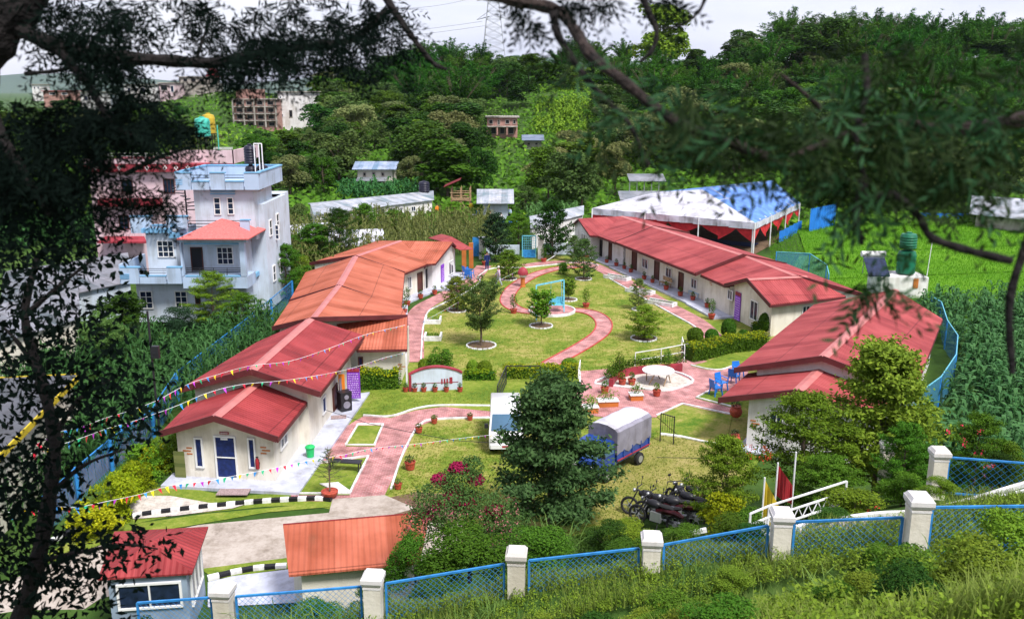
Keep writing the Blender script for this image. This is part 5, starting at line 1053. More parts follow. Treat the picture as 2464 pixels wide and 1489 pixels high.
# ================================================================ overhanging foreground trees
def sprays(cl, depth, mt, parent, name='foliage', dens=1.0, leafL=.055, leafW=.010, nl=16, ln=.20, droop=.5, jd=.5):
    """cl: (px,py,rx,ry,count): clusters of fern like sprays placed round a point seen at px,py at the given distance"""
    Ps, Ts, Ns, Ls = [], [], [], []
    for px, py, rx, ry, cnt_ in cl:
        n = max(3, int(cnt_*dens)); d = depth*(1+RS.uniform(-jd, jd, n)*.5); k_ = max(1, n//5); c1 = np.clip(RS.normal(size=(k_, 2)), -1.8, 1.8)[RS.randint(0, k_, n)]; qx = px+(c1[:, 0]*.5+RS.normal(size=n)*.10)*rx; qy = py-8+(c1[:, 1]*.5+RS.normal(size=n)*.12)*ry
        u = (qx-1232)/FPX; v = (744.5-qy)/FPX; dr = np.stack([u, np.full(n, math.cos(PITCH))+v*math.sin(PITCH), -math.sin(PITCH)+v*math.cos(PITCH)], 1)
        base = dr*d[:, None]+np.array([0, 0, CZ]); ax = unit(RS.normal(size=(n, 3))*np.array([1, .7, .7])+np.array([0, 0, -droop])); L_ = ln*RS.uniform(.6, 1.2, n)
        side = unit(np.cross(ax, RS.normal(size=(n, 3))))
        for k in range(nl):
            t = (k+.5)/nl; s = 1 if k % 2 else -1; P = base+ax*(L_*t)[:, None]+np.array([0, 0, -1])*(t*t*L_*.25)[:, None]
            T_ = unit(ax*.75+side*s*.9+RS.normal(size=(n, 3))*.2+np.array([0, 0, -.2])); ll = leafL*(1.15-.6*t)*RS.uniform(.7, 1.2, n); Ps.append(P+T_*(ll*.5)[:, None]); Ts.append(T_); Ls.append(ll); Ns.append(unit(np.cross(ax, side)+RS.normal(size=(n, 3))*.35))
        Ps.append(base+ax*(L_*.5)[:, None]); Ts.append(ax); Ls.append(L_); Ns.append(unit(np.cross(ax, side)))      # the stem of the spray
    P, T_, Nn, L_ = map(np.concatenate, (Ps, Ts, Ns, Ls)); W_ = np.where(L_ > leafL*1.6, .004, leafW)
    return link(name, np_mesh(name, leafV(P, Nn, L_, W_, T_), 4, [mt]), parent)
def branch(par, pts, depth, r, mt, name='branch', n=8):
    D_ = depth if isinstance(depth, (list, tuple)) else [depth]*len(pts); P = [Vector(ray(x, y))*d+Vector((0, 0, CZ)) for (x, y), d in zip(pts, D_)]; P = smooth_line(P, 5); R_ = [r[0]+(r[1]-r[0])*i/(len(P)-1) for i in range(len(P))]
    R_ = [a*(1+.12*math.sin(i*1.7)) for i, a in enumerate(R_)]; m = MB(); m.tube(P, R_, n); return m.build(name, mt, par, smooth=True)
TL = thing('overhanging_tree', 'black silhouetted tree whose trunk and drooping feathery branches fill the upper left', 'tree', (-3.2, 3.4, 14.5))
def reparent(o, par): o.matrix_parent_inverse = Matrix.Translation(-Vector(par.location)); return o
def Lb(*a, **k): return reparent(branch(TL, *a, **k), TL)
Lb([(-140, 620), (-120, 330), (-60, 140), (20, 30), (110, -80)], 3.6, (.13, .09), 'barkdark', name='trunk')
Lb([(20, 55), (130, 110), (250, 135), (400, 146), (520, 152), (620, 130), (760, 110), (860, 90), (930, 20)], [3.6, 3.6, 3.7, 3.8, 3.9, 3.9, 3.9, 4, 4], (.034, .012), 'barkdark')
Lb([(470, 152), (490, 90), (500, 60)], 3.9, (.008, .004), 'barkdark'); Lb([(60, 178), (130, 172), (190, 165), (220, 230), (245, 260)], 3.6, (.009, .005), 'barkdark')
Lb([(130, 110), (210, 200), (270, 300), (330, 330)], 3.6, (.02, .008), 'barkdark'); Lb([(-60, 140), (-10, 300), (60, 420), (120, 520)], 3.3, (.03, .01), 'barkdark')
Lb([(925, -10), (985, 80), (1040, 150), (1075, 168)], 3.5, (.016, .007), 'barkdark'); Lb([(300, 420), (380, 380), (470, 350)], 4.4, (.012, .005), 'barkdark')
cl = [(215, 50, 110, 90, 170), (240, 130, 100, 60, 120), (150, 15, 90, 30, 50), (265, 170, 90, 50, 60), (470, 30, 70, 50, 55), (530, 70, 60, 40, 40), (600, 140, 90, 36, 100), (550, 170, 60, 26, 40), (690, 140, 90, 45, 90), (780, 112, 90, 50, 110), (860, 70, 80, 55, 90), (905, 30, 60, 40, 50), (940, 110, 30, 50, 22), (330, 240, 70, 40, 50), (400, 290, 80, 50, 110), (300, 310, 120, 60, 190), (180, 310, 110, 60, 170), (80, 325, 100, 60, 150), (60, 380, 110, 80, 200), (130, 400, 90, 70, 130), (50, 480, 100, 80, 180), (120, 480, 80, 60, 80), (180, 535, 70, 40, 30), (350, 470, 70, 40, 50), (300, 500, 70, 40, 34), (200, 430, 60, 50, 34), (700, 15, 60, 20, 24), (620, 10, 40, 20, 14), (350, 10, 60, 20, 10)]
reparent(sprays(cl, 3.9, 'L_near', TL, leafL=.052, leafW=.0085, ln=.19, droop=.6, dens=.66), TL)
# lower left broad leaves
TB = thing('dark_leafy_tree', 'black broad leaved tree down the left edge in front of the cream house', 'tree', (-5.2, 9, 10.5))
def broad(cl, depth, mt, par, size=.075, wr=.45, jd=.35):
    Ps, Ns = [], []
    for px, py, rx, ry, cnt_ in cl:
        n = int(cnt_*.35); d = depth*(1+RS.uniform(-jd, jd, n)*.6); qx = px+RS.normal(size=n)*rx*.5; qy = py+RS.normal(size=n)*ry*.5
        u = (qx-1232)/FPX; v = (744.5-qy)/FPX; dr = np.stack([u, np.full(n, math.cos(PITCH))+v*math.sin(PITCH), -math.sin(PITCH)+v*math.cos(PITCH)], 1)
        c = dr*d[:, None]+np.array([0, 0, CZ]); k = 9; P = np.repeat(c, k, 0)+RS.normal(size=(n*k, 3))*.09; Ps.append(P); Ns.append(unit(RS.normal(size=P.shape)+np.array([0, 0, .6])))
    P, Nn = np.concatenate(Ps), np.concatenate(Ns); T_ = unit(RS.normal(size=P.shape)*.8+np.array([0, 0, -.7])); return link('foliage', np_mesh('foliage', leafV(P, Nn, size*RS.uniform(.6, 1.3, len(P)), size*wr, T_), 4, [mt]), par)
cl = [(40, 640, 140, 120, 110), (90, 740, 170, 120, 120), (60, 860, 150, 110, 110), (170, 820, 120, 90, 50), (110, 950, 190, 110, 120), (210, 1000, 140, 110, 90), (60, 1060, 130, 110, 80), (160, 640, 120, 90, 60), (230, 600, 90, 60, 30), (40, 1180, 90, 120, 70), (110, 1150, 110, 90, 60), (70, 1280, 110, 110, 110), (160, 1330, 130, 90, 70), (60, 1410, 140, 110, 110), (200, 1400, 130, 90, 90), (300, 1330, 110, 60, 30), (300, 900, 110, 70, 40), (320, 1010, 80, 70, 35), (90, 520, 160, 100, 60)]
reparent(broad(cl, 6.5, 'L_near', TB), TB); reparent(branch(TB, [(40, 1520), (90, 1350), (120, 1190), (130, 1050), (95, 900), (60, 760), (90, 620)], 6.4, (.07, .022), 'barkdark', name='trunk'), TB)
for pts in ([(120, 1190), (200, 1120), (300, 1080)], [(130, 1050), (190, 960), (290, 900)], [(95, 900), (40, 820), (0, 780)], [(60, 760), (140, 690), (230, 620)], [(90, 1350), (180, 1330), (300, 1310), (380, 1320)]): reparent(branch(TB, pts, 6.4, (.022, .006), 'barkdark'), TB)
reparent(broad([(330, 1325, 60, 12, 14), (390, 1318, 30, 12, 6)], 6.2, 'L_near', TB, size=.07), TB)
# right: blurred ferny branches
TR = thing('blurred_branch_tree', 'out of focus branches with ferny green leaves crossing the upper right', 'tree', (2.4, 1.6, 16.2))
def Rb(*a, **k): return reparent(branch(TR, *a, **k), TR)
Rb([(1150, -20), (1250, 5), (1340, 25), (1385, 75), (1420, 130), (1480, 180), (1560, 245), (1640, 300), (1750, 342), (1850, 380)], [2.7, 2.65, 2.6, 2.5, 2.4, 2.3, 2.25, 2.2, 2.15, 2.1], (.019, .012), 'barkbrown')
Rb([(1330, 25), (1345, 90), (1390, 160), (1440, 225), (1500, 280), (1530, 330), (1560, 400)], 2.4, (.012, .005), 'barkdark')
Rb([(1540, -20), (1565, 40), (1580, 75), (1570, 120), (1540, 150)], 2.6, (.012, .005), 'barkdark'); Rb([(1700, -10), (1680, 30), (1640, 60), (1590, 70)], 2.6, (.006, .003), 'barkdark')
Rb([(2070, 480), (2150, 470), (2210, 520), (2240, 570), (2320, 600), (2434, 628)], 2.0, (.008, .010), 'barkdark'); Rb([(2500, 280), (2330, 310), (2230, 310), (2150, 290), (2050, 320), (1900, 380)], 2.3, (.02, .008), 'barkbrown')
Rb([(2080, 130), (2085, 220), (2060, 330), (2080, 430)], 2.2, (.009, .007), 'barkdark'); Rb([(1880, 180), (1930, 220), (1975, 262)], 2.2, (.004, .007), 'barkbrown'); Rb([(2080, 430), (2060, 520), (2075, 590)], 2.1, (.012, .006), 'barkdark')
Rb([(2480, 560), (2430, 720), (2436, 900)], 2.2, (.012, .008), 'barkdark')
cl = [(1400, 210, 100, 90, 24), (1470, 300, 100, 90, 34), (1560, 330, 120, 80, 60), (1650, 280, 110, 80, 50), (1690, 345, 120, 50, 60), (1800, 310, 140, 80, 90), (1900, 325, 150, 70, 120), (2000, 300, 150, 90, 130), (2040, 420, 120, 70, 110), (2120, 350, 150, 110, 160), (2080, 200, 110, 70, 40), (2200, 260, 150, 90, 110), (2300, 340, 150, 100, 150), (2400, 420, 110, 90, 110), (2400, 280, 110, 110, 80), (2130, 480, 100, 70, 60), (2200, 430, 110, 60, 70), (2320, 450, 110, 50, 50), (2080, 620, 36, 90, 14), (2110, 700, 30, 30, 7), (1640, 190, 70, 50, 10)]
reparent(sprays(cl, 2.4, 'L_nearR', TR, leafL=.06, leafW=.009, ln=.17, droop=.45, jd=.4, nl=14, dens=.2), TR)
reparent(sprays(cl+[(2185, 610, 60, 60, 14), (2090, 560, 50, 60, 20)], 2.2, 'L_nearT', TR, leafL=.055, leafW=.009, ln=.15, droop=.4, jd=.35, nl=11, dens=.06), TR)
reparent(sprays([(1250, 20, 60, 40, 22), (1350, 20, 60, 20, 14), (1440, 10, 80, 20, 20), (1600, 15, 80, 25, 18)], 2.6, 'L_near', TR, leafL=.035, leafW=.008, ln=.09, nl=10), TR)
# ================================================================ houses and sheds round the compound
class Scr:
    """survey helper: pixel rectangles of an enlarged view of the photograph -> boxes standing at distance Y"""
    def __init__(s, ox, oy, sc): s.o = (ox, oy, sc)
    def d(s, x, y): return ((s.o[0]+x/s.o[2])*.9927, (s.o[1]+y/s.o[2])*.9927)
    def w(s, x, y, Y): return W(*s.d(x, y), Y)
    def g(s, x, y, z=0): return G(*s.d(x, y), z)
def fbox(mb, a, b, Y, dep, mi=0, out=0.0):
    """a,b: pixel corners (D coords) of the front face at distance Y"""
    p, q = W(a[0], a[1], Y), W(b[0], b[1], Y); xm = (a[0]+b[0])/2
    ztop = W(xm, a[1], Y).z; zbot = W(xm, b[1], Y).z; mb.box(((p.x+q.x)/2, Y+dep/2-out, (ztop+zbot)/2), (abs(q.x-p.x), dep, abs(ztop-zbot)), mi=mi); return mb
Z5 = Scr(250, 300, 2.978)
def B5(mb, x0, x1, y0, y1, Y, dep, mi=0): return fbox(mb, Z5.d(x0, y0), Z5.d(x1, y1), Y, dep, mi)
def facewin(par, wl, S_, x0, x1, y0, y1, cols=2, rows=1, frame='winwhite', fill='glass', name='window'):
    a = S_.d(x0, y0); b = S_.d(x1, y1); return opening(par, wl, a[0], b[0], a[1], b[1], frame, fill, cols, rows, name)
def plane(Y): return Wall((-200, Y), (200, Y))
def blue_house():
    o = thing('blue_house', 'tall pale blue and lilac house with small red hipped porch roof at the left', 'house')
    m = MB(); B5(m, 235, 1052, 1150, 1430, 66, 6.2); m.build('wall', 'lilac', o)
    m = MB(); B5(m, 305, 548, 790, 1150, 66.4, 5); B5(m, 556, 1040, 838, 1148, 67.2, 5.0); m.build('wall', 'lilac', o)
    m = MB(); B5(m, 650, 1108, 478, 838, 68.2, 5.2); m.build('wall', 'lilac', o)
    m = MB(); a = Z5.w(1050, 800, 67.3); m.box((a.x+.2, 72.6, 4.2), (1.2, 7.0, 8.4)); b = Z5.w(1110, 700, 74); b2 = Z5.w(1252, 700, 74); m.box(((b.x+b2.x)/2, 76.2, 4.2), (b2.x-b.x, 4.4, 8.4)); m.build('rear_wall', 'lilac', o)
    m = MB(); B5(m, 1028, 1050, 1120, 1150, 66.05, 9, 0); m.build('string_course', 'midblue', o)
    # balcony left
    m = MB(); B5(m, 118, 262, 1040, 1155, 64.8, .18); B5(m, 455, 566, 1040, 1155, 64.8, .18); B5(m, 262, 455, 1102, 1155, 64.8, .18); a = Z5.w(118, 1155, 64.8); b = Z5.w(566, 1155, 64.8); m.box(((a.x+b.x)/2, 66.2, a.z+.08), (b.x-a.x-.01, 2.6, .14)); m.box((a.x+.1, 67.2, a.z+.75), (.18, 4.5, 1.35)); m.build('balcony_wall', 'bluehouse', o)
    m = MB(); B5(m, 118, 262, 1032, 1040, 64.78, .26); B5(m, 455, 566, 1032, 1040, 64.78, .26); B5(m, 262, 455, 1096, 1102, 64.78, .26)
    for y in (1084, 1098, 1112): B5(m, 122, 188, y, y+8, 64.76, .03)
    m.build('balcony_trim', 'midblue', o)
    m = MB()
    for y in (1046, 1060, 1078): a, b = Z5.w(262, y, 64.9), Z5.w(455, y, 64.9); m.beam(a, b, .04)
    for y in (1050, 1064, 1078): a, b = Z5.w(598, y-8, 65.1), Z5.w(992, y-8, 65.1); m.beam(a, b, .045)
    for x in (697, 797, 895): m.beam(Z5.w(x, 1038, 65.1), Z5.w(x, 1095, 65.1), .04)
    for y in (700, 722, 745): a, b = Z5.w(606, y, 67.4), Z5.w(985, y, 67.4); m.beam(a, b, .045)
    m.build('railing', 'blackmetal', o)
    # porch
    m = MB(); B5(m, 548, 582, 858, 1100, 65, .4); B5(m, 978, 1034, 858, 1100, 65, .4); B5(m, 548, 1034, 836, 858, 65, .4); B5(m, 572, 1046, 1105, 1188, 65, 2.2); m.build('porch_frame', 'bluehouse', o)
    m = MB(); B5(m, 536, 1042, 822, 836, 64.6, 3.0); B5(m, 592, 990, 1097, 1105, 64.98, .3); B5(m, 582, 978, 856, 872, 65.1, .1); m.build('porch_trim', 'midblue', o)
    a, b = Z5.w(530, 830, 64.4), Z5.w(1048, 830, 64.4); z = a.z; ap = Vector(((a.x+b.x)/2, 66.8, Z5.w(800, 683, 66.8).z)); q = [a, b, Vector((b.x, 69.2, z)), Vector((a.x, 69.2, z))]
    m = MB(); m.add([*q, ap, *[p-Vector((0, 0, .08)) for p in q]], [(0, 1, 4), (1, 2, 4), (2, 3, 4), (3, 0, 4), (0, 5, 6, 1), (1, 6, 7, 2), (2, 7, 8, 3), (3, 8, 5, 0), (5, 8, 7, 6)]); M['tile'] = mat('red_cement_tile', (0.52, 0.13, 0.12), var=.2, scale=8); m.build('porch_roof', 'tile', o)
    w67 = plane(67.2); facewin(o, w67, Z5, 822, 940, 888, 1016, 3, 3); facewin(o, w67, Z5, 636, 724, 890, 1094, 1, 1, 'wood', 'dark', 'door')
    w66 = plane(66.4); facewin(o, w66, Z5, 392, 512, 842, 964, 3, 3)
    w0 = plane(66); facewin(o, w0, Z5, 268, 360, 1206, 1335, 2, 3); facewin(o, w0, Z5, 520, 610, 1206, 1330, 2, 3); facewin(o, w0, Z5, 664, 700, 1195, 1300, 1, 1, 'wood', 'dark', 'door')
    w2 = plane(68.2); facewin(o, w2, Z5, 800, 850, 532, 658, 1, 3); facewin(o, w2, Z5, 897, 944, 532, 656, 1, 3)
    m = MB(); B5(m, 772, 950, 484, 492, 68.1, .3); B5(m, 772, 950, 504, 512, 68.1, .3); m.build('ledge', 'midblue', o)
    # upper terrace parapets
    m = MB(); B5(m, 530, 608, 706, 826, 66.6, .18); m.build('terrace_wall', 'bluehouse', o); m = MB(); B5(m, 985, 1060, 700, 830, 66.6, .18); m.build('terrace_wall', 'bluehouse', o); m = MB(); B5(m, 190, 350, 672, 790, 66.2, .18); B5(m, 450, 608, 672, 760, 66.2, .18); B5(m, 350.5, 449.5, 735, 790, 66.2, .18); m.build('terrace_wall', 'bluehouse', o)
    m = MB(); B5(m, 188, 350, 664, 672, 66.15, .3); B5(m, 450, 608, 664, 672, 66.15, .3); B5(m, 530, 608, 698, 706, 66.55, .3); B5(m, 985, 1060, 692, 700, 66.55, .3); B5(m, 350, 450, 728, 735, 66.15, .3)
    for x in range(272, 478, 32): B5(m, x, x+16, 758, 790, 65.7, .6)
    B5(m, 470, 540, 790, 824, 65.9, .4)
    for y in (722, 736): B5(m, 486, 528, y, y+7, 66.1, .05)
    m.build('terrace_trim', 'midblue', o)
    # roof parapet
    Yf = 67.6; m = MB(); B5(m, 520, 636, 358, 478, Yf, .18); B5(m, 766, 880, 358, 478, Yf, .18); B5(m, 1014, 1128, 358, 478, Yf, .18); B5(m, 636, 766, 418, 478, Yf, .18); B5(m, 880, 1014, 418, 478, Yf, .18)
    L_, R_ = Z5.w(520, 478, Yf), Z5.w(1128, 478, Yf); zt = Z5.w(800, 358, Yf).z; zb = L_.z; h = zt-zb; D_ = 7.0
    for x in (L_.x+.09, R_.x-.09): m.box((x, Yf+D_/2+.1, (zt+zb)/2-.01), (.18, D_-.2, h-.02))
    m.box(((L_.x+R_.x)/2, Yf+D_, (zt+zb)/2), (R_.x-L_.x-.4, .18, h)); m.box(((L_.x+R_.x)/2, Yf+D_/2, zb+.1), (R_.x-L_.x-.38, D_-.4, .18)); m.build('roof_parapet', 'bluehouse', o)
    m = MB()
    for x0, x1, y in ((518, 636, 350), (766, 880, 350), (1014, 1130, 350), (636, 766, 412), (880, 1014, 412)): B5(m, x0, x1, y, y+8, Yf-.04, .28)
    for x in (L_.x+.09, R_.x-.09): m.box((x, Yf+D_/2+.15, zt+.05), (.28, D_-.2, .1))
    m.box(((L_.x+R_.x)/2, Yf+D_, zt+.05), (R_.x-L_.x-.5, .28, .1))
    for y in (405, 420, 434): B5(m, 524, 572, y, y+6, Yf-.02, .03)
    m.build('parapet_trim', 'midblue', o)
    m = MB()
    for y in (372, 392): m.beam(Z5.w(636, y, Yf+.05), Z5.w(766, y, Yf+.05), .04); m.beam(Z5.w(880, y, Yf+.05), Z5.w(1014, y, Yf+.05), .04)
    m.build('railing', 'blackmetal', o)
    sw = Wall((R_.x-.45+.02, 68.2), (R_.x-.45+.02, 73.4)); m = MB()
    for u, z in ((1.2, 10.0), (3.8, 10.2)): opening_s(o, sw, u, u+.9, z-.6, z+.7, cols=1, rows=2)
    sx = Wall((Z5.w(1050, 800, 67.3).x+.82, 69.1), (Z5.w(1050, 800, 67.3).x+.82, 76)); 
    for u, z in ((1.0, 6.3), (3.2, 6.5), (1.2, 2.6), (3.4, 2.8)): opening_s(o, sx, u, u+.8, z-.6, z+.7, cols=1, rows=2)
    bw_ = plane(72); facewin(o, bw_, Z5, 1216, 1272, 728, 836, 2, 3)
    m = MB(); 
    for k in range(9): a = k*.55; m.box((Z5.w(600, 600, 69).x+.5*math.cos(a), 69+.5*math.sin(a), 8.0+.25*k), (.8, .3, .05), a)
    m.tube([(Z5.w(600, 600, 69).x, 69, 6.6), (Z5.w(600, 600, 69).x, 69, 10.4)], .06); m.build('spiral_stair', 'blackmetal', o)
    for k, (x, y, z0, lb) in enumerate(((1068, 340, 0, 'lower'), (1068, 340, 1.55, 'upper'), (1135, 330, 0, 'right'))):
        p = Z5.w(x, y, 70.5); t = thing('water_tank', '%s black ribbed water tank on the blue house roof' % lb, 'water tank', (p.x, 70.5+(.6 if k == 2 else 0), zb+.2+z0))
        m = MB(); pr = [(.42, 0)]
        for i in range(6): pr += [(.47, .1+.2*i), (.43, .2+.2*i)]
        pr += [(.38, 1.32), (.15, 1.42)]; m.lathe(pr, n=16); m.build('body', 'tankblack', t, smooth=True); m = MB(); m.lathe([(.16, 1.42), (.16, 1.5)], n=12); m.build('lid', 'tankblack', t)
    t = thing('water_pipes', 'white upright pipes beside the black tanks on the blue house', 'pipes', (0, 0, 0)); m = MB(); p = Z5.w(1100, 340, 69.9)
    for dx in (0, .35, .6): m.tube([(p.x+dx, 69.9, zb+.2), (p.x+dx, 69.9, zb+3.3)], .045)
    m.tube([(p.x, 69.9, zb+3.3), (p.x+.6, 69.9, zb+3.3)], .045); m.build('pipe', 'whitemetal', t)
blue_house()
Z1 = Scr(0, 0, 2.978)
def pink_house():
    o = thing('pink_house', 'pink house with crimson patterned band and flat terrace behind the blue house', 'house'); Y = 82
    def b(mb, x0, x1, y0, y1, Y_=Y, dep=8): return fbox(mb, Z1.d(x0, y0), Z1.d(x1, y1), Y_, dep)
    m = MB(); b(m, 640, 1480, 1240, 1960); m.build('wall', 'pink', o)
    m = MB(); b(m, 590, 1480, 1185, 1242, Y-.6, 9); m.build('cornice', 'redtrim', o)
    m = MB()
    for x in (690, 860, 1060, 1190, 1270, 1355): 
        for dx, dy in ((-10, 0), (10, 0), (0, 12), (0, -12)): b(m, x+dx-5, x+dx+5, 1210+dy-5, 1214+dy+5, Y-.63, .03)
    m.build('cornice_pattern', 'white', o)
    m = MB(); b(m, 600, 1230, 1150, 1185, Y-.5, .2); m.build('terrace_wall', 'pink', o); m = MB(); b(m, 1225, 1690, 1085, 1180, Y+1, .3); p, q = Z1.w(1690, 1085, Y+1), Z1.w(1690, 1180, Y+1); m.box((p.x-.1, Y+5, (p.z+q.z)/2), (.2, 8, p.z-q.z)); m.build('terrace_wall', 'pink', o)
    m = MB()
    for y in (1108, 1128): m.beam(Z1.w(600, y+8, Y), Z1.w(780, y-10, Y+3), .05); m.beam(Z1.w(780, y, Y), Z1.w(1225, y, Y), .05)
    for y in (1066, 1076): m.beam(Z1.w(1540, y, Y+2), Z1.w(1680, y, Y+2), .05)
    for x in range(600, 1230, 90): m.beam(Z1.w(x, 1104, Y), Z1.w(x, 1150, Y), .05)
    m.build('railing', 'whitemetal', o)
    w = plane(Y); facewin(o, w, Z1, 1182, 1262, 1290, 1398, 3, 1, 'wood', 'glass'); facewin(o, w, Z1, 860, 930, 1550, 1655, 2, 1, 'wood', 'glass'); facewin(o, w, Z1, 880, 960, 1300, 1390, 2, 1, 'wood', 'glass')
    m = MB(); a, b_ = Z1.w(700, 1745, Y-1.4), Z1.w(1060, 1745, Y-1.4); c, d = Z1.w(760, 1705, Y), Z1.w(1040, 1705, Y); m.slab([a, b_, d, c], .15); m.build('awning', 'redtrim', o); m = MB(); b(m, 700, 1150, 1440, 1490, Y-.9, .9); m.build('balcony_band', 'redtrim', o)
pink_house()
def tank(label, p, r, h, mt, stand=0.0, name='water_tank'):
    t = thing(name, label, 'water tank', p); m = MB(); pr = [(r*.94, stand)]
    for i in range(5): pr += [(r, stand+h*(.06+.17*i)), (r*.93, stand+h*(.145+.17*i))]
    pr += [(r*.85, stand+h*.93), (r*.3, stand+h)]; m.lathe(pr, n=18); m.build('body', mt, t, smooth=True)
    m = MB(); m.lathe([(r*.32, stand+h), (r*.32, stand+h*1.05)], n=12); m.build('lid', mt, t)
    if stand > .2:
        m = MB()
        for a in range(4): x, y = r*.8*math.cos(a*PI/2+.78), r*.8*math.sin(a*PI/2+.78); m.beam((x, y, 0), (x, y, stand), .06)
        m.beam((-r*.6, -r*.6, stand*.5), (r*.6, -r*.6, stand*.9), .05); m.box((0, 0, stand-.04), (r*1.7, r*1.7, .06)); m.build('stand', 'blackmetal', t)
    return t
p = Z1.w(1480, 1150, 84); tank('turquoise water tank on a tall stand above the pink house', p, .72, 1.7, 'tankgreen', 2.1); p = Z1.w(1527, 1150, 85.5); M['tanky'] = mat('yellow_tank', (.42, .30, .03)); tank('yellow water tank behind the turquoise one', p, .6, 1.8, 'tanky', 2.4)
p = Z1.w(1583, 1110, 84); t = thing('roof_pole', 'thin pale green pole on the pink house roof', 'pole', p); m = MB(); m.tube([(0, 0, 0), (0, 0, 2.6)], .05); m.build('pole', 'tankgreen', t)
# low tin roofed houses left
def shed(name, label, P, hw, hr, roof='tin', wall='white', ov=.35, cat='shed', z0=None, wins=()):
    """P: four ground corners (front-left, front-right, back-right, back-left); gable ridge halfway front/back, parallel to the front"""
    o = thing(name, label, cat); P = [Vector(p) for p in P]; zb = z0 if z0 is not None else P[0].z
    fl, fr, br, bl = [Vector((p.x, p.y, zb+hw)) for p in P]; a = (fl+bl)/2; b = (fr+br)/2; a.z = b.z = zb+hr
    ax = (fr-fl).normalized()*ov; fd = (fl-bl).normalized()*ov; dz = Vector((0, 0, (hr-hw)*ov/((fl-bl).length/2)))
    roofpanel('roof', o, a-ax, b+ax, fr+ax+fd-dz, fl-ax+fd-dz, roof); roofpanel('roof', o, a-ax, b+ax, br+ax-fd-dz, bl-ax-fd-dz, roof)
    dn = Vector((0, 0, -.07)); m = MB(); lo_ = [Vector((p.x, p.y, zb-1)) for p in (fl, fr, br, bl)]; m.add([*lo_, fl+dn, fr+dn, br+dn, bl+dn, a+dn, b+dn], [(0, 1, 5, 4), (1, 2, 6, 9, 5), (2, 3, 7, 6), (3, 0, 4, 8, 7)]); m.build('wall', wall, o); wl = Wall(fl, fr)
    for (u0, u1, z0_, z1_, kind) in wins:
        L_ = (fr-fl).length; opening_s(o, wl, u0*L_, u1*L_, zb+z0_, zb+z1_, 'winwhite' if kind == 'w' else 'wood', 'glass' if kind == 'w' else 'dark', 1 if kind != 'w' else 2, 1, 'window' if kind == 'w' else 'door')
    return o, wl
shed('tin_roofed_house', 'low house with a long grey tin roof left of the blue house', [G(20, 800), G(318, 728), G(300, 660), G(40, 700)], 1.9, 3.1, 'tinold', 'lilac', cat='house')
shed('tin_roofed_house', 'second low grey roofed house nearer the left edge', [G(-60, 900), G(190, 815), G(190, 745), G(-60, 800)], 1.6, 2.8, 'tinold', 'cream', cat='house')
def cream_house():
    o = thing('cream_house', 'plain cream house with one dark window behind the black leafy tree', 'house'); zb = -1.6
    p1, p2 = G(193, 1089, zb), G(131, 1169, zb); t = (p2-p1).normalized(); p3 = p1+t*12; s = Vector((-t.y, t.x, 0)); s = s if s.x < 0 else -s; q1, q3 = p1+s*9, p3+s*9; H = 4.0
    m = MB(); m.prism([p1, p3, q3, q1], zb-.5, zb+H); m.build('wall', 'cream', o)
    m = MB(); u = Vector((0, 0, zb+H+.12)); m.prism([p1+t*-.3-s*.3, p3-s*.3, q3, q1-t*.3], zb+H+.002, zb+H+.22); m.build('roof', 'tinold', o)
    m = MB(); a = p1-t*.33-s*.33; b = p3-s*.33; c = q1-t*.33; m.beam((a.x, a.y, zb+H+.12), (b.x, b.y, zb+H+.12), .08, .3); m.beam((a.x, a.y, zb+H+.12), (c.x, c.y, zb+H+.12), .08, .3); m.build('fascia', 'yellow', o)
    wl = Wall(p1, p3); opening(o, wl, 116, 150, 1030, 1092, frame='wood', cols=3); m = MB(); m.box(wl.P(2.0, zb+2.9, .3), (1.6, .6, .1), wl.rz); m.build('sunshade', 'cream', o)
    w2 = Wall(p1, q1)
cream_house()
# back sheds
shed('long_tin_shed', 'long white shed with a pale tin roof and dark doorways behind the maize', [G(762, 560), G(1040, 520), G(1040, 496), G(748, 530)], 2.3, 2.9, 'tin', 'white', wins=[(.02, .10, 1.3, 1.6, 'w'), (.12, .15, 0, 1.8, 'd'), (.23, .27, 0, 1.9, 'd'), (.50, .56, .2, 1.9, 'w'), (.6, .66, .2, 1.9, 'w'), (.69, .72, .2, 1.8, 'w'), (.80, .84, 1.0, 1.7, 'w')])
tank('black water tank at the right end of the long tin shed', G(1022, 510)+Vector((0, 0, 0)), .8, 1.5, 'tankblack', 2.9)
shed('plastic_shed', 'low shed under white plastic sheeting left of the maize', [G(712, 600), G(800, 592), G(800, 560), G(700, 566)], 1.2, 2.0, 'tarpwhite', 'concrete'); shed('plastic_shed', 'white sheeted low shed behind the orange roofed row', [G(800, 618), G(925, 612), G(905, 585), G(800, 588)], 1.2, 2.2, 'tarpwhite', 'concrete')
st, _ = shed('tin_stall', 'small open stall with a pale tin gable roof at the back of the compound', [G(1162, 535), G(1222, 535), G(1222, 505), G(1162, 505)], 2.7, 3.7, 'tin', 'lilac', ov=.8, cat='stall')
shed('gate_house', 'white shed with a tin roof right of the blue gate', [G(1280, 600), G(1400, 565), G(1402, 545), G(1275, 570)], 2.5, 3.1, 'tin', 'white', cat='shed')
def simple_table(label, p, mt, w_=1.6, d_=.8, h=.75):
    t = thing('table', label, 'table', p); m = MB(); m.box((0, 0, h), (w_, d_, .05)); m.build('tabletop', mt, t)
    for sx in (-1, 1):
        for sy in (-1, 1): m = MB(); m.beam((sx*w_*.45, sy*d_*.42, 0), (sx*w_*.45, sy*d_*.42, h-.026), .05); m.build('leg', 'wood', t)
    return t
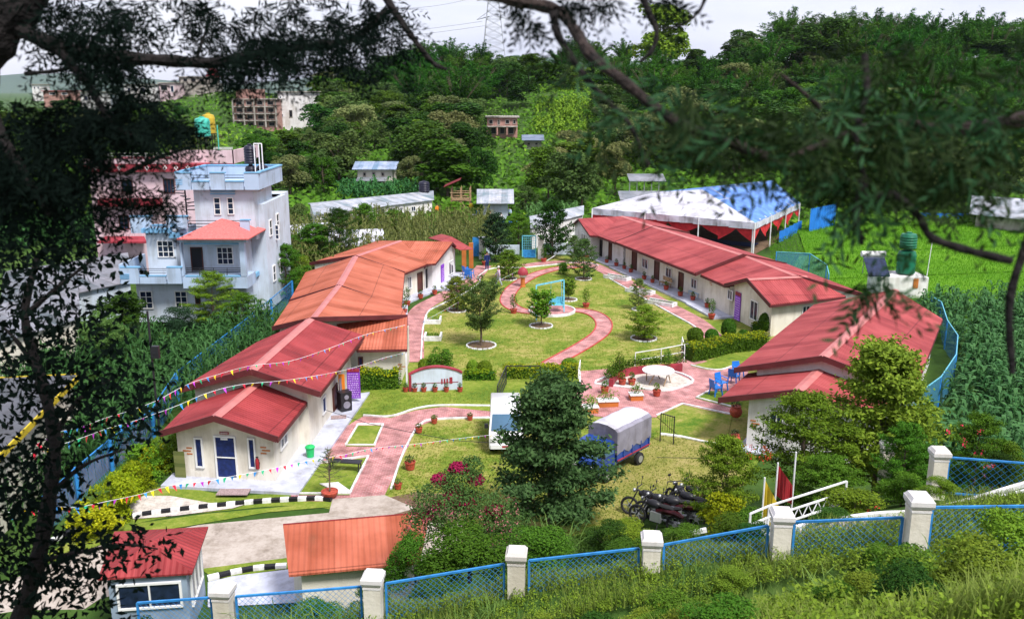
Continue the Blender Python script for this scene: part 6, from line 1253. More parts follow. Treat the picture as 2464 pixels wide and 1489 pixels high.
simple_table('red covered table in front of the tin stall', G(1168, 540), 'redcloth', 2.2); simple_table('blue covered table at the right of the tin stall', G(1222, 548), 'plasticblue', 2.4); simple_table('white table left of the tin stall', G(1150, 530), 'white', 1.5)
def bamboo_tower():
    p = T(1112, 498); p = G(1110, 512); s = p.y/FPX; o = thing('bamboo_tower', 'bamboo lookout platform with a slanting red tin roof', 'tower', p); w_ = 22*s; H = 62*s
    m = MB()
    for x in (-w_, 0, w_):
        for y in (-1.2, 1.2): m.tube([(x, y, 0), (x, y, H)], .09, 5)
    for z in (.25, .5, .62, .8): 
        for y in (-1.25, 1.25): m.tube([(-w_*1.1, y, z*H), (w_*1.1, y, z*H)], .07, 5)
        for x in (-w_, w_): m.tube([(x, -1.3, z*H), (x, 1.3, z*H)], .07, 5)
    m.tube([(-w_, -1.25, 0), (0, -1.25, .5*H)], .06, 5); m.tube([(w_, -1.25, 0), (0, -1.25, .5*H)], .06, 5); m.build('frame', 'bamboo', o)
    m = MB(); m.box((0, 0, .5*H+.05), (w_*2.1, 2.6, .08)); m.build('platform', 'bamboo', o); m = MB(); m.box((-.2, -1.34, .58*H), (w_*1.5, .06, .13*H)); m.build('panel', 'bamboo', o)
    m = MB(); m.slab([Vector((-w_*1.8, -1.9, H*1.05)), Vector((0, -1.9, H*1.32)), Vector((0, 1.9, H*1.32)), Vector((-w_*1.8, 1.9, H*1.05))], .06); m.build('roof', 'roofA', o)
bamboo_tower()
# ---- houses on the hill
def boxhouse(name, label, x0, x1, ytop, ybase, Y, dep, wall, wins, cat='house', roof=None, trim='concrete', extra=None, rz=0.0):
    a, b = W(x0, ybase, Y), W(x1, ybase, Y); cx = (a.x+b.x)/2; zb = a.z; H = W((x0+x1)/2, ytop, Y).z-zb; w_ = b.x-a.x; o = thing(name, label, cat, (cx, Y, zb), rz)
    m = MB(); m.box((0, dep/2, H/2-2), (w_, dep, H+4)); m.build('wall', wall, o)
    for (u0, u1, v0, v1, kind) in wins:
        m = MB(); cu, cv = (u0+u1)/2-.5, (v0+v1)/2; sz = (abs(u1-u0)*w_, abs(v1-v0)*H)
        t_ = .12
        for sx in (-1, 1): m.box((cu*w_+sx*(sz[0]/2-t_/2), -.05, cv*H), (t_, .16, sz[1]))
        for sy in (-1, 1): m.box((cu*w_, -.05, cv*H+sy*(sz[1]/2-t_/2)), (sz[0]-2*t_, .16, t_))
        f = m.build('window' if kind == 'w' else 'opening', 'winwhite' if kind == 'w' else 'concrete', o); m = MB(); m.box((cu*w_, -.01, cv*H), (sz[0]-.1, .06, sz[1]-.1)); m.build('pane' if kind == 'w' else 'shade', 'glass' if kind == 'w' else 'dark', f)
    if roof == 'gable':
        q = .8; roofpanel('roof', o, Vector((-w_/2-q, dep/2, H*1.42)), Vector((w_/2+q, dep/2, H*1.42)), Vector((w_/2+q, -q, H*.98)), Vector((-w_/2-q, -q, H*.98)), 'tinblue'); roofpanel('roof', o, Vector((-w_/2-q, dep/2, H*1.42)), Vector((w_/2+q, dep/2, H*1.42)), Vector((w_/2+q, dep+q, H*.98)), Vector((-w_/2-q, dep+q, H*.98)), 'tinblue')
        m = MB(); m.add([(-w_/2, 0, H), (-w_/2, dep, H), (-w_/2, dep/2, H*1.38), (w_/2, 0, H), (w_/2, dep, H), (w_/2, dep/2, H*1.38)], [(0, 1, 2), (3, 5, 4)]); m.build('gable', wall, o)
    elif roof == 'tin': m = MB(); m.slab([Vector((-w_/2-.6, -1, H+.1)), Vector((w_/2+.6, -1, H+.1)), Vector((w_/2+.6, dep+.6, H+1.0)), Vector((-w_/2-.6, dep+.6, H+1.0))], .1); m.build('roof', 'tinblue', o)
    else: m = MB(); m.box((0, dep/2-.1, H+.1), (w_+.9, dep+.9, .25)); m.build('roof', trim, o)
    if extra: extra(o, w_, H, dep)
    return o
def ex_brick(o, w_, H, dep):
    m = MB(); m.box((0, -.9, H*.48), (w_*1.02, 1.8, .22)); m.build('balcony', 'concrete', o); m = MB()
    for u in (-.48, -.16, .16, .48): m.box((u*w_, -1.6, H*.23), (.3, .3, H*.46))
    m.build('column', 'rawbrick', o); m = MB()
    for k in range(12): m.beam((w_*(-.48+.087*k), .5, H+.2), (w_*(-.48+.087*k), .5, H+1.0), .05)
    m.build('rebar', 'blackmetal', o)
boxhouse('brick_house', 'two storey raw brick house with flat roof alone on the wooded slope', 1172, 1245, 283, 324, 214, 7, 'rawbrick', [(.06, .2, .62, .88, 'o'), (.35, .43, .55, .88, 'o'), (.6, .74, .62, .88, 'o'), (.85, .95, .62, .88, 'o'), (.12, .3, .03, .42, 'o'), (.42, .58, .03, .42, 'o'), (.7, .88, .03, .42, 'o')], extra=ex_brick)
boxhouse('stone_house', 'pale stone farmhouse with a blue tin gable roof below the wood', 861, 945, 406, 440, 155, 6, 'cream', [(.16, .25, .45, .75, 'o'), (.42, .51, .45, .75, 'o'), (.68, .77, .45, .75, 'o'), (.4, .6, .0, .25, 'o')], roof='gable', extra=lambda o, w_, H, dep: [m_ for m_ in [MB()] if m_.slab([Vector((-w_*.5, -2.2, H*.22)), Vector((w_*.35, -2.2, H*.22)), Vector((w_*.35, -.02, H*.42)), Vector((-w_*.5, -.02, H*.42))], .08) and m_.build('lean_to_roof', 'tin', o)])
boxhouse('small_hut', 'small grey hut with a flat tin roof right of the brick house', 1262, 1303, 338, 358, 200, 4, 'concrete', [(.15, .35, .4, .75, 'o'), (.6, .8, .4, .75, 'o')], roof='tin')
def ex_frame(o, w_, H, dep):
    for k in range(1, 4): m = MB(); m.box((0, -.45, H*k/4), (w_*1.04, 1.2, .3)); m.build('floor_slab', 'concrete', o)
    m = MB()
    for u in (-.5, -.25, 0, .25, .5): m.box((u*w_, -.9, H*.5), (.4, .35, H*.98))
    m.build('column', 'concrete', o); m = MB()
    for k in range(14): m.beam((w_*(-.48+.073*k), 1, H+.2), (w_*(-.48+.073*k), 1, H+1.6), .07)
    m.build('rebar', 'blackmetal', o); m = MB(); m.box((-w_*.22, dep/2, H+1.5), (w_*.5, dep*.7, 2.8)); m.build('stair_tower', 'rawbrick', o)
boxhouse('unfinished_building', 'unfinished four storey brick and concrete building on the left skyline', 566, 668, 240, 307, 262, 12, 'rawbrick', [(u, u+.14, v, v+.15, 'o') for v in (.05, .3, .55, .8) for u in (.06, .3, .55, .8)], cat='building', extra=ex_frame)
boxhouse('white_block', 'plain white block beside the unfinished building', 672, 752, 222, 300, 268, 12, 'white', [(.05, .12, .8, .88, 'w'), (.05, .12, .52, .6, 'w'), (.07, .14, .25, .33, 'w'), (.32, .42, .22, .45, 'o')], cat='building')
boxhouse('terrace_house', 'white house with pink end bay under the temple hill', 337, 384, 204, 240, 330, 10, 'white', [(.05, .3, .5, .8, 'w')], cat='house'); boxhouse('pink_bay_house', 'small magenta fronted house on the left hill', 385, 424, 200, 232, 328, 9, 'pink', [(.1, .5, .45, .85, 'o'), (.7, .9, .3, .8, 'w')], cat='house')
def ex_temple(o, w_, H, dep):
    m = MB(); c = (w_*.42, dep/2, H); m.lathe([(3.4, 0), (2.2, 1.2), (1.4, 1.3), (2.4, 1.6), (1.0, 3.0), (.1, 3.6)], c, 4); m.build('pagoda_roof', 'redtrim', o); m = MB(); m.box((0, dep/2, -3), (w_*1.15, dep+3, 5.9)); m.build('retaining_wall', 'concrete', o)
boxhouse('temple', 'hilltop temple with a red pagoda roof on a stone terrace', 432, 512, 186, 200, 345, 8, 'concrete', [(.12, .25, .2, .8, 'o'), (.35, .5, .2, .8, 'o'), (.6, .75, .2, .8, 'o')], cat='temple', extra=ex_temple)
for i, (x0, x1, yt, yb, Y, wl_, lb) in enumerate([(196, 240, 222, 256, 280, 'white', 'white house seen through the dark branches'), (244, 262, 228, 252, 300, 'lilac', 'small grey house beside the white one on the left'), (78, 100, 204, 222, 420, 'white', 'tiny white house below the blue mountain'), (105, 178, 220, 234, 360, 'rawbrick', 'long low house with a red roof below the mountain'), (300, 340, 205, 232, 335, 'white', 'narrow white house left of the pink bay house')]):
    boxhouse('far_house', lb, x0, x1, yt, yb, Y, 8, wl_, [(.2, .4, .4, .75, 'w'), (.6, .8, .4, .75, 'w')], trim='redtrim' if i == 3 else 'concrete')
# ---- big event tent
def tent():
    o = thing('event_tent', 'large white and blue canopy with red drapes behind the long right row', 'tent'); ze = 3.5
    NR, NL, FR = G(1817, 536, ze), G(1425, 501, ze), G(1925, 488, ze); FL = NL+FR-NR; A, B = G(1690, 456, 5.9), G(1858, 434, 5.9)
    m = MB(); m.slab([NL, NR, A], .05); m.slab([NL, A, FL], .05); m.build('white_canopy', 'tarpwhite', o)
    m = MB(); m.slab([NR, FR, B, A], .05); m.slab([FR, FL, A, B], .05); cb = m.build('blue_canopy', 'tentblue', o)
    m = MB()
    for k in range(1, 9): a = NR.lerp(FR, k/9); b = A.lerp(B, k/9); m.beam(a+Vector((0, 0, .05)), b+Vector((0, 0, .05)), .12, .04)
    for k in (.3, .65): m.beam(NR.lerp(A, k)+Vector((0, 0, .06)), FR.lerp(B, k)+Vector((0, 0, .06)), .12, .04)
    m.build('seam', 'tarpwhite', cb)
    m = MB(); d = Vector((0, 0, -.75))
    for p, q in ((NL, NR), (NR, FR)):
        n = 14
        for k in range(n): a, b = p.lerp(q, k/n), p.lerp(q, (k+1)/n); s = .04*(-1)**k; m.add([a, b, b+d+Vector((s, s, .05*(k % 3))), a+d+Vector((-s, s, .03*(k % 2)))], [(0, 1, 2, 3)])
    m.build('valance', 'tarpwhite', o)
    m = MB()
    for p, q, n in ((NL, NR, 5), (NR, FR, 4)):
        for k in range(n):
            a, b = p.lerp(q, k/n), p.lerp(q, (k+1)/n); z0 = Vector((0, 0, -.7)); m_ = 8; top = [a.lerp(b, j/m_)+z0+Vector((0, .3, 0)) for j in range(m_+1)]; low = [t+Vector((0, 0, -1.35*(abs(j/m_-.5)*2)**.8*(1 if k % 2 == 0 else .7)-.15)) for j, t in enumerate(top)]
            m.add(top+low, [(j, j+1, m_+2+j, m_+1+j) for j in range(m_)])
    m.build('drape', 'tentred', o)
    for k, (p, dz_) in enumerate([(NR, 0), (NR+(A-NR)*.03, 0), (NL, 0), (FR, 0), (NL.lerp(NR, .35), 0), (NL.lerp(NR, .68), 0), (NR.lerp(FR, .33), 0), (NR.lerp(FR, .66), 0), (FL, 0), (FL.lerp(FR, .5), 0)]):
        m = MB(); m.tube([(p.x, p.y, 0), (p.x, p.y, ze-.05)], .07, 6); m.build('post', 'whitemetal', o)
    m = MB(); i_ = [NL, NR, FR, FL]; m.add([(p.x+(2 if j in (0, 3) else 0), p.y, .06) for j, p in enumerate(i_)], [(0, 1, 2, 3)]); struct('trampled_floor', m, 'soil')
    m = MB(); a, b = FR+Vector((.5, 1, 0)), FR+Vector((6.5, 6, 0)); a2, b2 = NR.lerp(FR, .75), FR
    for p, q, h in ((FR+Vector((.6, -2, 0)), FR+Vector((5.5, 3.0, 0)), 3.0), (NR.lerp(FR, .45)+Vector((.3, 0, 0)), FR+Vector((.3, 0, 0)), 1.3)):
        n = 10
        for k in range(n): s, t_ = p.lerp(q, k/n), p.lerp(q, (k+1)/n); w1 = .12*(-1)**k; m.add([(s.x+w1, s.y, 0), (t_.x-w1, t_.y, 0), (t_.x-w1, t_.y, h), (s.x+w1, s.y, h)], [(0, 1, 2, 3)])
    m.build('side_sheet', 'plasticblue', o)
    # dark slabs added to stand in for rows of seats under the tent
    for k in range(3):
        p = NL.lerp(NR, .5+.17*k)+(FL-NL)*.3; mm = MB(); ch = thing('seat_stand_in', ['left', 'middle', 'right'][k]+' dark blue floor mat under the tent', 'mat', (p.x, p.y, .10)); mm.box((0, 0, 0), (3.4, 2.4, .05), -.5); mm.build('mat', 'navy', ch)
tent()
def longroof(name, label, x0, x1, y, Y, h=.8):
    a, b = W(x0, y, Y), W(x1, y, Y); zb = tz((a.x+b.x)/2, Y); o = thing(name, label, 'shed'); m = MB(); m.slab([a+Vector((0, -1.2, 0)), b+Vector((0, -1.2, 0)), b+Vector((0, 2, h)), a+Vector((0, 2, h))], .08); m.build('roof', 'tin', o)
    n = 5
    for k in range(n): p = a.lerp(b, (k+.2)/n); m = MB(); m.beam((p.x, Y, min(zb, 0)-.2), (p.x, Y, a.z), .15); m.build('post', 'whitemetal', o)
longroof('open_shed', 'low open shed with a white roof behind the tent', 1512, 1600, 434, 135)
longroof('open_shed', 'white flat roof just left of the tent canopy', 1490, 1610, 478, 118)
shed('tin_hut', 'tin roofed hut at the right edge beyond the rice field', [G(2345, 550), G(2470, 565), G(2490, 515), G(2350, 510)], 2.0, 3.2, 'tin', 'concrete', ov=.9, cat='hut')
m = MB(); a, b = G(2210, 530), G(2345, 532); t_ = thing('blue_sheet_fence', 'blue plastic sheet fence across the top of the rice field', 'fence'); m.beam(a+Vector((0, 0, .5)), b+Vector((0, 0, .5)), .06, 1.0); m.build('sheet', 'plasticblue', t_)
# ---- pylon
def pylon():
    p = W(1188, 100, 350); zb = tz(p.x, 350); zt = W(1188, -30, 350).z; o = thing('pylon', 'steel lattice power pylon on the ridge', 'pylon', (p.x, 350, zb)); H = zt-zb; m = MB(); r = .11
    def at(f, sx, sy): w_ = 4.2*(1-f)+1.2; w_ = max(w_, 1.5) if f > .5 else w_; return Vector((sx*w_, sy*w_, f*H))
    for sx in (-1, 1):
        for sy in (-1, 1): m.tube([at(0, sx, sy), at(.5, sx, sy), at(1, sx, sy)], r, 4)
    n = 12
    for k in range(n):
        for s1, s2 in (((-1, -1), (1, -1)), ((1, -1), (1, 1)), ((-1, 1), (1, 1)), ((-1, -1), (-1, 1))): m.tube([at(k/n, *s1), at((k+1)/n, *s2)], r*.6, 3); m.tube([at(k/n, *s2), at((k+1)/n, *s1)], r*.6, 3); m.tube([at(k/n, *s1), at(k/n, *s2)], r*.5, 3)
    for z in (W(1188, 40, 350).z-zb, W(1188, -5, 350).z-zb):
        for s in (-1, 1):
            L_ = 6.3; m.tube([(s*1.5, -1, z), (s*L_, 0, z-1.2)], r, 4); m.tube([(s*1.5, 1, z), (s*L_, 0, z-1.2)], r, 4); m.tube([(s*1.2, 0, z+2.2), (s*L_, 0, z-1.2)], r*.8, 4); m.tube([(s*3.5, 0, z+.6), (s*3.5, 0, z-.6)], r*.6, 3)
    m.build('lattice', 'metal', o); return p, zb, H
PY = pylon()
for i, (a, b) in enumerate([((270, 104), (1160, 52)), ((280, 114), (1170, 62)), ((800, 2), (1130, -2))]):
    p, q = W(*a, 340), W(*b, 350); m = MB(); n = 14; m.tube([p.lerp(q, k/n)-Vector((0, 0, 3*4*(k/n)*(1-k/n))) for k in range(n+1)], .05, 3); tag(m.build('power_line', 'blackmetal'), 'thin overhead power line left of the pylon, %s of the three' % ['lower', 'middle', 'top'][i], 'cable')
# ================================================================ fences
def netmat():
    m, n, l, b = nmat('blue_shade_net'); b.inputs['Base Color'].default_value = (.03, .22, .42, 1); b.inputs['Roughness'].default_value = .8
    t = n.new('ShaderNodeBsdfTransparent'); x = n.new('ShaderNodeMixShader'); x.inputs[0].default_value = .5; l.new(t.outputs[0], x.inputs[1]); l.new(b.outputs[0], x.inputs[2]); l.new(x.outputs[0], n['Material Output'].inputs[0]); return m
M['net'] = netmat()
def chain(par, a, b, h, sp=.13, r=.007, mt='bluemetal', name='wire_mesh', drop=None):
    """diamond wire mesh between two posts; a,b are the top ends"""
    m = MB(); L_ = (Vector((b.x-a.x, b.y-a.y, 0))).length; t = (b-a)/L_; n = int((L_+h)/sp)
    for s in (1, -1):
        for k in range(n+1):
            u0, z0 = k*sp-(0 if s > 0 else h), 0.0
            # line u = u0 - s*z...  from top (z=0) to bottom (z=-h)
            ua, ub = (u0, u0-h) if s > 0 else (u0, u0+h); za, zb_ = 0.0, -h
            if ua > ub: ua, ub, za, zb_ = ub, ua, zb_, za
            lo_, hi = max(0, ua), min(L_, ub)
            if hi-lo_ < .02: continue
            f = lambda u: za+(zb_-za)*(u-ua)/(ub-ua); p = a+t*lo_+Vector((0, 0, f(lo_))); q = a+t*hi+Vector((0, 0, f(hi))); m.beam(p, q, r, r)
    return m.build(name, mt, par, fixn=False)
def panel(label, a, b, h, group=None, sp=.14, r=.0055):
    o = thing('mesh_fence_panel', label, 'fence', group=group); m = MB(); d = Vector((0, 0, -h))
    for p, q in ((a, b), (a, a+d), (b, b+d), (a+d, b+d)): m.beam(p, q, .05)
    m.build('frame', 'bluemetal', o); chain(o, a, b, h, sp, r); return o
pil = [(535, 1406, 19, 'leftmost'), (897, 1377, 19, 'second'), (1243, 1320, 19.2, 'third'), (1569, 1284, 19.2, 'fourth'), (1883, 1226, 18.8, 'fifth'), (2214, 1189, 17.6, 'sixth')]
tops = []
def pillar(p, label, h=1.7, w_=.40):
    o = thing('fence_pillar', label, 'pillar', (p.x, p.y, p.z-h), -.08); m = MB(); m.box((0, 0, h/2-.13), (w_, w_, h-.22)); m.build('shaft', 'cream', o)
    m = MB(); c = w_/2
    def fr(z0, w0, z1, w1): m.add([(sx*w/2, sy*w/2, z) for z, w in ((z0, w0), (z1, w1)) for sx, sy in ((-1, -1), (1, -1), (1, 1), (-1, 1))], [(3, 2, 1, 0), (4, 5, 6, 7), (0, 1, 5, 4), (1, 2, 6, 5), (2, 3, 7, 6), (3, 0, 4, 7)])
    fr(h-.34, w_*1.05, h-.29, w_*1.05); fr(h-.25, w_*1.10, h-.18, w_*1.25); fr(h-.178, w_*1.25, h-.08, w_*1.25); fr(h-.078, w_*1.2, h, w_*.95); m.build('cap', 'white', o); return o
for px, py, Y, nm in pil: p = W(px, py, Y); tops.append(p); pillar(p, '%s of the row of cream pillars on the near fence' % nm, 1.9)
pillar(W(2263, 1078, 24), 'separate cream pillar standing farther back at the right', 1.5, .40); pillar(W(2138, 1062, 28), 'cream pillar half hidden behind the feathery tree', 1.5, .36)
nm2 = ['first mesh panel from the left between pillars', 'second mesh panel from the left', 'third mesh panel, in front of the magenta shrub', 'fourth mesh panel, in front of the motorcycles', 'fifth mesh panel, below the white handrail']
for i in range(5):
    a, b = tops[i], tops[i+1]; d = (b-a); d.normalize(); A = a+d*.30-Vector((0, 0, .34)); B = b-d*.30-Vector((0, 0, .34 if i < 4 else .5)); panel('blue framed '+nm2[i], A, B, 1.25, 'blue mesh panels of the near fence')
a = tops[5]+Vector((.3, 0, -.3)); panel('blue framed mesh panel running out of the right edge', a, W(2560, 1216, 17.4), 1.25, 'blue mesh panels of the near fence')
a = tops[0]+Vector((-.3, 0, -.34)); panel('blue framed mesh panel left of the leftmost pillar', W(330, 1450, 19.2), a, 1.25, 'blue mesh panels of the near fence')
panel('blue mesh panel beside the separate cream pillar', W(2285, 1100, 24), W(2520, 1118, 23.2), 1.1, sp=.2, r=.005)
# left side fence with sheet lining
LFp = [(372, 1006, 1062), (272, 1072, 1140), (192, 1145, 1215), (118, 1215, 1290)]
Lt = [G(x, yb, -.2) for x, yt, yb in LFp]; o = thing('side_mesh_fence', 'blue mesh fence with wide steel posts running down the left of the office', 'fence'); H = 1.75
ext = [G(430, 965, 0), G(590, 830, 0), G(655, 772, 0), G(705, 725, 0)]; allp = ext[::-1]+Lt
for p in allp: m = MB(); m.box((p.x, p.y, p.z+H/2), (.15, .10, H), .9); m.build('post', 'bluemetal', o)
for p, q in zip(allp, allp[1:]):
    a, b = Vector((p.x, p.y, p.z+H-.05)), Vector((q.x, q.y, q.z+H-.05)); m = MB(); m.beam(a, b, .05); m.build('rail', 'bluemetal', o); chain(o, a, b, H-.15, .2 if (a-b).length < 6 else .3, .0065)
m = MB()
for p, q in zip(allp[3:], allp[4:]):
    n = 10
    for k in range(n): s, t_ = p.lerp(q, k/n), p.lerp(q, (k+1)/n); off = Vector((-.25, -.12, 0)); m.add([s+off, t_+off, t_+off+Vector((.02*(-1)**k, 0, 1.15+.12*math.sin(k*1.3))), s+off+Vector((-.02, 0, 1.15+.12*math.sin((k-1)*1.3)))], [(0, 1, 2, 3)])
m.build('lining_sheet', 'tarp', o)
def netfence(label, pts, h, z=0.0):
    o = thing('net_fence', label, 'fence'); P = [G(x, y, z) for x, y in pts]
    for p in P: m = MB(); m.tube([(p.x, p.y, z), (p.x, p.y, z+h)], .05, 5); m.build('post', 'bluemetal', o)
    m = MB()
    for p, q in zip(P, P[1:]): m.add([p, q, q+Vector((0, 0, h)), p+Vector((0, 0, h))], [(0, 1, 2, 3)])
    m.build('net', 'net', o); m = MB()
    for p, q in zip(P, P[1:]): m.beam(p+Vector((0, 0, h)), q+Vector((0, 0, h)), .05)
    m.build('rail', 'ltblue', o)
netfence('blue green net fence behind the middle of the right row', [(1865, 655), (1945, 660), (1985, 690), (1990, 715)], 2.0)
netfence('blue net fence curving round the back of the pink roofed hall', [(2235, 775), (2258, 790), (2272, 840), (2296, 880), (2292, 930), (2255, 990), (2205, 1030), (2150, 1075)], 2.0)
# gate
def gate():
    o = thing('blue_gate', 'open blue steel gate leaf with mesh top between white gateposts', 'gate'); a, b = G(1257, 622), G(1289, 622); H = (622-568)*a.y/FPX*1.03; Hs = H*.35
    m = MB(); c = (a+b)/2; m.box((c.x, c.y, Hs/2+.1), ((b-a).length, .05, Hs)); m.build('solid_panel', 'bluemetal', o)
    m = MB()
    for p in (a, b): m.beam((p.x, p.y, .1), (p.x, p.y, H), .1)
    m.beam((a.x, a.y, H), (b.x, b.y, H), .1)
    for k in range(1, 7): x = a.x+(b.x-a.x)*k/7; m.beam((x, a.y, Hs), (x, a.y, H), .03)
    for k in range(1, 6): z = Hs+(H-Hs)*k/6; m.beam((a.x, a.y, z), (b.x, b.y, z), .03)
    m.build('frame', 'ltblue', o)
    for x, lb in ((1301, 'white gatepost right of the blue gate leaf'), (1160, 'white gatepost at the left of the entrance')): p = G(x, 622); t = thing('gatepost', lb, 'post', p); m = MB(); m.box((0, 0, H*.45), (.6, .6, H*.9)); m.build('shaft', 'white', t); m = MB(); m.box((0, 0, H*.9+.06), (.75, .75, .12)); m.build('cap', 'white', t)
    t = thing('blue_gate', 'second blue gate leaf beside the pink entrance canopy', 'gate'); m = MB(); p = G(1148, 618); m.box((p.x, p.y, H*.45), (.9, .06, H*.85)); m.build('panel', 'bluemetal', t)
gate()
w_ = thing('boundary_wall', 'low white boundary wall beyond the top lawn', 'wall'); m = MB(); m.beam(G(1305, 612)+Vector((0, 0, .6)), G(1380, 612)+Vector((0, 0, .6)), .2, 1.2); m.beam(G(1170, 612)+Vector((0, 0, .5)), G(1250, 612)+Vector((0, 0, .5)), .2, 1.0); m.build('wall', 'lilac', w_)
# ================================================================ garden furniture
def frame_swing():
    o = thing('swing_frame', 'light blue steel swing frame with a hanging seat on the round platform', 'swing'); p = G(1290, 765); q = G(1356, 750); s = q.y/FPX*1.03; H = 78*s
    m = MB()
    for c in (p, q):
        for dy in (-.7, .7): m.beam((c.x, c.y+dy, 0), (c.x, c.y, H), .09)
    m.beam((p.x, p.y, H), (q.x, q.y, H), .1); m.build('frame', 'ltblue', o)
    c = p.lerp(q, .72); c.z = .16; m = MB()
    for dx in (-.45, .45):
        for dy in (-.25, .25): m.beam((c.x+dx, c.y+dy, .75), (c.x+dx*.9, c.y, H), .025)
    m.build('chain', 'ltblue', o); m = MB(); m.box((c.x, c.y, .72), (1.1, .6, .05)); m.box((c.x, c.y+.32, 1.0), (1.1, .05, .55)); m.box((c.x-.53, c.y, .9), (.05, .6, .05)); m.box((c.x+.53, c.y, .9), (.05, .6, .05)); m.build('seat', 'ltblue', o)
frame_swing()
def litter_bin():
    p = G(1258, 690); s = p.y/FPX*1.03; o = thing('mushroom_bin', 'red capped litter bin with a brick stem beside the curved path', 'litter bin', p); m = MB(); m.lathe([(.26, 0), (.26, .1), (.2, .12), (.19, .85), (.23, .9)], n=14); m.build('stem', 'orange', o)
    m = MB(); m.lathe([(.30, .9), (.33, 1.0), (.33, 1.15), (.25, 1.18)], n=16); m.build('bin_body', 'white', o); m = MB(); m.lathe([(.46, 1.05), (.47, 1.18), (.42, 1.38), (.30, 1.58), (.12, 1.70), (.01, 1.72)], (0, 0, .08), 18); m.build('cap', 'redtrim', o, smooth=True)
litter_bin()
def chair_(label, px, py, rz, mt='plasticblue', group=None, z=0.04):
    o = thing('plastic_chair', label, 'chair', G(px, py, z), rz, group, 1.12); m = MB(); m.box((0, 0, .43), (.46, .44, .04)); m.build('seat', mt, o)
    m = MB(); m.add([(-.23, .21, .45), (.23, .21, .45), (.21, .30, .88), (-.21, .30, .88), (-.23, .24, .45), (.23, .24, .45), (.21, .33, .88), (-.21, .33, .88)], [(0, 1, 2, 3), (7, 6, 5, 4), (0, 4, 5, 1), (2, 6, 7, 3), (1, 5, 6, 2), (0, 3, 7, 4)]); m.build('backrest', mt, o)
    for sx in (-1, 1):
        m = MB(); m.beam((sx*.25, -.2, .64), (sx*.24, .27, .68), .05, .03); m.beam((sx*.25, -.2, .64), (sx*.24, -.2, .44), .04); m.build('armrest', mt, o)
        for sy in (-1, 1): m = MB(); m.beam((sx*.25, sy*.24, 0), (sx*.2, sy*.19, .42), .05); m.build('leg', mt, o)
for a in [('blue plastic chair nearest the grass corner by the right eave', 1722, 950, 2.0), ('blue plastic chair just behind the nearest one by the right eave', 1735, 938, .6), ('blue plastic chair tucked under the right eave', 1765, 922, 2.5), ('blue plastic chair farthest back under the right eave', 1775, 910, .3)]: chair_(*a)
for a in [('blue chair left of the pink entrance canopy', 1122, 664, 2.2), ('blue chair in front of the pink entrance canopy', 1132, 668, 1.2), ('blue chair nearest the left path by the canopy', 1126, 672, 2.9)]: chair_(*a)
def bistro():
    o = thing('round_table', 'round white topped table on crossed bamboo legs on the gravel patio', 'table', G(1583, 920, .06)); m = MB(); m.lathe([(.01, .74), (.95, .74), (.95, .79), (.01, .79)], n=28); m.build('tabletop', 'white', o)
    for k in range(5): a = 2*PI*k/5; m = MB(); m.tube([(.75*math.cos(a), .75*math.sin(a), 0), (.68*math.cos(a+.5), .68*math.sin(a+.5), .73)], .035, 5); m.build('leg', 'bamboo', o)
bistro()
def planter():
    o = thing('planter_wall', 'curved red brick planter wall behind the gravel patio', 'planter'); pts = [(1470, 932), (1482, 915), (1520, 903), (1575, 897), (1640, 893)]; ln = smooth_line([G(*p) for p in pts], 5); m = ribbon('x', ln, .25, 'orange', .5, .5, build=False); m.build('wall', 'redtrim', o)
    Ps = np.array([p+Vector((RS.normal()*.25, .35+RS.normal()*.15, .5+abs(RS.normal())*.25)) for p in ln for _ in range(110)]); link('planting', np_mesh('planting', leafV(Ps, unit(RS.normal(size=Ps.shape)+np.array([0, 0, .8])), .14, .07), 4, ['L_mid']), o)
planter()
def rails(label, pts, h, nrail=3, mt='whitemetal', z=0, name='handrail', lattice=False, r=.05, P=None):
    o = thing(name, label, 'railing'); P = P or [G(x, y, z) for x, y in pts]; m = MB()
    for p in P: m.beam(p, p+Vector((0, 0, h)), r); m.build('post', mt, o); m = MB()
    for p, q in zip(P, P[1:]):
        for k in range(nrail): d = Vector((0, 0, h*(k+1)/nrail)); m.beam(p+d, q+d, r*.85)
    m.build('rail', mt, o)
    if lattice:
        m = MB()
        for p, q in zip(P, P[1:]):
            n = 16
            for k in range(n): m.beam(p.lerp(q, k/n)+Vector((0, 0, h*(.34 if k % 2 else .66))), p.lerp(q, (k+1)/n)+Vector((0, 0, h*(.66 if k % 2 else .34))), .02)
        m.build('lattice', mt, o)
    return o
rails('white garden handrail behind the gravel patio', [(1528, 885), (1590, 875), (1655, 862)], 1.0, 2)
rails('white handrail of the right path steps', [(1646, 870), (1640, 845)], 1.0, 2)
rails('short white handrail on the lawn left of the plaza', [(1392, 912), (1396, 888)], .6, 1)
rails('sloping white steel handrail with a lattice band above the fifth pillar', None, 1.0, 3, lattice=True, P=[W(1800, 1318, 21.6), W(1845, 1298, 22), W(2030, 1235, 23.5)])
g_ = thing('black_lattice_gate', 'black steel lattice gate standing open behind the white van', 'gate'); m = MB(); a, b = G(1197, 975), G(1218, 925); H = 1.15
for p in (a, b): m.beam(p, p+Vector((0, 0, H)), .06)
for k in range(9): p = a.lerp(b, k/8); m.beam(p+Vector((0, 0, .1)), p+Vector((0, 0, H)), .03)
for z in (.1, .4, .75, H): m.beam(a+Vector((0, 0, z)), b+Vector((0, 0, z)), .04)
m.beam(b+Vector((0, 0, H)), G(1300, 925)+Vector((0, 0, H)), .05); m.beam(G(1300, 925), G(1300, 925)+Vector((0, 0, H)), .05); m.build('bars', 'blackmetal', g_)
g_ = thing('black_garden_gate', 'thin black gate frame on the lawn right of the blue truck', 'gate'); m = MB(); a, b = G(1588, 1062), G(1620, 1070)
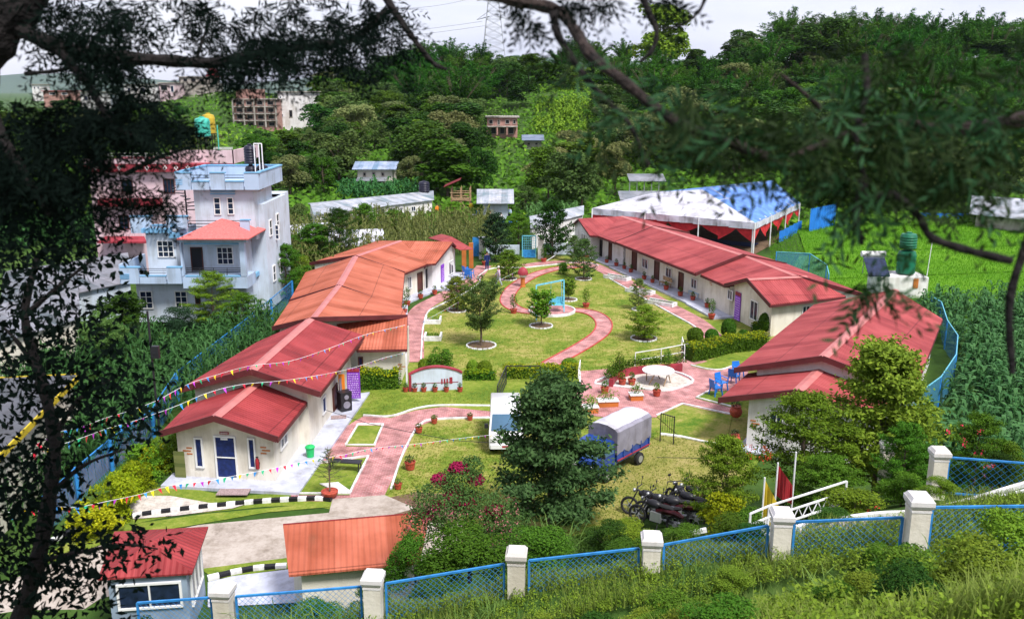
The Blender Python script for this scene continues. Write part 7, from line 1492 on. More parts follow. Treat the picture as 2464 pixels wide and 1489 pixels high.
for p in (a, b): m.beam(p, p+Vector((0, 0, 1.5)), .05)
m.beam(a+Vector((0, 0, 1.5)), b+Vector((0, 0, 1.45)), .04)
for k in range(1, 6): m.beam(a.lerp(b, k/6)+Vector((0, 0, .6)), a.lerp(b, k/6)+Vector((0, 0, 1.5)), .02)
m.build('bars', 'blackmetal', g_)
# arched sign wall
def signwall():
    a, b = G(984, 942), G(1112, 936); o = thing('arched_sign_wall', 'low white arched garden wall edged in red with potted plants in front', 'wall'); wl = Wall(a, b); L_ = (b-a).length; n = 16; H = 1.0; m = MB(); top = []
    for k in range(n+1): f = k/n; top.append((f*L_, H+.42*math.sin(PI*f)**.8))
    vs = [wl.P(u, z, s) for s in (.1, -.1) for u, z in top]+[wl.P(u, 0, s) for s in (.1, -.1) for u, z in top]; N1 = n+1; fs = []
    for k in range(n): fs += [(k, k+1, 2*N1+k+1, 2*N1+k), (N1+k, 3*N1+k, 3*N1+k+1, N1+k+1), (k, N1+k, N1+k+1, k+1)]
    fs += [(0, 2*N1, 3*N1, N1), (n, N1+n, 3*N1+n, 2*N1+n)]; m.add(vs, fs); m.build('wall', 'lilac', o)
    m = MB()
    for k in range(n): m.beam(wl.P(top[k][0], top[k][1]+.04), wl.P(top[k+1][0], top[k+1][1]+.04), .3, .08)
    m.box(wl.P(.08, H/2, .115), (.16, .03, H), wl.rz); m.build('coping', 'redtrim', o)
    m = MB()
    for u, w_, h0, h1 in ((.62, .05, .42, .72), (.67, .05, .42, .72), (.72, .05, .42, .72), (.79, .1, .42, .80)): m.box(wl.P(u*L_, (h0+h1)/2, .113), (w_*L_*.55, .02, h1-h0), wl.rz)
    m.box(wl.P(.5*L_, .5, .111), (L_*.86, .015, .03), wl.rz); m.build('painted_emblem', 'redtrim', o)
signwall()
# ---- pots
def pot_proto(kind):
    m = MB(); m.lathe([(.13, 0), (.19, .02), (.23, .30), (.25, .31), (.25, .36), (.21, .36), (.20, .30)] if kind != 'urn' else [(.16, 0), (.28, .12), (.34, .32), (.27, .52), (.22, .56), (.27, .62), (.2, .60)], n=14); me = m.build('pot', 'terracotta', None, smooth=True).data; ob = bpy.data.objects[-1] if False else None
    return me
def mkpot(name, label, group, scale, kind, plant):
    o = thing(name, label, 'plant pot', (0, 0, 0), 0, group); m = MB()
    m.lathe([(.13, 0), (.19, .02), (.23, .30), (.25, .31), (.25, .36), (.21, .36), (.20, .30)] if kind == 'pot' else ([(.16, 0), (.28, .12), (.34, .32), (.27, .52), (.22, .56), (.27, .62), (.2, .60)] if kind == 'urn' else [(.2, 0), (.27, .3), (.30, .31), (.30, .38), (.25, .36)]), n=14); pt = m.build('pot', 'terracotta', o, smooth=True)
    n, r, h, mt = plant; z0 = .34 if kind != 'urn' else .58; P = unit(RS.normal(size=(n, 3)))*RS.uniform(.2, 1, (n, 1))**.5*np.array([r, r, h/2])+np.array([0, 0, z0+h/2]); f = link('plant', np_mesh('plant', leafV(P, unit(RS.normal(size=(n, 3))+np.array([0, 0, .6])), .13, .06), 4, [mt]), o); m = MB(); m.tube([(0, 0, .1), (0, 0, z0+h*.7)], .018, 4); s = m.build('stem', 'bark', o)
    return o, [(pt, []), (f, []), (s, [])]
prot = {'small': mkpot('potted_plant', 'red clay pot with a small leafy plant on the porch of the long right row', 'clay pots along the right porch', 1, 'pot', (70, .22, .45, 'L_mid')),
        'tall': mkpot('potted_plant', 'large red pot with a tall leafy plant on the lawn right of the round platform', None, 1, 'tub', (260, .32, 1.3, 'L_mid')),
        'urn': mkpot('urn', 'big dark red urn with agave leaves at the corner of the right porch', None, 1, 'urn', (60, .3, .35, 'L_blue')),
        'flower': mkpot('potted_plant', 'clay pot with small white flowers on the front lawn edge, nearest the brick path end', None, 1, 'pot', (80, .25, .3, 'L_grey'))}
used = set()
def pot(kind, label, px, py, s=1.0, z=0.0, group=None):
    s = s*(.66 if kind in ('small', 'flower') else .8)
    o, tr = prot[kind]
    if kind not in used:
        used.add(kind); o.location = G(px, py, z); o.scale = (s,)*3; o['label'] = label
        if group: o['group'] = group
        elif 'group' in o: del o['group']
        return
    c = dup(o, tr, G(px, py, z), RS.uniform(0, 6), label, group, s)
    if not group and 'group' in c: del c['group']
GP = 'clay pots along the right porch'; LP = 'red clay pot with a small leafy plant on the porch of the long right row'
for px, py, s in [(1460, 632, 1.3), (1483, 640, 1.4), (1502, 647, 1.3), (1518, 655, 1.4), (1550, 672, 1.4), (1570, 680, 1.3), (1603, 697, 1.5), (1637, 712, 1.5), (1667, 722, 1.4), (1702, 740, 1.5), (1412, 622, 1.3)]: pot('small', LP, px, py, s, .15, GP)
pot('tall', 'large red pot with a tall leafy plant on the lawn right of the round platform', 1410, 740, 1.25); pot('tall', 'large red pot with a leafy plant left of the round platform', 1236, 754, 1.25); pot('tall', 'tall red pot with a plant nearest the purple banner gable', 1712, 766, 1.2, .1); pot('tall', 'big red pot with a plant right of the blue gate leaf', 1308, 631, 1.3); pot('tall', 'big red pot left of the man in dark clothes', 1166, 638, 1.3)
pot('urn', 'big dark red urn with agave leaves at the corner of the right porch', 1770, 1003, 1.25, .15); pot('urn', 'red urn half hidden by the light green tree at the white wall', 1768, 1068, 1.0, .15)
for i, (px, py, lb) in enumerate([(1008, 1040, 'clay pot of white flowers on the front lawn at the bend of the kerb'), (1045, 1018, 'clay pot at the top edge of the front lawn, left of two'), (1131, 1010, 'clay pot at the top edge of the front lawn, right of two'), (987, 1128, 'clay pot with white flowers halfway down the front lawn edge'), (958, 1175, 'small clay pot at the lower end of the front lawn kerb')]): pot('flower', lb, px, py, [1.2, 1.1, 1.0, 1.6, 1.1][i], .03)
GS = 'pots in front of the arched sign wall'
for px in (976, 998, 1020, 1047, 1074, 1107): pot('small', 'small clay pot with a plant in front of the arched white sign wall', px, 942, 1.05, .03, GS)
for i, (px, py, lb) in enumerate([(980, 735, 'tub plant on the left porch near the orange roof corner'), (972, 755, 'lower tub plant on the left porch beside the kerb'), (1012, 718, 'clay pot at the foot of the left row door'), (1046, 708, 'clay pot right of the dark doorway in the left row'), (1455, 945, 'clay pot on the plaza left of the planter wall'), (1580, 952, 'clay pot at the lower tip of the gravel patio'), (1497, 925, 'clay pot against the red planter wall'), (1520, 925, 'second clay pot against the red planter wall')]): pot('tall' if i < 2 else 'small', lb, px, py, 1.2 if i < 2 else 1.5, .05)
pot('tall', 'conical dark plant in a pot in the planter left corner', 1490, 912, 1.35, 0); pot('tall', 'slim yellow green plant in the planter beside the white handrail', 1606, 895, 1.2, 0)
def pine():
    o = thing('potted_pine', 'feathery young pine in a large clay bowl at the end of the brick path', 'potted tree', G(794, 1196, .03)); m = MB(); m.lathe([(.2, 0), (.34, .16), (.37, .30), (.33, .32), (.3, .28)], n=18); m.build('pot', 'terracotta', o, smooth=True); m = MB(); m.tube([(0, 0, .2), (.03, 0, 1.2), (0, .03, 2.3)], [.04, .03, .01], 5); Ps, Ts = [], []
    for k in range(44):
        a = k*2.4; z = .75+1.45*k/44; L_ = .75*(1.15-k/44); e = Vector((L_*math.cos(a), L_*math.sin(a), z+L_*.35)); m.tube([(0, 0, z), e], [.012, .004], 3)
        for j in range(16): t = .25+.75*j/16; Ps.append(Vector((0, 0, z)).lerp(e, t)); Ts.append(Vector((math.cos(a+RS.normal()*.7), math.sin(a+RS.normal()*.7), .5)))
    m.build('trunk', 'bark', o); P = np.array(Ps); T_ = unit(np.array(Ts)); link('foliage', np_mesh('foliage', leafV(P, unit(RS.normal(size=P.shape)), .16, .018, T_), 4, ['L_grey']), o)
pine()
p = G(795, 1180, .03); o = thing('white_board', 'plain white board lying on the grass by the potted pine', 'board', G(792, 1172, .065)); m = MB(); m.add([(-.5, .35, 0), (.3, .5, .0), (1.1, -.5, 0), (.5, -.55, 0)], [(0, 1, 2, 3)]); m.add([(-.5, .35, .03), (.3, .5, .03), (1.1, -.5, .03), (.5, -.55, .03)], [(0, 1, 2, 3)]); m.build('board', 'white', o)
def bench(label, px, py, rz, mt, w_=1.3, back=True):
    o = thing('bench', label, 'bench', G(px, py, .05), rz); m = MB(); m.box((0, 0, .43), (w_, .42, .05)); m.build('seat', mt, o)
    if back: m = MB(); m.box((0, .24, .75), (w_, .04, .36)); m.build('backrest', mt, o)
    for sx in (-1, 1):
        for sy in (-1, 1): m = MB(); m.beam((sx*w_*.45, sy*.17, 0), (sx*w_*.45, sy*.17, .44), .05); m.build('leg', mt, o)
bench('low black bench on the small lawn bed by the brick path', 832, 1130, -.15, 'blackmetal', 1.5, False)
M['stripe'] = mat('light_blue_slats', (.35, .5, .62))
for lb, px, py in (('slatted pale blue swing bench on the right porch beside the purple banner', 1740, 748), ('slatted pale blue bench on the porch of the long right row', 1672, 715), ('wicker brown bench on the porch between two doors', 1600, 692)): bench(lb, px, py, -1.2, 'stripe' if 'pale' in lb else 'bamboo', 1.5)
# speaker, bin, extinguisher, banners, clothes, mats
def onwall(name, label, cat, wl, x, y, w_, h, mt, out=.04, th=.03, detail=None, dm=None, top=None):
    u, z = wl.hit(x, y); o = thing(name, label, cat, wl.P(u, z, out), wl.rz); m = MB(); n = 8
    for k in range(n): a, b = -h/2+h*k/n, -h/2+h*(k+1)/n; m.box((0, .006*math.sin(k*1.3), (a+b)/2), (w_, th, b-a-.002))
    m.build('cloth', mt, o)
    if detail:
        m = MB(); ys = -th/2-.012 if wl.n.dot(Vector((math.sin(wl.rz), -math.cos(wl.rz), 0))) > 0 else th/2+.012
        for a, b, c, d in detail: m.box(((a+c)/2*w_, ys, (b+d)/2*h), (abs(c-a)*w_, .006, abs(d-b)*h))
        m.build('pattern', dm, o)
        if top: m = MB(); m.box((0, ys, h*.44), (w_*.96, .008, h*.12)); m.build('heading', top, o)
    return o
M['purple'] = mat('purple_banner', (.22, .04, .50), var=.2, scale=8); M['purplelt'] = mat('pale_purple_print', (.55, .35, .75))
rg = random.Random(3); glyph = []
for r_ in range(11):
    x = -.42
    while x < .4: l_ = rg.uniform(.04, .16); y = .33-.075*r_; glyph.append((x, y, min(.42, x+l_), y-.028-.02*rg.random())); x += l_+.05
onwall('purple_banner', 'purple printed banner hanging at the corner of the front hall', 'banner', Wall((-200, G(848, 972).y), (200, G(848, 972).y)), 851, 922, .72, 1.75, 'purple', .0, detail=glyph, dm='purplelt', top='redtrim')
onwall('purple_banner', 'purple printed banner on the white gable of the left row', 'banner', fg, 1064, 665, .85, 2.2, 'purple', .05, detail=glyph, dm='purplelt', top='purple')
onwall('purple_banner', 'purple printed banner on the cream right gable', 'banner', g2, 1776, 740, .85, 2.4, 'purple', .05, detail=glyph, dm='purplelt', top='redtrim')
onwall('hanging_cloth', 'orange cloth hanging under the hall eave', 'cloth', Wall((-200, G(825, 985).y), (200, G(825, 985).y)), 822, 920, .34, .95, 'orangecloth', .0); onwall('hanging_cloth', 'grey cloths hanging by the hall door', 'cloth', wB['E'], 806, 940, .6, 1.5, 'tarp', .35)
onwall('leaf_painting', 'tall green leaf painting leaning at the left corner of the office', 'painting', wA['G0'], 437, 1120, .5, 1.5, 'L_olive', .15)
def speaker():
    o = thing('loudspeaker', 'black box loudspeaker on the hall porch beside the purple banner', 'loudspeaker', G(830, 985, .16), .6); m = MB(); m.add([(x*(.32 if z > .1 else .3), y*.28, z) for z in (0, 1.05) for x, y in ((-1, -1), (1, -1), (1, 1), (-1, 1))], [(0, 3, 2, 1), (4, 5, 6, 7), (0, 1, 5, 4), (1, 2, 6, 5), (2, 3, 7, 6), (3, 0, 4, 7)]); m.build('cabinet', 'blackmetal', o)
    for z, r_ in ((.35, .2), (.78, .13)): m = MB(); m.tube([(0, -.28, z), (0, -.31, z)], r_, 16); m.build('cone', 'tarp', o)
speaker()
def bucket(): o = thing('green_bin', 'bright green plastic bin standing on the office porch', 'bin', G(747, 1098, .14)); m = MB(); m.lathe([(.17, 0), (.21, .45), (.24, .46), (.24, .5), (.19, .55), (.05, .6)], n=14); m.build('body', 'green', o, smooth=True); m = MB(); m.tube([(-.24, 0, .5), (0, -.05, .62), (.24, 0, .5)], .015, 5); m.build('handle', 'green', o)
bucket()
u, z = wA['G0'].hit(622, 1112); p = wA['G0'].P(u, z-.25, .12); o = thing('fire_extinguisher', 'red fire extinguisher on the office wall right of the door', 'extinguisher', p); m = MB(); m.lathe([(.08, 0), (.09, .03), (.09, .42), (.04, .5), (.03, .52)], n=12); m.build('cylinder', 'redcloth', o, smooth=True); m = MB(); m.box((0, 0, .55), (.12, .04, .05)); m.tube([(.03, -.03, .53), (.12, -.05, .3), (.09, -.05, .1)], .012, 4); m.build('valve', 'blackmetal', o)
M['matb'] = mat('brown_doormat', (.30, .22, .22), var=.3, scale=20)
for lb, px, py, w_, d_, rz in (('brownish doormat before the office door', 562, 1183, 1.35, .6, 0), ('doormat beside the black loudspeaker on the hall porch', 815, 1003, .8, .5, .2)): o = thing('doormat', lb, 'doormat', G(px, py, .165), rz); m = MB(); m.box((0, 0, 0), (w_, d_, .03)); m.build('mat', 'matb', o)
def whitebed(label, px, py, w_=1.1, d_=1.3, rz=0):
    o = thing('white_planter', label, 'planter', G(px, py), rz); m = MB()
    for s in (-1, 1): m.box((s*w_/2, 0, .17), (.12, d_, .34))
    m.box((0, -d_/2+.06, .17), (w_-.12, .12, .34)); m.build('border', 'kerb', o); P = RS.uniform(-1, 1, (200, 3))*np.array([w_*.4, d_*.42, .1])+np.array([0, 0, .25]); link('plant', np_mesh('plant', leafV(P, unit(RS.normal(size=P.shape)), .1, .05), 4, ['L_mid']), o)
whitebed('upper white bordered flower bed on the left of the lawn', 1042, 775); whitebed('lower white bordered flower bed on the left of the lawn', 1042, 815)
for i, (px, py, lb) in enumerate([(1485, 672, 'top scalloped white flower bed along the right path'), (1540, 705, 'middle scalloped white flower bed along the right path'), (1590, 733, 'bottom scalloped white flower bed along the right path')]): whitebed(lb, px, py, .7, 2.6, .85)
# orange planter boxes and statue left of the plaza
for i, (px, py, w_, lb) in enumerate([(1462, 975, 1.1, 'orange rimmed planter box with a dark bowl plant'), (1530, 960, .7, 'small orange bed right of the bowl plant'), (1420, 990, .8, 'orange flower bed behind the dark central tree')]):
    o = thing('orange_planter', lb, 'planter', G(px, py, .04), .1); m = MB(); m.box((0, 0, .15), (w_, .6, .3)); m.build('box', 'orange', o); m = MB(); m.box((0, 0, .325), (w_+.08, .68, .05)); m.build('rim', 'white', o); P = RS.normal(size=(160, 3))*np.array([w_*.25, .2, .15])+np.array([0, 0, .65]); link('plant', np_mesh('plant', leafV(P, unit(RS.normal(size=P.shape)), .13, .06), 4, ['L_bright']), o)
# ---- sheds at the front
def front_shed():
    o = thing('red_roof_shed', 'low shed with vertically ribbed orange red roof beside the near fence', 'shed'); z1, z2 = 2.7, 2.2; a, b = G(681, 1262, z1), G(1035, 1232, z1); c, d = G(1010, 1352, z2), G(695, 1383, z2)
    roofpanel('roof', o, a, b, c, d, 'roofC', .07); m = MB()
    a2, b2 = a.copy(), b.copy(); back = Vector((0, .5, -.35)); m.slab([a2+back, b2+back, b2+Vector((0, 0, .04)), a2+Vector((0, 0, .04))], .05); m.build('ridge_flashing', 'redtrim', o)
    m = MB(); q = [Vector((p.x, p.y, 0)) for p in (d+Vector((.3, .35, 0)), c+Vector((-.3, .35, 0)), b+Vector((-.3, -.2, 0)), a+Vector((.3, -.2, 0)))]; m.prism(q, 0, 2.1); m.build('wall', 'cream', o)
front_shed()
def front_hut():
    o = thing('red_roof_hut', 'square guard hut with red hipped tin roof and blue grey walls at the bottom left', 'hut'); z = 2.4; R0_, R1_ = G(275, 1278, z), G(501, 1266, z); F1, F0_ = G(462, 1378, z), G(235, 1392, z); ap = G(365, 1300, 3.15)
    for a, b in ((R0_, R1_), (R1_, F1), (F1, F0_), (F0_, R0_)):
        m = MB(); m.slab([ap, b, a], .06); dv = (b-a).normalized(); m.uv = [((p-a).dot(dv), .5) for p in (ap, b, a)]*2; m.build('roof', 'roofA', o)
    m = MB(); ins = [p.lerp(Vector((ap.x, ap.y, z)), .16) for p in (F0_, F1, R1_, R0_)]; m.prism(ins, -1.0, z-.02); M['hutgrey'] = mat('blue_grey_hut_wall', (.22, .28, .36), var=.15); m.build('wall', 'hutgrey', o); wl = Wall(ins[0], ins[1]); L_ = (ins[1]-ins[0]).length
    opening_s(o, wl, .1*L_, .93*L_, 1.2, 2.1, 'winwhite', 'glass', 2, 1); w2 = Wall(ins[1], ins[2]); L2 = (ins[2]-ins[1]).length; opening_s(o, w2, .15*L2, .85*L2, .9, 2.1, 'winwhite', 'glass', 3, 1)
front_hut()
M['tankdk'] = mat('dark_green_tank', (0.012, 0.13, 0.07), rough=.4)
# ---- tank and solar heater behind the right hall
p = G(2205, 735); b0 = thing('roof_block', 'white concrete tank base rising behind the pink roofed hall', 'block', (p.x, p.y+4, 0)); m = MB(); m.box((0, 0, .9), (3.9, 3, 1.8)); m.build('block', 'white', b0); m = MB(); m.box((.9, -1.53, 1.3), (.4, .06, .8)); m.build('stripe', 'orange', b0)
tank('tall green water tank on the white base at the right', (p.x+.6, p.y+4, 1.8), .78, 2.0, 'tankdk', .1); tank('upper green water tank stacked above the first at the right', (p.x+.6, p.y+4, 3.92), .7, 1.3, 'tankdk', .1)
o = thing('solar_heater', 'tilted solar water heater with blue tubes left of the green tank', 'solar heater', (p.x-2.1, p.y+3.5, 1.8)); m = MB(); m.slab([Vector((-.9, -.8, .1)), Vector((.9, -.8, .1)), Vector((.9, .8, 1.5)), Vector((-.9, .8, 1.5))], .06); m.build('collector', 'glass', o); m = MB(); m.tube([(-1.0, .9, 1.65), (1.0, .9, 1.65)], .25, 12); m.build('drum', 'whitemetal', o); m = MB(); m.beam((-.8, .8, 0), (-.8, .8, 1.6), .05); m.beam((.8, .8, 0), (.8, .8, 1.6), .05); m.build('frame', 'metal', o)
o = thing('roof_pole', 'thin white antenna pole right of the green tank', 'pole', (p.x+2.0, p.y+3, 1.8)); m = MB(); m.tube([(0, 0, 0), (.15, 0, 3.4)], .03); m.beam((-.2, 0, 3.4), (.35, 0, 3.4), .05); m.build('pole', 'whitemetal', o)
# ---- flags
def flag(label, px, py, Y, h, mt, pts, lean=0):
    p = W(px, py, Y); o = thing('flag', label, 'flag', p); m = MB(); m.tube([(0, 0, 0), (lean, 0, h)], .025, 6); m.build('pole', 'whitemetal', o); m = MB(); n = 8; top = [(pts[0]*k/n, .08*math.sin(k*1.1), h*.97-pts[1]*(k/n)) for k in range(n+1)]; bot = [(pts[0]*k/n, .08*math.sin(k*1.1+.6), h*.97-pts[2]-(pts[1]*.4)*(k/n)) for k in range(n+1)]
    m.add(top+bot, [(k, k+1, n+2+k, n+1+k) for k in range(n)]); m.build('flag_cloth', mt, o)
flag('yellow pennant flag hanging among the shrubs left of the handrail', 1832, 1262, 24, 1.5, 'yellow', (.5, .9, 1.3)); flag('dark red flag on a white pole beside the yellow one', 1862, 1245, 24.2, 1.75, 'redcloth', (.5, .7, 1.0)); o = thing('white_pole', 'slim white pole right of the red flag', 'pole', W(1904, 1230, 24.4)); m = MB(); m.tube([(0, 0, 0), (0, 0, 1.9)], .025); m.build('pole', 'whitemetal', o)
# white edged ramp at the right
def ramp(pts, Y, nm, mt, w_, z=.06):
    P = [W(x, y, Yy) for (x, y), Yy in zip(pts, Y)]; m = MB(); P = smooth_line(P, 4)
    for a, b in zip(P, P[1:]): m.beam(a, b, w_, .12)
    struct(nm, m, mt)
ramp([(1600, 1290), (1650, 1284), (1700, 1274)], [24, 24, 24], 'kerb_edging', 'kerb', .1); ramp([(1840, 1290), (1950, 1262), (2100, 1238), (2250, 1225), (2480, 1160)], [21.5, 21.5, 22, 22.5, 23], 'kerb_edging', 'kerb', .12); ramp([(2060, 1265), (2200, 1238), (2330, 1215), (2480, 1180)], [21, 21.5, 22, 22.2], 'kerb_edging', 'kerb', .12)
ramp([(1900, 1310), (2080, 1272), (2300, 1262), (2500, 1262)], [20.2, 20.2, 20.0, 19.8], 'concrete_ramp', 'road', .9); ramp([(2230, 1235), (2350, 1238), (2500, 1242)], [20.6, 20.6, 20.6], 'kerb_edging', 'kerb', .1); ramp([(2230, 1290), (2350, 1295), (2500, 1305)], [19.2, 19.2, 19.2], 'kerb_edging', 'kerb', .1)
o = thing('striped_board', 'white board with red stripes behind the fifth fence panel', 'board', W(1965, 1330, 19.9)); m = MB(); m.box((0, 0, 0), (.95, .05, .5)); m.build('board', 'white', o); m = MB(); [m.box((x, -.03, 0), (.05, .02, .5)) for x in (-.45, -.15, .15)]; m.build('stripe', 'redtrim', o)
# ---- bunting
def bunting(label, pts, size, n, dens=None):
    P = smooth_line([W(x, y, Y) for x, y, Y in pts], 8); L_ = [0]
    for a, b in zip(P, P[1:]): L_.append(L_[-1]+(b-a).length)
    o = thing('bunting', label, 'bunting'); m = MB(); m.tube(P, .008, 3, cap=False); m.build('string', 'bw', o); meshes = []
    for k in range(n):
        s = L_[-1]*(k+.5)/n; i = min(int(np.searchsorted(L_, s)), len(P)-1); a, b = P[i-1], P[i]; p = a.lerp(b, (s-L_[i-1])/max(1e-6, L_[i]-L_[i-1])); t = (b-a).normalized(); f = k/n; sz = size[0]+(size[1]-size[0])*f; sw = RS.uniform(-.5, .5)
        m = MB(); q = Vector((sw*sz, RS.uniform(-.3, .3)*sz, -sz)); m.add([p-t*sz*.28, p+t*sz*.28, p+t*sz*.12*RS.uniform(-1, 1)+q*.6, p+q*1.0, p-t*sz*.2+q*.5], [(0, 1, 2, 4), (4, 2, 3)]); m.build('pennant', BCOL[(k*2+int(RS.rand()*2)) % 5], o, fixn=False)
bunting('upper string of coloured pennants rising from the cream house to the hall ridge and beyond', [(80, 1072, 27), (140, 1040, 28), (200, 1025, 29.5), (255, 1005, 31), (320, 985, 33), (380, 962, 35), (450, 925, 37), (520, 902, 38.5), (602, 880, 39.5), (700, 868, 41.5), (800, 835, 44), (880, 805, 47), (975, 782, 49)], (.31, .15), 62)
bunting('lower string of coloured pennants crossing the office roof', [(70, 1092, 27), (150, 1068, 28), (205, 1050, 29), (260, 1030, 30.5), (330, 1010, 32), (420, 978, 34), (500, 945, 35.5), (580, 925, 36.3), (700, 913, 38), (830, 890, 42), (920, 862, 46), (975, 848, 47.5)], (.3, .13), 56)
bunting('string of coloured pennants low across the golden shrubs and office front', [(20, 1232, 27), (110, 1216, 28), (180, 1220, 29), (260, 1205, 30), (340, 1188, 31.5), (410, 1168, 32.5), (490, 1158, 33.5), (560, 1145, 34), (640, 1130, 34.5), (740, 1108, 35.3), (820, 1095, 36), (900, 1078, 37), (1000, 1068, 38), (1100, 1055, 38.5), (1190, 1045, 39)], (.31, .13), 70)
bunting('faint string of small pennants over the upper lawn', [(1015, 775, 60), (1080, 740, 66), (1150, 700, 72), (1200, 675, 76), (1250, 650, 82)], (.2, .2), 24)
o = thing('bead_garland', 'loose white garland hanging from the far white gable', 'garland'); m = MB(); m.tube([W(1382, 560, 95), W(1360, 590, 93), W(1335, 615, 91), W(1315, 628, 90)], .05, 5); m.build('cord', 'bw', o)
for i, (a, b) in enumerate([(((780, 985), 40), ((1000, 1042), 38)), (((1000, 1042), 38), ((1190, 1065), 36.5)), (((1580, 1100), 36), ((1990, 1092), 33))]):
    p, q = W(*a[0], a[1]), W(*b[0], b[1]); m = MB(); m.tube([p, (p+q)/2-Vector((0, 0, .12)), q], .014, 4); tag(m.build('black_cable', 'blackmetal'), ['black cable from the hall eave over the brick path', 'black cable over the front lawn toward the white van', 'black cable right of the blue truck'][i], 'cable')
p = G(388, 1085); o = thing('thin_pole', 'thin dark pole with a small box left of the office roof', 'pole', p); m = MB(); m.tube([(0, 0, 0), (0, 0, 7.0)], .05); m.build('pole', 'blackmetal', o); m = MB(); m.box((.2, 0, 5.0), (.35, .2, .6)); m.build('box', 'blackmetal', o)
# ================================================================ vehicles
def wheel(par, c, r, w_, ax='y', name='wheel'):
    m = MB(); x, y, z = c; a = Vector((x, y-w_/2, z)); b = Vector((x, y+w_/2, z)); m.tube([a, a+Vector((0, w_*.12, 0)), b-Vector((0, w_*.12, 0)), b], [r*.9, r, r, r*.9], 20); t = m.build(name, 'tyre', par, smooth=True)
    s = 1 if y > 0 else -1; m = MB(); m.tube([(x, y+s*(w_/2-.01), z), (x, y+s*(w_/2+.015), z)], r*.55, 14); m.build('rim', 'metal', t); return t
def mini_truck():
    rw, fw = G(1541, 1117), G(1467, 1158); d = (fw-rw); d.z = 0; wb = 2.35; ang = math.atan2(d.y, d.x); d.normalize(); side = Vector((-d.y, d.x, 0)); mid = (rw+fw)/2-side*.72
    o = thing('mini_truck', 'small blue truck with grey tarpaulin over its bed, right of the dark tree', 'truck', mid, ang)
    m = MB(); m.box((-.55, 0, .78), (2.7, 1.5, .12)); m.box((-.2, 0, .6), (3.6, .7, .14)); m.build('chassis', 'truckblue', o)
    m = MB(); m.box((-.55, .75, 1.05), (2.7, .05, .42)); m.box((-.55, -.75, 1.05), (2.7, .05, .42)); m.box((-1.88, 0, 1.05), (.05, 1.45, .42)); m.box((.78, 0, 1.3), (.06, 1.5, .95))
    for x in (-1.8, -1.1, -.4, .3): m.box((x, .79, 1.05), (.06, .05, .44))
    m.build('load_bed', 'truckblue', o)
    m = MB(); m.box((-.55, .80, .86), (2.7, .03, .06)); m.build('red_trim', 'redtrim', o)
    z0, z1 = 1.15, 2.35; x0, x1 = -1.95, .84; yy = .80; prof = [(-yy, z0), (-yy, z1-.14), (-yy*.8, z1-.02), (-yy*.3, z1+.08), (yy*.3, z1+.08), (yy*.8, z1-.02), (yy, z1-.14), (yy, z0)]; n = 9; vs = []; fs = []
    for i in range(n+1):
        x = x0+(x1-x0)*i/n; sag = .018*math.sin(i*PI*2/3)
        for j, (y, z) in enumerate(prof): vs.append((x, y*(1+.012*math.sin(i*2.1+j)), z+(sag if 0 < j < 7 else (0.10*math.sin(i*1.9) if i not in (0, n) else 0))))
    k = len(prof); fs = [(i*k+j, i*k+j+1, (i+1)*k+j+1, (i+1)*k+j) for i in range(n) for j in range(k-1)]+[tuple(range(k)), tuple(range(n*k+k-1, n*k-1, -1))]; mi = [1 if j in (2, 3, 4) else 0 for i in range(n) for j in range(k-1)]+[0, 0]  # top faces take paler canvas: light from above put into the colour
    m = MB(); m.v = vs; m.f = fs; m.mi = mi; m.build('tarpaulin', ['tarp', 'tarpwhite'], o, smooth=True)
    # cab
    cx = [(.88, .55), (.88, 1.78), (1.0, 1.86), (1.65, 1.84), (2.1, 1.25), (2.2, 1.15), (2.25, .55)]; m = MB(); vs = [(x, s*(.74 if z < 1.3 else .66), z) for s in (-1, 1) for x, z in cx]; k = len(cx)
    m.add(vs, [tuple(range(k)), tuple(range(2*k-1, k-1, -1))]+[(i, (i+1) % k, k+(i+1) % k, k+i) for i in range(k)]); cab = m.build('cab', 'truckblue', o)
    m = MB(); m.add([(1.69, -.60, 1.80), (1.69, .60, 1.80), (2.09, .64, 1.30), (2.09, -.64, 1.30)], [(0, 1, 2, 3)]); [m.v.__setitem__(i, (v[0]+.02, v[1], v[2]+.02)) for i, v in enumerate(m.v)]; m.build('windscreen', 'windscreen', cab)
    for s in (-1, 1):
        m = MB(); m.add([(1.0, s*.70, 1.72), (1.58, s*.70, 1.72), (1.92, s*.745, 1.28), (1.0, s*.745, 1.28)], [(0, 1, 2, 3)]); m.build('side_window', 'windscreen', cab); m = MB(); m.box((2.25, s*.52, .85), (.04, .24, .16)); m.build('headlight', 'winwhite', cab); m = MB(); m.box((1.95, s*.85, 1.45), (.05, .16, .2)); m.build('mirror', 'blackmetal', cab)
    m = MB(); m.box((2.28, 0, .55), (.1, 1.45, .2)); m.build('bumper', 'blackmetal', cab)
    for x in (-wb/2, wb/2+.25):
        for s in (-1, 1): wheel(o, (x, s*.66, .31), .31, .2)
mini_truck()
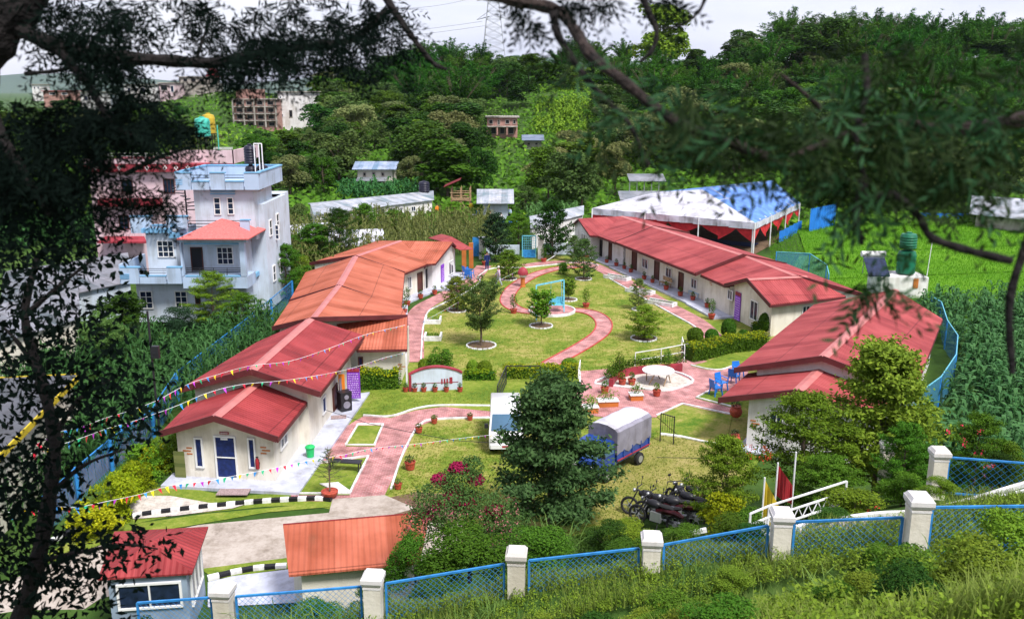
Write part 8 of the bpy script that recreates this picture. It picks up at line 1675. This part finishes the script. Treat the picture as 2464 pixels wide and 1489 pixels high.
def van():
    o = thing('white_van', 'white minibus facing the camera, half hidden by the dark tree', 'van', G(1217, 1060), -PI/2+.02); L_, w_ = 3.6, .82
    pr = [(-1.9, .35), (-1.9, 1.75), (-1.75, 1.92), (.95, 1.95), (1.15, 1.88), (1.62, 1.15), (1.85, 1.02), (1.9, .75), (1.88, .35)]; k = len(pr); rows = [(-1, .90, -.0), (-.96, 1, 0), (.96, 1, 0), (1, .9, 0)]; vs = []
    for s, f in ((-1, 0), (-.93, 1), (.93, 1), (1, 0)):
        for x, z in pr: y = s*w_*(1 if z < 1.2 else 1-.10*(z-1.2)/.75); vs.append((x*(1 if f else .975), y, .35+(z-.35)*(1 if f else .975)))
    fs = [tuple(range(k)), tuple(range(4*k-1, 3*k-1, -1))]+[(r*k+i, r*k+(i+1) % k, (r+1)*k+(i+1) % k, (r+1)*k+i) for r in range(3) for i in range(k)]; m = MB(); m.add(vs, fs); b = m.build('body', 'carwhite', o, smooth=True)
    m = MB(); m.add([(1.18, -.66, 1.86), (1.18, .66, 1.86), (1.645, .72, 1.18), (1.645, -.72, 1.18)], [(0, 1, 2, 3)]); m.build('windscreen', 'windscreen', b)
    m = MB(); m.beam((1.62, -.3, 1.2), (1.45, .1, 1.48), .02); m.beam((1.62, .3, 1.2), (1.47, .6, 1.44), .02); m.build('wiper', 'blackmetal', b)
    for s in (-1, 1):
        m = MB(); m.add([(-1.6, s*(w_-.03), 1.65), (.9, s*(w_-.03), 1.65), (1.3, s*(w_+.006), 1.18), (-1.6, s*(w_+.006), 1.18)], [(0, 1, 2, 3)]); m.build('side_window', 'windscreen', b); m = MB(); m.box((1.9, s*.6, .82), (.05, .28, .16)); m.build('headlight', 'winwhite', b); m = MB(); m.box((1.3, s*.95, 1.3), (.08, .18, .22)); m.build('mirror', 'blackmetal', b)
        for x in (-1.15, 1.2): wheel(o, (x, s*.7, .3), .3, .2)
    m = MB(); m.box((1.93, 0, .48), (.1, 1.5, .2)); m.build('bumper', 'carwhite', b); m = MB(); m.box((1.985, 0, .5), (.01, .4, .1)); m.build('number_plate', 'redtrim', b); m = MB(); m.box((1.91, 0, .8), (.03, .8, .1)); m.build('grille', 'blackmetal', b)
van()
def motorcycle():
    o = thing('motorcycle', 'x', 'motorcycle', group='motorcycles parked together on the worn grass'); parts = []
    for x in (-.65, .65):
        m = MB(); n = 18; vs = []
        for i in range(n):
            a = 2*PI*i/n
            for j in range(6): b = 2*PI*j/6; r_ = .27+.045*math.cos(b); vs.append((x+r_*math.cos(a), .045*math.sin(b), .31+r_*math.sin(a)))
        m.add(vs, [(i*6+j, ((i+1) % n)*6+j, ((i+1) % n)*6+(j+1) % 6, i*6+(j+1) % 6) for i in range(n) for j in range(6)]); w_ = m.build('wheel', 'tyre', o, smooth=True)
        m = MB(); m.tube([(x, -.05, .31), (x, .05, .31)], .07, 10)
        for k in range(6): m.beam((x, 0, .31), (x+.24*math.cos(k*PI/3), 0, .31+.24*math.sin(k*PI/3)), .02)
        s = m.build('rim', 'metal', w_); parts.append((w_, [s]))
    m = MB(); m.ball((.12, 0, .78), (.27, .13, .14), 12, 8); tk = m.build('fuel_tank', 'blackmetal', o, smooth=True); parts.append((tk, []))
    m = MB(); m.ball((-.33, 0, .80), (.36, .12, .065), 12, 6); m.tube([(-.6, 0, .82), (-.82, 0, .88)], [.08, .04], 6); s = m.build('seat', 'tyre', o, smooth=True); parts.append((s, []))
    m = MB(); m.box((-.02, 0, .42), (.36, .24, .3)); m.tube([(-.05, -.12, .3), (-.75, -.16, .34)], .045, 8); s = m.build('engine', 'metal', o); parts.append((s, []))
    m = MB(); m.tube([(.42, 0, .85), (.65, .07, .31)], .025, 6); m.tube([(.42, 0, .85), (.65, -.07, .31)], .025, 6); m.tube([(.42, 0, .9), (-.1, 0, .6), (-.65, 0, .33)], .03, 6); m.tube([(-.1, .08, .25), (-.15, .22, 0)], .015, 5); s = m.build('frame', 'blackmetal', o); parts.append((s, []))
    m = MB(); m.tube([(.36, -.36, .98), (.42, -.1, .96), (.42, .1, .96), (.36, .36, .98)], .018, 6)
    for s_ in (-1, 1): m.tube([(.38, s_*.26, .97), (.36, s_*.34, 1.2)], .008, 4); m.ball((.36, s_*.34, 1.22), (.015, .07, .045), 8, 5)
    h = m.build('handlebar', 'blackmetal', o); parts.append((h, []))
    m = MB(); m.ball((.52, 0, .86), (.06, .07, .07), 10, 6); s = m.build('headlight', 'metal', o, smooth=True); parts.append((s, [])); m = MB(); m.tube([(-.9, 0, .62), (-.6, 0, .70), (-.3, 0, .68), (0, 0, .6)], [.05, .12, .13, .08], 8); M['fair'] = mat('dark_fairing', (.05, .008, .012), rough=.35, var=.5, scale=6); s = m.build('fairing', 'fair', o, smooth=True); parts.append((s, []))
    return o, parts
mo, mp_ = motorcycle()
for i, (px, py, rz, lb) in enumerate([(1560, 1222, 2.75, 'dark motorcycle with a red side stripe at the left rear of the group'), (1632, 1218, 1.9, 'motorcycle with raised handlebar and mirror at the back of the group'), (1672, 1222, 2.7, 'motorcycle at the right rear of the group beside the light green tree'), (1592, 1250, 2.7, 'motorcycle in the middle of the parked group'), (1622, 1270, 2.8, 'motorcycle at the front of the parked group nearest the fence'), (1575, 1272, 2.5, 'motorcycle at the front left of the group among leaves'), (1655, 1252, 2.5, 'motorcycle next to the golden yellow shrub')]):
    p = G(px, py+24); p.z = max(0, tz(p.x, p.y))
    if i == 0: mo.location = p; mo.rotation_euler = (0.12, 0, rz); mo.scale = (1.25,)*3; mo['label'] = lb
    else: c = dup(mo, mp_, p, rz, lb, None, 1.25); c.rotation_euler[0] = .12
# ================================================================ people
def person(label, p, rz, pose='stand', shirt='white', trousers='navy', cap=None, h=1.7, skirt=False, group=None, arm=.0):
    o = thing('person', label, 'person', p, rz, group, h/1.7); me = bpy.data.meshes.new('body')
    st = {'stand': (.0, .0), 'walk': (.28, -.26), 'sit': (.42, .42)}[pose]; hipz = .9 if pose != 'sit' else .5
    V = [(0, 0, hipz), (0, 0, hipz+.25), (0, .01, hipz+.48), (0, 0, hipz+.58), (0, .01, hipz+.70), (0, .01, hipz+.78)]; R_ = [(.13, .10), (.12, .09), (.15, .10), (.05, .05), (.085, .1), (.06, .07)]; E_ = [(0, 1), (1, 2), (2, 3), (3, 4), (4, 5)]
    for s, sw in ((-1, st[0]), (1, st[1])):
        b = len(V); V += [(s*.19, 0, hipz+.50), (s*.23, -sw*.35-arm*.1, hipz+.23), (s*.22, -sw*.8-.12-arm*.2, hipz+.0+arm*.3), (s*.22, -sw*.9-.2-arm*.2, hipz-.08+arm*.34)]; R_ += [(.06, .06), (.045, .045), (.032, .032), (.04, .02)]; E_ += [(2, b), (b, b+1), (b+1, b+2), (b+2, b+3)]
        b = len(V)
        if pose == 'sit': V += [(s*.1, -.05, hipz), (s*.12, -.42, hipz), (s*.12, -.42, .08), (s*.12, -.58, .04)]
        else: V += [(s*.09, 0, hipz-.04), (s*.10, -sw*.5, .48), (s*.10, -sw+.04, .08), (s*.10, -sw-.12, .04)]
        R_ += [(.09, .09), (.06, .06), (.04, .04), (.04, .03)]; E_ += [(0, b), (b, b+1), (b+1, b+2), (b+2, b+3)]
    me.from_pydata(V, E_, []); me.materials.append(M['skin']); ob = link('body', me, o); ob.modifiers.new('skin', 'SKIN'); ob.modifiers.new('sub', 'SUBSURF').levels = 1; ob.modifiers['sub'].render_levels = 1
    for i, r_ in enumerate(R_): me.skin_vertices[0].data[i].radius = r_
    me.skin_vertices[0].data[0].use_root = True
    m = MB(); m.lathe([(.16, hipz-.08), (.15, hipz+.15), (.19, hipz+.42), (.17, hipz+.52), (.07, hipz+.57)], n=12, sy=.72)
    for s, sw in ((-1, st[0]), (1, st[1])): m.tube([(s*.17, 0, hipz+.50), (s*.24, -sw*.35-arm*.1, hipz+.22), (s*.225, -sw*.75-.1-arm*.2, hipz+.03+arm*.28)], [.08, .065, .05], 8)
    m.build('shirt', shirt, o, smooth=True); m = MB()
    if skirt: m.lathe([(.30, .12), (.24, .5), (.17, hipz+.05)], n=12, sy=.8)
    else:
        for s, sw in ((-1, st[0]), (1, st[1])):
            if pose == 'sit': m.tube([(s*.08, .02, hipz), (s*.12, -.42, hipz+.02), (s*.12, -.43, .12)], [.12, .09, .07], 8)
            else: m.tube([(s*.08, 0, hipz+.03), (s*.10, -sw*.5, .48), (s*.10, -sw+.02, .1)], [.12, .085, .065], 8)
    m.build('trousers' if not skirt else 'skirt', trousers, o, smooth=True); m = MB(); zc = hipz+.76
    if cap: m.lathe([(.115, zc-.02), (.115, zc+.04), (.08, zc+.1), (.01, zc+.12)], n=12); m.box((0, -.13, zc-.01), (.14, .1, .015)); m.build('cap', cap, o, smooth=True)
    m = MB(); m.ball((0, .025, zc-.005), (.1, .105, .10), 10, 7); m.build('hair', 'hair', o, smooth=True)
    m = MB(); hz = hipz+.69
    m.ball((0, -.105, hz), (.015, .02, .025), 6, 4); m.box((0, -.1, hz-.05), (.05, .012, .012))
    for s in (-1, 1): m.ball((s*.035, -.093, hz+.03), (.012, .01, .008), 6, 4); m.ball((s*.09, .01, hz), (.012, .02, .03), 6, 4)
    m.build('face', 'skin', o, smooth=True); return o
M['lav'] = mat('lavender_shirt', (.55, .42, .56)); M['greyt'] = mat('grey_trousers', (.3, .34, .36))
person('man in dark blue clothes standing on the path at the top left of the lawn', G(1172, 650), .4, 'stand', 'navy', 'navy', h=1.8)
person('walking man in a white cap and lavender shirt on the upper lawn', G(1200, 688), -1.6, 'walk', 'lav', 'greyt', 'white', h=1.75)
for i, (px, py, sh, tr, pose, lb) in enumerate([(1150, 533, 'plasticblue', 'navy', 'stand', 'person in blue at the left of the stall group'), (1165, 524, 'navy', 'navy', 'stand', 'person in dark blue behind the white table'), (1176, 530, 'redtrim', 'navy', 'stand', 'person in dark red bending near the stall'), (1189, 527, 'redcloth', 'navy', 'stand', 'person in bright red in front of the stall'), (1180, 540, 'white', 'greyt', 'stand', 'person in white standing nearest in the stall group'), (1206, 545, 'white', 'navy', 'stand', 'person in white between the coloured tables'), (1212, 528, 'greyt', 'navy', 'stand', 'person in grey at the right of the stall'), (1226, 530, 'bluehouse', 'navy', 'stand', 'person in pale blue at the far right of the stall'), (1052, 522, 'orangecloth', 'orangecloth', 'stand', 'person in orange beside the long tin shed'), (1134, 515, 'yellow', 'yellow', 'stand', 'person in yellow under the bamboo tower')]):
    person(lb, G(px, py), RS.uniform(-1, 1), pose, sh, tr, h=1.75, group='people gathered at the tin stall' if i < 8 else None)
